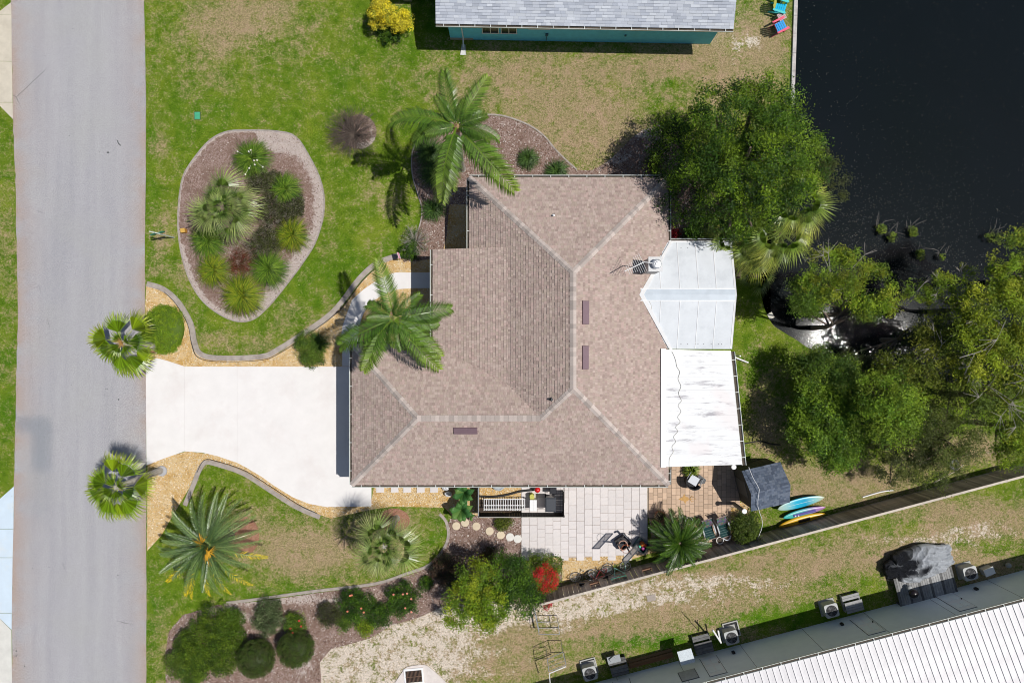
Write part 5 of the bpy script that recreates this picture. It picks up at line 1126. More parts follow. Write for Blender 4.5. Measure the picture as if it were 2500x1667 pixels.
# star shaped figure on the pavers
mb = MB(); mb.col = (.5, .29, .1); x, y = P(1675, 1217)
for poly in ([(-.45, 0), (-.2, .12), (-.12, .3), (-.04, .13), (.1, .1), (.16, 0), (.1, -.1), (-.02, -.14), (-.06, -.3), (-.14, -.13), (-.3, -.08)],): mb.prism(poly, .056, .066)
for a, b, c, d in ((.16, .0, .55, .02), (.2, 0, .3, .16), (.22, 0, .3, -.16), (.3, .16, .42, .12), (.3, -.16, .42, -.14)): mb.tube([(a, b, .06), (c, d, .06)], .02, 5)
tag(mb.build('garden_ornament', VC, None, (x, y, 0)), 'flat tan star shaped figure lying on the tan pavers', 'ornament')
# stepping stones
for px, w_, lb in [(928.5, 19, 'square white stone nearest the driveway'), (964, 18, 'second square white stone from the driveway'), (994.5, 19, 'middle square white stone of the row'), (1027.5, 19, 'second square white stone from the white bags'), (1060, 19, 'square white stone nearest the white bags')]:
    x, y = P(px, 1192); a = w_*S/2
    tag(MB().prism([(-a, -a), (a, -a), (a, a), (-a, a)], 0, .06).build('stepping_stone', PVW, None, (x, y, .01)), lb+', beside the lower gutter', 'stepping stone', 'square stepping stones')
RS = mat_simple('cream_stone', (.62, .52, .38), .85, var=.06, scale=5, objvar=.05); RS2 = mat_simple('white_stone', (.68, .66, .62), .85, var=.06, scale=5)
for i, (px, py, lb) in enumerate([(1114, 1283, 'leftmost cream round stepping stone'), (1135.5, 1275, 'highest cream round stepping stone, nearest the broad leaved plants'), (1163, 1283.7, 'third round stepping stone from the left'), (1195.4, 1295.4, 'middle round stepping stone of the arc'), (1222.5, 1305, 'third round stepping stone from the paved patio'), (1245, 1310, 'second round stepping stone from the paved patio'), (1263.6, 1314.5, 'round stepping stone touching the paved patio')]):
    x, y = P(px, py); mb = MB(); mb.lathe(0, 0, [(.23, 0), (.235, .035), (.22, .05), (0, .053)], 24)
    tag(mb.build('stepping_stone', RS if i < 5 else RS2, None, (x, y, .02)), lb, 'stepping stone', 'round stepping stones')

# ------------------------------------------------------------------ wooden fence
FA = math.atan(.2655); fx0, fy0 = P(1387, 1426); 
fence = thing('fence', 'long weathered board fence with a pale top rail across the lower right', 'fence', (fx0, fy0, 0), FA)
slat = MB(); slat.box(0, 0, 0, .136, .018, 1.78); slat.v = [(x, y, z+(.02 if z > 1 and abs(x) < .01 else 0)) for x, y, z in slat.v]; sme = slat.me('board', WOODF)
L0, L1 = -1.7, 27.5; n = int((L1-L0)/.1405)
for i in range(n):
    add('board', sme, fence, (L0+i*.1405, random.uniform(-.004, .004), random.uniform(0, .03)), (0, random.uniform(-.012, .012), 0), (1, 1, random.uniform(.985, 1.005)))
i = L0
while i < L1:
    MB().box(i+1.2, -.02, 1.81, 2.39, .12, .035).build('top_rail', WOODP, fence); MB().box(i, -.09, 0, .1, .1, 1.75).build('post', WOODF, fence)
    for z in (.3, 1.4): MB().box(i+1.2, -.045, z, 2.38, .04, .09).build('rail', WOODF, fence)
    i += 2.4
def on_fence(px, py, h):       # local x along the fence of a photo pixel at height h
    x, y = P(px, py, h); return ((x-fx0)*math.cos(FA)+(y-fy0)*math.sin(FA))
def fworld(lx, ly): return (fx0+lx*math.cos(FA)-ly*math.sin(FA), fy0+lx*math.sin(FA)+ly*math.cos(FA))
for px, py, lb in [(1452, 1427, 'brown wooden shelf hung on the fence, left one'), (1580, 1393, 'brown wooden shelf hung on the fence, right one')]:
    lx = on_fence(px, py, 1.3); x, y = fworld(lx, .09); t = thing('hanging_shelf', lb, 'shelf', (x, y, 1.25), FA, 'wooden shelves on the fence')
    WB = mat_simple('red_brown_wood', (.22, .12, .075), .8, var=.3)
    MB().box(0, .06, 0, .55, .16, .03).build('board', WB, t); MB().box(0, .12, .03, .55, .02, .12).build('front', WB, t)
    for s_ in (-.26, .26): MB().box(s_, .05, .03, .02, .14, .14).build('side', WB, t)
x, y = fworld(on_fence(1512, 1414, 1.4), .06); t = thing('hanging_rack', 'green slatted rack hung on the fence behind the bicycles', 'rack', (x, y, 1.15), FA)
GRN = mat_simple('green_enamel', (.03, .2, .14), .5, var=.1)
for k in range(4): MB().box(0, .02+.03*k, .06*k, .85, .02, .05).build('slat', GRN, t)
for s_ in (-.4, .4): MB().box(s_, .05, 0, .03, .12, .25).build('bracket', GRN, t)

# ------------------------------------------------------------------ bicycles
def bicycle(label, px, py, rz, lean, col, seatcol, mat_w=None):
    x, y = P(px, py, .3); t = thing('bicycle', label, 'bicycle', (x, y, .02), rz, 'bicycles against the fence'); t.rotation_euler = (lean, 0, rz)
    RUB = BLACK; FR = VCG
    def c3(c): return (c[0], c[1], c[2])
    for wx in (-.52, .52):
        w_ = MB(); w_.torus((0, 0, 0), (0, 1, 0), .32, .022, 28, 6); o = w_.build('wheel', RUB, t, (wx, 0, .34))
        sp = MB(); sp.col = (.6, .6, .62)
        for k in range(14): a = k*PI/7; sp.tube([(0, .02*(-1)**k, 0), (.3*math.cos(a), 0, .3*math.sin(a))], .0035, 3, False)
        sp.torus((0, 0, 0), (0, 1, 0), .297, .009, 24, 4); sp.tube([(0, -.05, 0), (0, .05, 0)], .02, 6); tag(sp.build('spokes', VC, o), kind='stuff')
    f = MB(); f.col = c3(col); bb = (-.08, 0, .3); hd = (.36, 0, .78); st = (-.22, 0, .72); rw = (-.52, 0, .34); fw = (.52, 0, .34)
    for a, b, r in ((bb, hd, .018), (st, hd, .016), (bb, st, .017), (bb, rw, .012), (st, rw, .011), ((.34, 0, .86), (.4, 0, .68), .019)): f.tube([a, b], r, 6)
    for s_ in (-.045, .045): f.tube([(.4, s_*.6, .68), (fw[0], s_, fw[2])], .011, 5)
    f.tube([st, (-.26, 0, .86)], .012, 5); f.build('frame', FR, t)
    h_ = MB(); h_.col = (.55, .55, .56); h_.tube(smooth_line([(.2, -.3, .97), (.34, -.24, .96), (.38, -.08, .93), (.36, 0, .9), (.38, .08, .93), (.34, .24, .96), (.2, .3, .97)], 3), .011, 5); hb = h_.build('handlebar', VCG, t)
    gr = MB(); gr.col = (.02, .02, .02)
    for s_ in (-1, 1): gr.tube([(.12, s_*.32, .97), (.24, s_*.28, .97)], .016, 6)
    gr.build('grips', VCG, hb)
    s2 = MB(); s2.col = seatcol; s2.prism([(-.4, -.1), (-.32, -.115), (-.12, -.03), (-.07, 0), (-.12, .03), (-.32, .115), (-.4, .1)], .86, .91); s2.build('saddle', VCG, t)
    p = MB(); p.col = (.1, .1, .1); p.tube([(-.08, -.1, .3), (-.08, .1, .3)], .014, 6); p.tube([(-.08, .1, .3), (-.02, .1, .16)], .01, 5); p.tube([(-.08, -.1, .3), (-.14, -.1, .44)], .01, 5); p.box(-.02, .15, .15, .08, .09, .02).box(-.14, -.15, .43, .08, .09, .02); p.build('pedals', VCG, t)
    return t
bicycle('mint green cruiser bicycle with a white saddle leaning on the fence', 1503, 1379, FA+PI*0, .62, (.3, .7, .58), (.75, .75, .75))
bicycle('dark bicycle with red wheels parts in the middle of the row', 1459, 1388, FA+PI+.12, -.5, (.35, .015, .03), (.02, .02, .02))
bicycle('black bicycle at the left end of the row by the fence', 1425, 1396, FA-.06, .55, (.03, .03, .035), (.03, .03, .03))

# ------------------------------------------------------------------ basketball hoop, crates, pots
gx, gy = P(1523, 1322); bx, by = P(1540, 1352, 2.45)
bh = thing('basketball_hoop', 'portable basketball hoop with a pale slanted backboard on the white patio', 'basketball hoop', (gx, gy, .055))
HA = math.atan2(40, 37); dx, dy = math.cos(HA), math.sin(HA); nx_, ny_ = -dy, dx    # board direction and the side the rim is on
bxl, byl = bx-gx, by-gy
BRD = mat_simple('pale_backboard', (.5, .52, .52), .3, var=.1, scale=3)
al = BRD.node_tree.nodes['Principled BSDF']; al.inputs['Alpha'].default_value = .45
bd = MB(); bd.box(bxl, byl, 2.02, 1.15, .035, .78, HA); bo = bd.build('backboard', BRD, bh)
fr_ = MB(); fr_.col = (.06, .07, .08)
for z in (2.0, 2.78): fr_.box(bxl, byl, z, 1.19, .05, .04, HA)
for s_ in (-.58, .58): fr_.box(bxl+dx*s_, byl+dy*s_, 2.0, .04, .05, .8, HA)
fr_.build('frame', VC, bo)
rm = MB(); rm.col = (.55, .13, .04); rm.torus((bxl+nx_*.3, byl+ny_*.3, 2.15), (0, 0, 1), .23, .011, 24, 5); rm.build('rim', VC, bh)
pl = MB(); pl.col = (.03, .03, .035); pl.tube([(0, 0, .1), (0, 0, 1.3), (bxl*.5, byl*.5, 2.0), (bxl-nx_*.04, byl-ny_*.04, 2.35)], .045, 8); pl.build('pole', VC, bh)
bb = MB(); bb.col = (.025, .025, .03); bb.prism([(-.36, -.3), (.3, -.3), (.4, .0), (.25, .32), (-.3, .32), (-.42, 0)], 0, .17); bb.build('base', VCG, bh)
def crate(label, px, py, rz, w_, d_, h, col, balls):
    x, y = P(px, py, h); t = thing('toy_crate', label, 'crate', (x, y, .02), rz, 'toy crates on the patio'); k = MB(); k.col = col
    for s_ in (-1, 1): k.box(s_*(w_/2), 0, 0, .03, d_, h).box(0, s_*(d_/2), 0, w_, .03, h)
    k.box(0, 0, 0, w_, d_, .03); k.build('crate', VCG, t)
    return t, x, y
t1, xa, ya = crate('black crate with a pinkish ball cap beside the hoop pole', 1522, 1325, .6, .72, .6, .45, (.02, .02, .022), 0)
b_ = MB(); b_.col = (.45, .28, .22); b_.torus((0, 0, 0), (.2, .1, 1), .26, .03, 20, 6); tag(b_.build('ball_ring', VC, None, (xa-.03, ya-.12, .5)), 'pinkish brown ring lying on the left black crate', 'ring')
b_ = MB(); b_.col = (.03, .035, .05); b_.tube([(-.3, .28, 0), (-.1, .35, .06), (.15, .1, .1), (.35, -.05, .0)], .06, 8); tag(b_.build('hose_roll', VCG, None, (xa+.05, ya+.22, .46)), 'dark bundle lying on the far side of the left black crate', 'bundle')
t2, xb, yb = crate('dark green crate full of bright toys right of the hoop', 1567, 1332, -.6, .66, .6, .42, (.015, .07, .08), 0)
for dx_, dy_, r, col, lb in ((.02, .1, .15, (.62, .17, .03), 'orange ball in the dark green crate'), (-.12, -.06, .09, (.1, .6, .4), 'mint green ball in the dark green crate'), (.08, -.16, .1, (.6, .1, .35), 'pink ball in the dark green crate'), (.2, .0, .1, (.45, .06, .03), 'red ball in the dark green crate')):
    b_ = MB(); b_.col = col; b_.ball(0, 0, 0, r, n=14, m=10); tag(b_.build('ball', VCG, None, (xb+dx_, yb+dy_, .36), smooth=True), lb, 'ball')
def pot(label, px, py, r, h, col, fill, cat='pot', grp=None, z=0.05):
    x, y = P(px, py, h); t = thing('flower_pot', label, cat, (x, y, z), 0, grp); p = MB(); p.col = col
    p.lathe(0, 0, [(r*.72, 0), (r, h), (r*1.08, h), (r*1.08, h+.03), (r*.9, h+.03), (r*.88, h-.05)], 18); p.build('pot', VC, t, smooth=False)
    s_ = MB(); s_.col = (.05, .035, .025); s_.cyl(0, 0, h-.09, h-.05, r*.88); s_.build('soil', VC, t)
    if fill: crown('foliage', [(0, 0, h+.05, r*1.15, r*1.15, .22)], fill[0], .06, fill[1], t, .08, 12)
    return t
WG = 'white pots around the lounge chairs'
pot('terracotta pot with cream flowers near the cycad', 1611, 1260, .3, .42, (.4, .18, .1), (420, [(.5, .42, .25), (.08, .12, .02), (.2, .1, .05)]))
pot('white pot with a small plant beside the cycad top', 1682, 1270, .2, .38, (.7, .72, .72), (160, DG), 'pot', WG)
pot('white ringed pot right of the lounge chairs', 1790, 1279, .2, .35, (.68, .68, .66), (60, DG), 'pot', WG)
pot('white round pot between the feet of the lounge chairs', 1757, 1318, .2, .3, (.7, .68, .66), None, 'pot', WG)
pot('pale bluish pot at the foot of the right lounge chair', 1774, 1309, .2, .3, (.68, .7, .78), None, 'pot', WG)
pot('small pale pot half under the cycad fronds', 1704, 1309, .14, .3, (.6, .68, .76), None, 'pot', WG)
def stripe_mat():
    m, nt, bs = nmat('patterned_cloth'); v = N(nt, 'ShaderNodeTexVoronoi'); v.inputs['Scale'].default_value = 13; nt.links.new(N(nt, 'ShaderNodeTexCoord').outputs['Object'], v.inputs['Vector'])
    hs = N(nt, 'ShaderNodeHueSaturation'); hs.inputs['Saturation'].default_value = 1.1; hs.inputs['Value'].default_value = .35; nt.links.new(v.outputs['Color'], hs.inputs['Color'])
    nt.links.new(mixc(nt, .45, hs.outputs[0], (.03, .05, .1)), bs.inputs['Base Color']); bs.inputs['Roughness'].default_value = .9; return m
CLOTH = stripe_mat()
def lounge(label, px, py, rz):
    x, y = P(px, py, .4); t = thing('lounge_chair', label, 'lounge chair', (x, y, .05), rz, 'lounge chairs on the tan patio')
    a = MB(); a.slab([(-.27, .1, .4), (.27, .1, .4), (.27, .62, .78), (-.27, .62, .78)], .05); a.build('back_cushion', CLOTH, t)
    b = MB(); b.col = (.015, .05, .05); b.slab([(-.27, -.62, .34), (.27, -.62, .34), (.27, .1, .4), (-.27, .1, .4)], .05); b.build('seat_cushion', VCF, t)
    for k in range(4): c_ = MB(); c_.col = (.2, .25, .24); c_.box(0, -.5+.14*k, .355+.012*k, .5, .012, .012); c_.build('strap', VC, t)
    for s_ in (-.33, .33):
        c_ = MB(); c_.col = (.5, .52, .55); c_.tube([(s_, -.62, 0), (s_, -.45, .4), (s_, -.3, .55), (s_, .2, .58), (s_, .5, .0)], .018, 6); c_.build('arm_frame', VCG, t)
        c_ = MB(); c_.col = (.4, .42, .44); c_.box(s_, -.05, .575, .07, .42, .02); c_.build('armrest', VCG, t)
    c_ = MB(); c_.col = (.3, .22, .2); c_.tube([(-.33, -.64, .34), (.33, -.64, .34)], .02, 6); c_.tube([(-.3, .66, .8), (.3, .66, .8)], .02, 6); c_.build('cross_bar', VCG, t)
lounge('left lounge chair with a multicoloured back and dark green seat', 1728, 1290, .3); lounge('right lounge chair with a multicoloured back, nearest the white ringed pot', 1764, 1284, .32)
# wicker armchair and side panel
x, y = P(1692, 1175, .5); t = thing('armchair', 'black wicker armchair with a pale cushion under the fern', 'armchair', (x, y, .05), 2.6)
mb = MB(); mb.col = (.012, .013, .016); ring = [(math.cos(a)*.42, math.sin(a)*.4) for a in [PI*.02+k*PI*.96/10 for k in range(11)]]; 
for (xa, ya), (xb, yb) in zip(ring, ring[1:]):
    mb._a([(xa, ya, .1), (xb, yb, .1), (xb*1.12, yb*1.12, .74), (xa*1.12, ya*1.12, .74), (xa*.9, ya*.9, .1), (xb*.9, yb*.9, .1), (xb*1.0, yb*1.0, .74), (xa*1.0, ya*1.0, .74)], [(0, 1, 2, 3), (7, 6, 5, 4), (3, 2, 6, 7)])
mb.build('shell', VC, t); mb = MB(); mb.col = (.02, .02, .024); mb.prism([(-.38, -.38), (.38, -.38), (.36, .2), (0, .36), (-.36, .2)], .12, .36); mb.build('seat', VC, t)
mb = MB(); mb.col = (.6, .63, .68); mb.prism([(-.25, -.32), (.25, -.32), (.27, .16), (-.27, .16)], .365, .47); mb.build('cushion', VCF, t)
mb = MB(); mb.col = (.3, .31, .33)
for s_ in (-1, 1): mb.tube([(s_*.34, -.38, 0), (s_*.4, -.4, .55), (s_*.43, .02, .62)], .02, 6)
mb.build('arm_frame', VC, t)
x, y = P(1709, 1170, .3); t = thing('side_table', 'black curved side table right of the wicker armchair', 'side table', (x, y, .05), -.5)
mb = MB(); mb.col = (.02, .024, .028); mb.prism([(-.3, -.2), (.1, -.22), (.3, -.05), (.26, .16), (-.2, .24)], .38, .41); mb.build('top', VCG, t)
for sx_, sy_ in ((-.22, -.14), (.2, -.08), (-.16, .16), (.18, .1)): mb = MB(); mb.col = (.02, .02, .02); mb.box(sx_, sy_, 0, .03, .03, .38); mb.build('leg', VC, t)
# capped grey posts
for px, py, h, lb in [(1792, 1140, 2.0, 'grey post with a white round cap under the patio roof corner'), (1818, 1248, 1.9, 'grey cylinder post with a white round cap below the shed')]:
    x, y = P(px, py, h); t = thing('capped_post', lb, 'post', (x, y, 0), 0, 'grey posts with white caps'); mb = MB(); mb.col = (.22, .215, .19); mb.cyl(0, 0, 0, h-.04, .1, n=18); mb.build('body', VC, t)
    mb = MB(); mb.col = (.78, .79, .8); mb.lathe(0, 0, [(.135, h-.05), (.135, h-.01), (.08, h), (.06, h-.005), (0, h-.005)], 18); mb.build('cap', VC, t)
# shed
SB = math.atan2(-(1114-1134.5), (1873-1784.6)); ax, ay = P(1784.6, 1134.5); 
shed = thing('shed', 'small garden shed with a blue grey shingled gable roof', 'shed', (*P((1784.6+1803.6+1873+1892)/4, (1134.5+1225.8+1114+1205)/4), 0), SB)
SHB = [(.10, .125, .17), (.125, .15, .2), (.085, .105, .145), (.14, .165, .21)]
hw, hl, eh, rh = 1.12, 1.08, 1.95, 2.69; OLV = mat_simple('olive_board', (.075, .072, .055), .85, var=.2, scale=5)
for sg in (1, -1):
    poly = [(-hl, sg*hw, eh), (hl, sg*hw, eh), (hl, 0, rh), (-hl, 0, rh)]
    d = MB(); d.slab(poly if sg < 0 else poly[::-1], .05); d.v = [(x, y, z-.012) for x, y, z in d.v]; d.build('roof', DECK, shed)
    shingles(poly, (-hl, sg*hw, eh), (1, 0, 0), (0, -sg*hw, rh-eh), .145, SHB, shed)
mb = MB(); mb.prism([(-hl+.08, -hw+.1), (hl-.08, -hw+.1), (hl-.08, hw-.1), (-hl+.08, hw-.1)], 0, eh-.03)
for s_ in (-1, 1): mb._a([(s_*(hl-.08), -hw+.1, eh-.03), (s_*(hl-.08), hw-.1, eh-.03), (s_*(hl-.08), 0, rh-.08)], [(0, 1, 2)])
mb.build('wall', OLV, shed); MB().box(-hl+.07, 0, .1, .03, .9, 1.7).build('door', mat_simple('shed_door', (.1, .1, .09), .7), shed)
for k in range(8): MB().box(-hl+.2+k*.24, hw-.095, .05, .03, .02, 1.85).build('batten', OLV, shed)
pts = [(*P(px, py, h), h) for px, py, h in [(1828, 1140, 2.25), (1838, 1165, 2.5), (1852, 1190, 2.78), (1853, 1201, 2.78), (1850, 1235, 2.3), (1862, 1278, 1.0), (1848, 1318, .8)]]
cable('pale string of cord running over the shed roof to the fence', pts, .016, METALW, 3)

# ------------------------------------------------------------------ surfboards and kayak
def board(name, label, cat, px, py, rz, L, W, T, cols, z, tip=.35, tilt=0.0):
    x, y = P(px, py, z+.2); n = 22; m = 6; mb = MB(); vs = []; grid = []
    R = random.Random(3)
    for i in range(n+1):
        s_ = i/n; w_ = W/2*(math.sin(PI*s_**.92)**.55 if 0 < s_ < 1 else 0.02); rock = .22*(s_-.5)**2*L*.4
        for k in range(m*2):
            a = 2*PI*k/(m*2); yy = w_*math.cos(a); zz = T/2*math.sin(a)*(math.sin(PI*min(max(s_, .02), .98))**.3)+rock
            vs.append(((s_-.5)*L, yy, zz)); t_ = s_*(len(cols)-1); q = min(int(t_), len(cols)-2); f = t_-q; c = [cols[q][e]+(cols[q+1][e]-cols[q][e])*f for e in range(3)]; mb.c.append(tuple(c))
    mb.v = vs
    for i in range(n):
        for k in range(m*2): a = i*m*2+k; b = i*m*2+(k+1) % (m*2); mb.f.append((a, b, b+m*2, a+m*2))
    mb.f += [tuple(range(m*2-1, -1, -1)), tuple(n*m*2+k for k in range(m*2))]
    o = mb.me(name, VCG, True); t = thing(name, label, cat, (x, y, z), rz, 'boards lying by the fence'); t.rotation_euler = (tilt, 0, rz)
    add('hull', o, t); return t
t = board('paddleboard', 'largest board, blue and cream paddleboard beside the shed', 'paddleboard', 1958, 1229, .25, 2.75, .62, .1, [(.42, .5, .42), (.3, .55, .55), (.02, .42, .62), (.015, .33, .55), (.25, .55, .55), (.55, .55, .4)], .35, tilt=.25)
mb = MB(); mb.col = (.8, .82, .8); mb.box(0, 0, .05, 2.0, .012, .012); mb.build('stripe', VC, t)
t = board('kayak', 'purple and teal board under the blue paddleboard', 'kayak', 1966, 1252, .25, 2.5, .45, .14, [(.05, .45, .42), (.06, .42, .4), (.08, .35, .4), (.3, .2, .42), (.42, .16, .4)], .22, tilt=.2)
mb = MB(); mb.col = (.1, .08, .3); mb.box(0, -.02, .08, 1.3, .14, .02); mb.build('deck_pad', VC, t); mb = MB(); mb.col = (.8, .8, .85); mb.ball(-.55, -.05, .1, .05).ball(-.38, -.08, .1, .05); mb.build('knob', VC, t)
t = board('kayak', 'yellow kayak lowest of the boards against the fence', 'kayak', 1961, 1270, .27, 2.75, .5, .24, [(.62, .33, .01), (.68, .4, .015), (.7, .44, .02), (.66, .36, .01)], .18, tilt=.3)
mb = MB(); mb.col = (.03, .02, .01); mb.box(.1, .0, .115, .7, .2, .012); mb.build('seat_well', VC, t)

# ------------------------------------------------------------------ garden enclosure with bins and racks
EW = mat_simple('dark_lattice', (.035, .03, .027), .85, var=.3)
ex0, ey0 = P(1168, 1262, 1.0); ex1, _ = P(1377, 1262, 1.0); ey1 = -7.2
enc = thing('enclosure', 'low dark fenced enclosure below the house gutter', 'enclosure', (0, 0, 0))
nb = int((ex1-ex0)/.145)
for i in range(nb):
    x = ex0+.07+i*.145; MB().box(x, ey0, 0, .141, .02, .98+random.uniform(-.01, .01)).build('picket', EW, enc)
for i in range(9): MB().box(ex1, ey0+.08+i*.145, 0, .02, .141, .98).build('picket', EW, enc)
MB().box((ex0+ex1)/2, ey0, 1.0, ex1-ex0, .05, .03).build('top_rail', mat_simple('grey_rail', (.35, .33, .3), .7), enc)
MB().box(ex0, (ey0+ey1)/2, 1.0, .05, ey1-ey0, .03).build('top_rail', METALG, enc); MB().box(ex0, (ey0+ey1)/2, .03, .03, ey1-ey0, .9).build('side_panel', EW, enc)
MB().box(ex1, (ey0+ey1)/2+.4, 1.0, .05, ey1-ey0-.8, .03).build('top_rail', EW, enc)
for x in (ex0, (ex0+ex1)/2, ex1): MB().box(x, ey0+.04, 0, .07, .07, 1.05).build('post', EW, enc)
MB().prism([(ex0+.03, ey0+.03), (ex1-.03, ey0+.03), (ex1-.03, -8.45), (1.15, -8.45), (1.15, -9.0), (ex0+.03, -9.05)], 0, .035).build('soil', mat_simple('dark_soil', (.05, .035, .028), .95, var=.3), enc)
rx0, ryb = P(1182, 1244, .7); rx1, ryt = P(1281, 1219, .7)
t = thing('slatted_rack', 'white slatted rack with many rungs inside the enclosure', 'rack', ((rx0+rx1)/2, (ryb+ryt)/2, .04)); W_ = rx1-rx0; D_ = ryt-ryb
for i in range(18):
    xx = -W_/2+W_*i/17; MB().box(xx, 0, .62, .035, D_, .05).build('slat', METALW, t)
for s_ in (-1, -.2, 1): MB().box(0, s_*D_/2, .55, W_+.06, .045, .06).build('rail', METALW, t)
for i in range(18): xx = -W_/2+W_*i/17; MB().box(xx, -D_/2-.03, .02, .08, .02, .66).build('picket', METALW, t)
for sx_ in (-1, 1):
    for sy_ in (-1, 1): MB().box(sx_*W_/2, sy_*D_/2, 0, .05, .05, .56).build('leg', METALW, t)
x, y = P(1302, 1234, .8); t = thing('storage_box', 'white lidded box right of the slatted rack', 'box', (x, y, .04)); 
for s_ in (-1, 1): MB().box(s_*.1, 0, .7, .192, .62, .03).build('lid', METALW, t)
MB().box(0, 0, 0, .36, .6, .7).build('body', METALW, t)
x, y = P(1299, 1213, .6); mb = MB(); mb.col = (.5, .5, .12); mb.prism([(-.12, -.13), (.12, -.13), (.14, .05), (.0, .16), (-.13, .08)], 0, .5); tag(mb.build('bag', VC, None, (x, y, .04)), 'crumpled yellow bag above the white lidded box', 'bag')
def bin_(label, px, py, w_, d_, h, col, lid):
    x, y = P(px, py, h); t = thing('wheelie_bin', label, 'bin', (x, y, .04), 0); mb = MB(); mb.col = col
    a, b = w_/2, d_/2; mb._a([(-a*.8, -b*.8, 0), (a*.8, -b*.8, 0), (a*.8, b*.8, 0), (-a*.8, b*.8, 0), (-a, -b, h), (a, -b, h), (a, b, h), (-a, b, h)], [(0, 1, 5, 4), (1, 2, 6, 5), (2, 3, 7, 6), (3, 0, 4, 7)]); mb.build('body', VCG, t)
    mb = MB(); mb.col = lid; a += .03; b += .03; mb._a([(-a, -b, h), (a, -b, h), (a, b, h), (-a, b, h), (-a, -b, h+.04), (a, -b, h+.04), (a, b, h+.04), (-a, b, h+.04), (-a*.8, -b*.8, h+.08), (a*.8, -b*.8, h+.08), (a*.8, b*.8, h+.08), (-a*.8, b*.8, h+.08)], [(0, 1, 5, 4), (1, 2, 6, 5), (2, 3, 7, 6), (3, 0, 4, 7), (4, 5, 9, 8), (5, 6, 10, 9), (6, 7, 11, 10), (7, 4, 8, 11), (8, 9, 10, 11)]); mb.build('lid', VCG, t)
    mb = MB(); mb.col = lid; mb.tube([(-a*.5, -b-.05, h), (a*.5, -b-.05, h)], .02, 6); mb.build('handle', VCG, t)
    for s_ in (-1, 1): mb = MB(); mb.col = (.01, .01, .01); mb.tube([(s_*a*.75, b*.7, .1), (s_*a*.75+.04*s_, b*.7, .1)], .1, 12); mb.build('wheel', VC, t)
bin_('dark grey wheelie bin with a domed lid in the enclosure', 1344, 1231, .52, .74, 1.0, (.02, .02, .022), (.06, .065, .075)); bin_('small black bin against the gutter in the enclosure', 1350, 1197, .34, .34, .7, (.012, .012, .015), (.02, .02, .025))
x, y = P(1312, 1195, .5); mb = MB(); mb.col = (.6, .012, .015); mb.ball(0, 0, 0, .17, n=16, m=10); tag(mb.build('buoy', VCG, None, (x, y, .5), smooth=True), 'bright red ball by the gutter inside the enclosure', 'ball')
mb = MB(); mb.col = (.03, .03, .03); mb.cyl(0, 0, 0, .36, .13); tag(mb.build('pedestal', VC, None, (x, y, .02)), 'short dark stand under the red ball', 'stand')
mb = MB(); mb.col = (.035, .035, .035); mb.tube(smooth_line([(*P(1170, 1210), .12), (*P(1205, 1211), .12), (*P(1240, 1206), .12), (*P(1270, 1198), .14), (*P(1303, 1194), .18)], 4), .055, 8); tag(mb.build('drain_pipe', VC, None), 'black pipe lying on the gravel inside the enclosure', 'pipe')
x, y = P(1217, 1183, .4); mb = MB(); mb.col = (.42, .45, .47); mb.lathe(0, 0, [(.36, 0), (.38, .25), (.3, .3), (.28, .26), (0, .26)], 22); tag(mb.build('tub', VC, None, (x, y, .02)), 'grey round tub half under the gutter on yellow gravel', 'tub')
for px, py, r, lb in [(1088, 1190, .24, 'upper white bag beside the broad leaved plants'), (1094, 1206, .22, 'lower white bag beside the broad leaved plants')]:
    x, y = P(px, py, .3); mb = MB(); mb.col = (.72, .72, .74); mb.ball(0, 0, .2, r, r*.75, .22, 9, 6); mb.v = [(a+random.uniform(-.03, .03), b+random.uniform(-.03, .03), c+random.uniform(-.02, .04)) for a, b, c in mb.v]; tag(mb.build('bag', VC, None, (x, y, 0)), lb, 'bag', 'white bags')

# ------------------------------------------------------------------ small front garden things
GB = mat_simple('green_lid', (.06, .36, .2), .6, var=.08)
x, y = P(482, 283); t = thing('valve_box', 'green rectangular valve box lid set in the front lawn', 'valve box', (x, y, 0), .02)
MB().box(0, 0, 0, .36, .45, .015).build('rim', mat_simple('dark_rim', (.05, .08, .06), .8), t); MB().box(0, 0, .017, .3, .4, .02).build('lid', GB, t)
x, y = P(447, 563, .3); t = thing('garden_box', 'small orange box at the left rim of the island bed', 'box', (x, y, .02), .15)
mb = MB(); mb.col = (.5, .24, .04); mb.box(0, 0, .03, .22, .22, .3); mb.build('body', VC, t); mb = MB(); mb.col = (.6, .36, .08); mb.box(0, 0, .33, .25, .24, .03); mb.build('lid', VC, t)
x, y = P(425, 580); sx, sy = P(374, 567, 2.3); t = thing('sign_post', 'leaning street sign post with thin green blades beside the road', 'sign', (x, y, 0))
mb = MB(); mb.col = (.5, .55, .5); mb.tube([(0, 0, 0), (sx-x, sy-y, 2.25)], .035, 8); mb.build('pole', VC, t)
mb = MB(); mb.col = (.02, .16, .1); mb.box((sx-x)*.86, (sy-y)*.86, 1.75, .06, .75, .2, .25+PI/2); mb.build('blade', VCG, t); mb = MB(); mb.col = (.55, .62, .55); mb.box((sx-x)*.96, (sy-y)*.96, 2.0, .05, .6, .18, 1.35); mb.build('blade', VCG, t)
x, y = P(975, 620); t = thing('garden_flag', 'small pink and white garden flag at the end of the kerb', 'flag', (x, y, 0))
mb = MB(); mb.col = (.03, .03, .03); mb.tube([(0, 0, 0), (0, 0, .95)], .012, 5); mb.tube([(0, 0, .95), (.1, -.35, .95)], .01, 5); mb.build('pole', VC, t)
mb = MB(); vs = []
for i in range(6):
    for k in range(6):
        s_, q = i/5, k/5; vs.append((.1*s_+.12*q+.04*math.sin(q*5), -.35*s_-.02, .94-.42*q)); mb.c.append([(.75, .72, .75), (.7, .25, .35)][(k in (1, 2)) or i == 5])
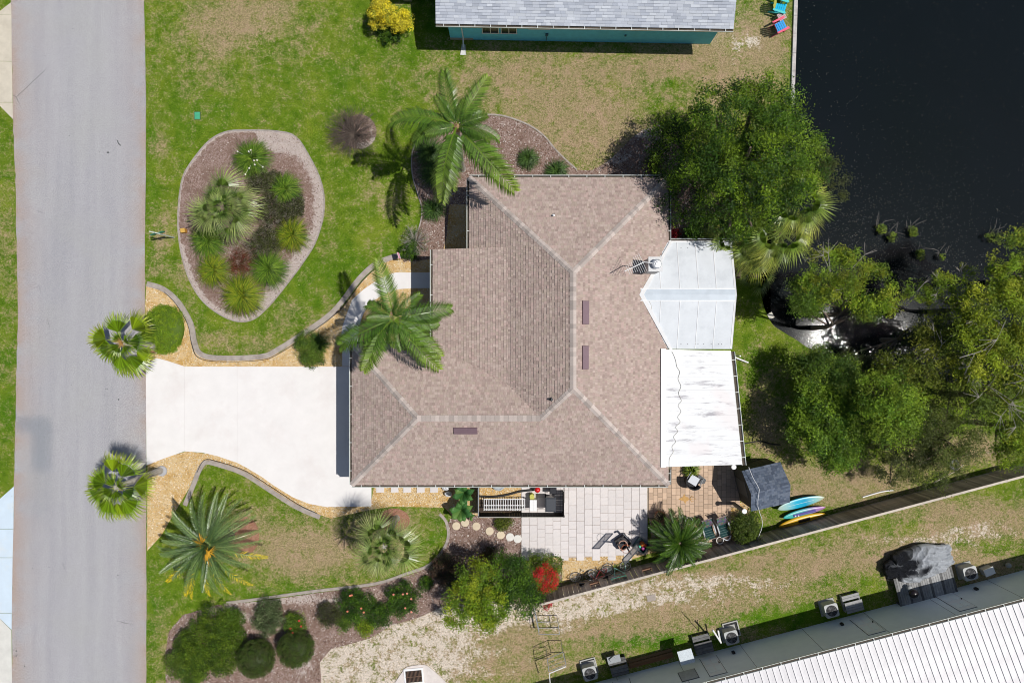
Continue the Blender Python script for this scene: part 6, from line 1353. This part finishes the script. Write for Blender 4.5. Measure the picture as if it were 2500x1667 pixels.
mb.v = vs; mb.f = [(i*6+k, i*6+k+1, (i+1)*6+k+1, (i+1)*6+k) for i in range(5) for k in range(5)]; mb.build('cloth', VC, t)
# manhole with a grate at the bottom
x, y = P(1012, 1648); mhp = smooth_line(PP([(955, 1680), (985, 1635), (1000, 1625), (1035, 1621), (1052, 1630), (1075, 1650), (1104, 1680)]), 3)
st_ = thing('storm_drain', 'pale concrete storm drain with a rusty grate at the bottom edge', 'drain'); MB().prism(mhp, 0, .06).build('apron', mat_simple('drain_concrete', (.66, .6, .57), .9, var=.08, scale=3, dirt=((.5, .42, .38), 4, .5)), st_)
gr = .09; gxx, gyy = P(1011, 1648); MB().box(gxx, gyy, .061, 1.12, .9, .05, gr).build('frame', METALW, st_); MB().box(gxx, gyy, .112, .92, .66, .01, gr).build('pit', mat_simple('pit', (.01, .008, .008), .95), st_)
RUST = mat_simple('rusty_iron', (.14, .085, .06), .8, var=.3)
for i in range(12):
    o_ = -.42+i*.076; MB().box(gxx+o_*math.cos(gr), gyy+o_*math.sin(gr), .123, .024, .66, .03, gr).build('bar', RUST, st_)
MB().box(gxx, gyy, .154, .92, .04, .012, gr).build('cross_bar', RUST, st_)
# green leftover: irrigation box like white debris
for px, py, w_, d_, lb in [(1590, 1459, .5, .35, 'pale flat concrete slab scrap in the grass below the fence')]:
    x, y = P(px, py); tag(MB().box(0, 0, 0, w_, d_, .03, .2).build('slab_scrap', CONCG, None, (x, y, 0)), lb, 'slab')
# hoses and sticks near the bank
cable('black hose curving over the grass below the patio cover', [(*P(x_, y_), .03) for x_, y_ in [(1815, 1083), (1835, 1079), (1860, 1077), (1885, 1084), (1905, 1085)]], .035, BLACK, 4)
mb = MB(); mb.tube(smooth_line([(*P(a, b), .05) for a, b in [(2105, 1213), (2150, 1200), (2180, 1196)]], 3), .035, 6); tag(mb.build('pole', METALW), 'pale pole lying in the grass by the fence shadow', 'pole')
mb = MB(); mb.tube(smooth_line([(*P(a, b, .3), .3) for a, b in [(2280, 1178), (2310, 1162), (2335, 1148), (2352, 1135)]], 3), .03, 6); tag(mb.build('pole', WOODP), 'pale bent pole propped near the tyre ring by the fence', 'pole')
x, y = P(2332, 1135, .2); t = thing('tyre', 'grey ring shaped tyre lying on bare soil under the grove', 'tyre', (x, y, .12)); mb = MB(); mb.col = (.2, .2, .2); mb.torus((0, 0, 0), (.2, .1, 1), .24, .09, 20, 8); mb.build('ring', VC, t, smooth=True)
mb = MB(); mb.col = (.55, .52, .45); mb.box(0, 0, 0, .3, .35, .06, .5); tag(mb.build('stone_block', VC, None, (*P(1881, 771), .0)), 'pale square stone at the pond edge right of the sunroom', 'stone')

# ------------------------------------------------------------------ adirondack chairs by the seawall
def adirondack(label, px, py, rz, frame, seat, back):
    x, y = P(px, py, .4); t = thing('adirondack_chair', label, 'garden chair', (x, y, 0), rz, 'colourful chairs by the seawall')
    for k in range(5): mb = MB(); mb.col = seat; mb.box(.26-k*.11, 0, .36-k*.025, .1, .5, .022); mb.build('seat_slat', VC, t)
    for k in range(5):
        o_ = (k-2)*.1; l = .78-.06*abs(k-2); mb = MB(); mb.col = back; mb.slab([(-.24, o_-.045, .28), (-.24, o_+.045, .28), (-.24-l*.42, o_*1.15+.045, .28+l*.9), (-.24-l*.42, o_*1.15-.045, .28+l*.9)], .022); mb.build('back_slat', VC, t)
    for s_ in (-1, 1):
        mb = MB(); mb.col = frame; mb.prism([(-.4, s_*.33-.05), (.3, s_*.33-.07), (.36, s_*.33), (.3, s_*.33+.07), (-.4, s_*.33+.04)], .56, .585); mb.build('armrest', VC, t)
        mb = MB(); mb.col = frame; mb.box(.26, s_*.3, 0, .09, .03, .56); mb.build('leg', VC, t)
        mb = MB(); mb.col = frame; mb._a([(.3, s_*.27-.015, .26), (.3, s_*.27+.015, .26), (-.55, s_*.27+.015, 0), (-.55, s_*.27-.015, 0), (.3, s_*.27-.015, .36), (.3, s_*.27+.015, .36), (-.5, s_*.27+.015, .12), (-.5, s_*.27-.015, .12)], [(4, 5, 6, 7), (0, 3, 7, 4), (1, 5, 6, 2), (0, 4, 5, 1)]); mb.build('leg', VC, t)
    mb = MB(); mb.col = frame; mb.box(.31, 0, .26, .03, .56, .1); mb.build('apron_board', VC, t)
PK = (.75, .13, .2)
adirondack('pink garden chair with a blue seat by the seawall', 1905, 64, .45, PK, (.03, .33, .75), (.5, .05, .12))
adirondack('turquoise garden chair with a blue seat at the top edge', 1905, 18, -.3, (.08, .55, .55), (.0, .42, .7), (.55, .5, .1))
adirondack('yellow and orange garden chair cut by the top edge', 1908, -16, -.4, (.25, .6, .55), (.5, .25, .1), (.5, .5, .1))
x, y = P(1909, 40, .45); t = thing('side_table', 'small slatted pinkish table between the pink and turquoise chairs', 'side table', (x, y, 0), .5)
for k in range(5): mb = MB(); mb.col = (.5, .38, .38); mb.box(0, (k-2)*.085, .43, .45, .07, .02); mb.build('slat', VC, t)
for sx_ in (-1, 1):
    for sy_ in (-1, 1): mb = MB(); mb.col = (.35, .25, .25); mb.box(sx_*.18, sy_*.16, 0, .04, .04, .43); mb.build('leg', VC, t)

# ------------------------------------------------------------------ blue house at the top
BL = -.0182; ox, oy = P(1733, 108)
bh_ = thing('house', 'turquoise walled house with a pale grey shingled roof at the top edge', 'house', (ox, oy, 0), BL)
TEAL = mat_simple('turquoise_stucco', (.17, .68, .86), .8, var=.08, scale=3, bmp=.3, dirt=((.2, .62, .7), .6, .5)); PLINTH = mat_simple('beige_plinth', (.45, .4, .3), .9, var=.1)
LW = (1733-1100)*S
MB().prism([(-LW, 0), (0, 0), (0, 9), (-LW, 9)], .22, 2.85).build('wall', TEAL, bh_); MB().prism([(-LW-.01, -.03), (-LW+1.3, -.03), (-LW+1.3, 9), (-LW-.01, 9)], .0, .22).build('plinth', PLINTH, bh_); MB().prism([(-LW+1.3, 0), (0, 0), (0, 9), (-LW+1.3, 9)], 0, .22).build('plinth', TEAL, bh_)
er, el = .42, -LW-.52; ov = -.46; z0 = 2.9; pr = .3
poly = [(el, ov, z0), (er, ov, z0), (er, ov+5.2, z0+5.2*pr), (el, ov+5.2, z0+5.2*pr)]
d = MB(); d.slab(poly, .12); d.v = [(x, y, z-.01) for x, y, z in d.v]; d.build('roof_deck', DECK, bh_)
shingles(poly, poly[0], (1, 0, 0), (0, 1, pr), .145, SHG, bh_, tabw=(.25, .5))
poly2 = [(el, ov+10.4, z0), (er, ov+10.4, z0), (er, ov+5.2, z0+5.2*pr), (el, ov+5.2, z0+5.2*pr)][::-1]
d = MB(); d.slab(poly2, .12); d.build('roof_deck', mat_simple('grey_roof', (.42, .45, .5), .9), bh_)
mb = MB(); mb._a([(.0, 0, 2.85), (0, 9, 2.85), (0, 4.5, 2.85+4.5*pr)], [(0, 1, 2)]); mb._a([(-LW, 0, 2.85), (-LW, 9, 2.85), (-LW, 4.5, 2.85+4.5*pr)], [(0, 2, 1)]); mb.build('gable', TEAL, bh_)
gutter(bh_, (el, ov), (er, ov), z0, (0, -1), .8)
for x0_, x1_, z_a, z_b in ((-14.2, -13.3, 1.0, 2.2), (-13.15, -12.3, 1.0, 2.2), (-11.6, -10.5, 1.6, 2.3)):
    o = MB().box((x0_+x1_)/2+1.2, -.02, z_a, x1_-x0_, .05, z_b-z_a).build('window', GLASS, bh_); MB().box((x0_+x1_)/2+1.2, -.03, z_a-.06, x1_-x0_+.1, .07, .06).build('sill', METALW, o)
    for q in (0, .5, 1): MB().box(x0_+1.2+(x1_-x0_)*q, -.03, z_a, .04, .07, z_b-z_a).build('frame', METALW, o)
MB().tube([(-LW+.75, ov-.07, 2.8), (-LW+.75, -.1, 2.4), (-LW+.75, -.08, .4), (-LW+.75, -.5, .12)], .04, 6).build('downspout', METALW, bh_)
mb = MB(); mb.col = (.6, .6, .58); mb._a([(-LW+.65, -.3, .03), (-LW+.85, -.3, .03), (-LW+.92, -.9, .03), (-LW+.58, -.9, .03), (-LW+.65, -.3, .08), (-LW+.58, -.9, .08), (-LW+.85, -.3, .08), (-LW+.92, -.9, .08)], [(0, 1, 2, 3), (0, 3, 5, 4), (1, 6, 7, 2)]); mb.build('splash_block', VC, bh_)
mb = MB(); mb.col = (.05, .12, .15); mb.box(-9.4, -.05, .8, .16, .08, .2).tube([(-9.4, -.04, .1), (-9.4, -.04, .8)], .02, 5).box(-5.0, -.04, .9, .1, .06, .12); mb.build('meter_box', VC, bh_)
# porch wing on its left
MB().prism([(-LW, 2.35), (-LW-.82, 2.35), (-LW-.82, 9), (-LW, 9)], .15, 2.85).build('wall', TEAL, bh_); MB().prism([(-LW-.005, 2.32), (-LW-.825, 2.32), (-LW-.825, 9), (-LW-.005, 9)], 0, .15).build('plinth', PLINTH, bh_)
MB().prism([(-LW-2.25, 2.15), (-LW-2.72, 2.15), (-LW-2.72, 9), (-LW-2.25, 9)], .15, 2.85).build('wall', TEAL, bh_); MB().prism([(-LW-2.245, 2.12), (-LW-2.725, 2.12), (-LW-2.725, 9), (-LW-2.245, 9)], 0, .15).build('plinth', PLINTH, bh_)
MB().prism([(-LW-.82, 4.2), (-LW-2.25, 4.2), (-LW-2.25, 4.3), (-LW-.82, 4.3)], 0, 2.85).build('door', DARKF, bh_)
mb = MB(); mb.slab([(-LW-3.2, 2.0, 2.9), (-LW-.2, 2.0, 2.9), (-LW-.2, 9.5, 2.95), (-LW-3.2, 9.5, 2.95)], .15); mb.build('porch_roof', mat_simple('grey_roof2', (.42, .45, .5), .9), bh_)
# ------------------------------------------------------------------ long mobile home, lower right
MA = math.atan(.262); mx, my = P(1500, 1653)
mh = thing('mobile_home', 'long pale mobile home with a ribbed white metal roof at the lower right', 'mobile home', (mx, my, 0), MA)
SID = mat_simple('pale_siding', (.8, .87, .9), .7, var=.04, scale=2, bmp=.08); ML0, ML1 = -8, 32
MB().prism([(ML0, 0), (ML1, 0), (ML1, -8), (ML0, -8)], 0, 3.55).build('wall', SID, mh)
for i in range(11):
    xx = ML0+.8+i*3.66
    if xx < ML1: MB().box(xx, .004, 0, .025, .008, 3.5).build('seam', mat_simple('seam_grey', (.3, .32, .34), .7), mh)
zr0, mp_ = 3.62, .2; RIB = mat_simple('ribbed_roof', (.68, .67, .68), .5, var=.05, scale=1.2, bmp=.05, objvar=.03, dirt=((.5, .48, .5), .7, .7)); SEAM = mat_simple('dark_seam_metal', (.36, .34, .35), .5)  # darker deck metal shows as seams in the gaps between panels
pw = .34; rb = MB(); rb._a([(-pw/2+.008, 0, 0), (pw/2-.009, 0, 0), (pw/2-.009, -5, 5*mp_), (-pw/2+.008, -5, 5*mp_)], [(3, 2, 1, 0)])
rb._a([(-pw/2, 0, -.01), (-pw/2+.016, 0, .04), (-pw/2+.03, 0, 0), (-pw/2, -5, 5*mp_-.01), (-pw/2+.016, -5, 5*mp_+.04), (-pw/2+.03, -5, 5*mp_)], [(0, 1, 4, 3), (1, 2, 5, 4)])
rbm = rb.me('roof_panel', RIB)
for i in range(int((ML1-ML0)/pw)): add('roof_panel', rbm, mh, (ML0+pw/2+i*pw, .27, zr0+random.uniform(0, .006)))
mb = MB(); mb.slab([(ML0, .27, zr0-.03), (ML1, .27, zr0-.03), (ML1, -4.84, zr0+5*mp_-.03), (ML0, -4.84, zr0+5*mp_-.03)][::-1], .1); mb.build('roof_deck', SEAM, mh)
mb = MB(); mb.slab([(ML0, -9.6, zr0-.03), (ML1, -9.6, zr0-.03), (ML1, -4.84, zr0+5*mp_), (ML0, -4.84, zr0+5*mp_)], .1); mb.build('roof_deck', RIB, mh)
gutter(mh, (ML0, .28), (ML1, .28), zr0, (0, 1), 1.0, .14)
def mloc(px, py, h=0):
    x, y = P(px, py, h); x -= mx; y -= my; return (x*math.cos(MA)+y*math.sin(MA), -x*math.sin(MA)+y*math.cos(MA))
DOORM = mat_simple('white_door', (.8, .83, .85), .5, var=.03)
LN = mat_simple('dark_line', (.1, .11, .12), .8)
for px in (1512, 1722, 2084, 2293):
    lx = mloc(px, np.interp(px, [1500, 2500], [1650, 1388]))[0]; d = MB().box(lx, .015, .45, .92, .03, 2.03).build('door', DOORM, mh)
    for zz in (.65, 1.55):
        for s_ in (-.2, .2): MB().box(lx+s_, .034, zz, .3, .008, .6).build('panel', SID, d)
    MB().box(lx+.38, .06, 1.35, .05, .08, .05).build('handle', BLACK, d); MB().box(lx, .006, .43, .98, .012, 2.08).build('door_frame', LN, d)
for px in (1640, 1960, 2170, 2450):
    lx = mloc(px, np.interp(px, [1500, 2500], [1650, 1388]))[0]
    if px == 1640: d = MB().box(lx+.5, .02, 1.3, .9, .03, .95).build('window', mat_simple('blind', (.42, .44, .47), .5), mh); MB().box(lx+.5, .01, 1.26, .98, .02, 1.03).build('frame', LN, d)
for px, py in ((1789, 1588), (2053, 1518), (2380, 1430)):
    lx = mloc(px, py, .7)[0]; MB().box(lx, .06, .65, .16, .1, .22).build('junction_box', BLACK, mh)
def rotworld(lx, ly): return (mx+lx*math.cos(MA)-ly*math.sin(MA), my+lx*math.sin(MA)+ly*math.cos(MA))
ACB = mat_simple('ac_case', (.42, .43, .43), .5, var=.06)
for px, py, lb in [(2033, 1492, 'air conditioning unit beside the grey wooden steps'), (2373, 1401, 'air conditioning unit right of the tarp covered deck'), (1788, 1558, 'air conditioning unit right of the dark wooden steps'), (1441, 1646, 'air conditioning unit at the bottom edge by the metal frame')]:
    x, y = P(px, py, .7); t = thing('air_conditioner', lb, 'air conditioner', (x, y, 0), MA, 'air conditioners along the mobile home'); h = .6
    mb = MB(); r = .1; a = .38; poly = [(sx_*(a-r)+r*math.cos(q), sy_*(a-r)+r*math.sin(q)) for sx_, sy_, q0 in ((1, 1, 0), (-1, 1, PI/2), (-1, -1, PI), (1, -1, 1.5*PI)) for q in (q0, q0+PI/4, q0+PI/2)]
    mb.prism(poly, .06, h); mb.build('case', ACB, t); mb = MB(); mb.cyl(0, 0, h, h+.012, .31, n=24); mb.build('fan_well', DARKF, t)
    mb = MB(); mb.col = (.12, .12, .13)
    for k in range(3): q = k*2.094; mb._a([(.05*math.cos(q), .05*math.sin(q), h+.02), (.27*math.cos(q-.3), .27*math.sin(q-.3), h+.016), (.27*math.cos(q+.35), .27*math.sin(q+.35), h+.03)], [(0, 1, 2)])
    mb.build('fan', VC, t); mb = MB(); mb.col = (.2, .2, .2); 
    for rr in (.1, .17, .24, .3): mb.torus((0, 0, h+.045), (0, 0, 1), rr, .005, 20, 4)
    for k in range(8): q = k*PI/4; mb.tube([(0, 0, h+.05), (.31*math.cos(q), .31*math.sin(q), h+.04)], .005, 4)
    tag(mb.build('guard', VC, t), kind='stuff'); mb = MB(); mb.col = (.35, .35, .33); mb.box(0, 0, 0, .9, .9, .06); mb.build('pad', VC, t)
for px, py, lb in [(1785, 1535, 'square concrete pad with a dark centre above the air conditioner by the steps'), (1438, 1625, 'square dark pad above the lowest air conditioner')]:
    x, y = P(px, py); t = thing('pad', lb, 'pad', (x, y, 0), MA, 'square pads'); mb = MB(); mb.col = (.4, .4, .38)
    for s_ in (-1, 1): mb.box(s_*.42, 0, 0, .06, .9, .09).box(0, s_*.42, 0, .78, .06, .088)
    mb.build('rim', VC, t); MB().box(0, 0, 0, .78, .78, .03).build('fill', DARKF, t)
def steps(label, px, py, w_, d_, mat, n=6):
    x, y = P(px, py, .3); t = thing('steps', label, 'steps', (x, y, 0), MA, 'wooden steps at the mobile home')
    for k in range(n): MB().box(0, -d_/2+(k+.5)*d_/n, .1 + (.38 if k < n*.55 else .18), w_, d_/n-.015, .035).build('tread', mat, t)
    for s_ in (-1, 1): MB().box(s_*(w_/2-.03), 0, 0, .05, d_, .27).build('stringer', mat, t)
GW = mat_simple('grey_wood', (.3, .3, .3), .8, var=.2, objvar=.2); DWD = mat_simple('dark_wood', (.12, .12, .12), .85, var=.3, objvar=.3)
steps('grey wooden steps between the tarp deck and an air conditioner', 2080, 1470, 1.0, .95, GW); steps('dark wooden steps by the white bent pipe', 1715, 1570, 1.0, 1.0, DWD)
steps('cluttered dark steps near the bottom edge', 1510, 1625, 1.0, .9, DWD, 5)
x, y = P(1500, 1612, .7); mb = MB(); mb.col = (.3, .32, .34); mb.box(0, 0, .5, .75, .4, .04, MA).box(-.1, .05, .55, .3, .2, .1, .7); tag(mb.build('tray', VC, None, (x, y, 0)), 'grey cluttered tray on the lowest steps', 'tray')
x, y = P(1590, 1610, .2); mb = MB(); mb.col = (.2, .1, .045)
t = thing('timber_stack', 'long brown timber planks lying along the mobile home wall', 'planks', (x, y, 0), MA)
for k in range(3): mb = MB(); mb.col = (.2-.02*k, .1, .045); mb.box(0, -.16+k*.17, .02+.05*(k == 1), 2.6, .15, .06, .01*k); mb.build('plank', VC, t)
# window unit propped out from the wall
x, y = P(1674, 1600, 1.4); t = thing('window_unit', 'pale tilted panel sticking out of the mobile home wall', 'window panel', (x, y, 0), MA)
mb = MB(); mb.col = (.62, .68, .72); mb.slab([(-.4, -.35, 1.62), (.4, -.35, 1.62), (.4, .3, 1.35), (-.4, .3, 1.35)], .05); mb.build('panel', VC, t)
for s_ in (-.36, .36): MB().tube([(s_, .25, 1.34), (s_, -.45, 1.0)], .02, 5).build('strut', METALG, t)
# bent white pipe
mb = MB(); mb.tube([(*P(1740, 1537, 1.3), 1.3), (*P(1760, 1568, .9), .9), (*P(1753, 1538, .9), .9)], .05, 8); tag(mb.build('bent_pipe', METALW), 'white bent pipe beside the dark wooden steps', 'pipe')
# deck with draped tarp
x, y = P(2262, 1432, .5); deck = thing('deck', 'grey plank deck at the mobile home door under the tarp', 'deck', (x, y, 0), MA)
for k in range(26): MB().box(-1.62+k*.13, 0, .42, .115, 1.75, .03).build('plank', GW if k % 5 else DWD, deck)
for sx_ in (-1.6, 0, 1.6):
    for sy_ in (-.7, .7): MB().box(sx_, sy_, 0, .09, .09, .42).build('post', DWD, deck)
x, y = P(2258, 1380, 1.0); tp_ = thing('tarp', 'black and silver tarp draped over a hump beside the deck', 'tarp', (x, y, 0), MA)
m, nt, bs = nmat('silver_black_tarp'); a = attr(nt, 'Col'); nt.links.new(a.outputs['Color'], bs.inputs['Base Color']); bs.inputs['Roughness'].default_value = .55; bs.inputs['Specular IOR Level'].default_value = .25; bump(nt, bs, noise(nt, 4, 6, .7, dist=4), 1.0, .16); TARP = m
from mathutils import noise as mno
nx2, ny2 = 100, 56; mb = MB()
for j in range(ny2+1):
    for i in range(nx2+1):
        u, v = i/nx2, j/ny2; X = (u-.5)*4.0; Wd = .35+.62*math.sin(PI*min(u*.8+.12, 1)); Y = (v-.5)*2*Wd*(.75 if u < .15 else 1)-.05+.25*(.5-u)*0
        hmp = .2+.7*math.sin(PI*min(max(u*.95+.04, 0), 1))**.6*math.sin(PI*(v*.86+.07))**.7
        an = math.atan2(v-.05, u-.52); fold = .12*abs(math.sin(an*5+1.5*u))*(.2+abs(v-.3))+.05*math.sin(u*31+v*17+3*math.sin(v*11)); rg = 1-abs(mno.noise(Vector((u*9, v*5, .3)))*2); fold += .1*rg**3+.04*(1-abs(mno.noise(Vector((u*26, v*12, 4)))*2))**2
        ed = 1 if 0 < v < 1 and 0 < u < 1 else .4
        mb.v.append((X+.05*math.sin(v*9), Y+.04*math.sin(u*13), max(.05, hmp*ed+fold))); g2_ = min(1, max(0, (u-.32)*4+1.6*mno.noise(Vector((u*5, v*4, 9)))+(.9 if v < .2 else 0)+(.5 if rg > .93 else 0))); mb.c.append((.012+.5*g2_, .014+.53*g2_, .02+.57*g2_))
mb.f = [(j*(nx2+1)+i, j*(nx2+1)+i+1, (j+1)*(nx2+1)+i+1, (j+1)*(nx2+1)+i) for j in range(ny2) for i in range(nx2)]
mb.build('sheet', TARP, tp_, smooth=True)
x, y = P(2222, 1436, .75); mb = MB(); mb.col = (.35, .36, .36); mb.ball(0, 0, .68, .15, .15, .13, 12, 8); tag(mb.build('ball', VC, None, (x, y, 0), smooth=True), 'grey ball on the plank deck', 'ball')
x, y = P(2231, 1449, .9); t = thing('kettle_grill', 'black kettle grill at the wall end of the plank deck', 'grill', (x, y, .45)); mb = MB(); mb.col = (.012, .008, .009); mb.ball(0, 0, .45, .26, .26, .2, 16, 8); mb.build('bowl', VCG, t, smooth=True)
for k in range(3): a = k*2.09; mb = MB(); mb.col = (.05, .05, .05); mb.tube([(.1*math.cos(a), .1*math.sin(a), .35), (.25*math.cos(a), .25*math.sin(a), 0)], .015, 5); mb.build('leg', VC, t)
x, y = P(2418, 1396, .5); t = thing('cooler', 'white box with a lid right of the air conditioner near the tarp', 'cooler', (x, y, 0), MA+.15); MB().box(0, 0, 0, .55, .38, .4).build('body', ACB, t); MB().box(0, 0, .4, .58, .42, .05).build('lid', METALW, t)
x, y = P(2465, 1381, .3); mb = MB(); mb.col = (.3, .31, .31); mb.ball(0, 0, .2, .16, .15, .16, 9, 6); tag(mb.build('rock', VC, None, (x, y, 0)), 'rounded grey stone in the shade at the far right of the wall', 'stone')
# light metal frames on the sandy strip
def frame_stand(label, corners, h, mat, bars, lean=(0, 0)):
    c0 = corners[0]; t = thing('metal_frame', label, 'metal frame', (c0[0], c0[1], 0), 0, 'light metal frames on the grass'); L = [(x-c0[0], y-c0[1]) for x, y in corners]
    for x, y in L: MB().tube([(x, y, 0), (x+lean[0], y+lean[1], h)], .022, 6).build('leg', mat, t)
    for i in range(4): a, b = L[i], L[(i+1) % 4]; MB().tube([(a[0]+lean[0], a[1]+lean[1], h), (b[0]+lean[0], b[1]+lean[1], h)], .018, 6).build('rail', mat, t)
    for q in bars: MB().tube([(*lerp3((*L[0], 0), (*L[3], 0), q)[:2], h), (*lerp3((*L[1], 0), (*L[2], 0), q)[:2], h)], .012, 5).build('bar', mat, t)
    return t
t = frame_stand('upper light metal frame on the sand below the red flowers', PP([(1316, 1548), (1366, 1547), (1362, 1517), (1312, 1518)], .9), .9, METALG, (.5,))
MB().box(-.12, .65, .5, .07, 1.3, .05, .2).build('plank', METALG, t)
t = frame_stand('lower metal frame casting a boxy shadow near the mobile home', PP([(1340, 1638), (1382, 1622), (1374, 1591), (1336, 1608)], 1.5), 1.5, METALG, (.33, .66))
mb = MB(); mb.tube([(*P(1343, 1667, 1.2), 1.2), (*P(1341, 1643, 1.5), 1.5), (*P(1382, 1626, 1.5), 1.5)], .03, 6); tag(mb.build('bent_rail', METALW), 'white bent rail at the foot of the lower metal frame', 'rail')
mb = MB(); mb.tube([(*P(1706, 1540), 0), (*P(1703, 1513, 1.2), 1.2)], .02, 6); tag(mb.build('stake', BLACK), 'thin dark stake standing in the grass by the dark steps', 'stake')
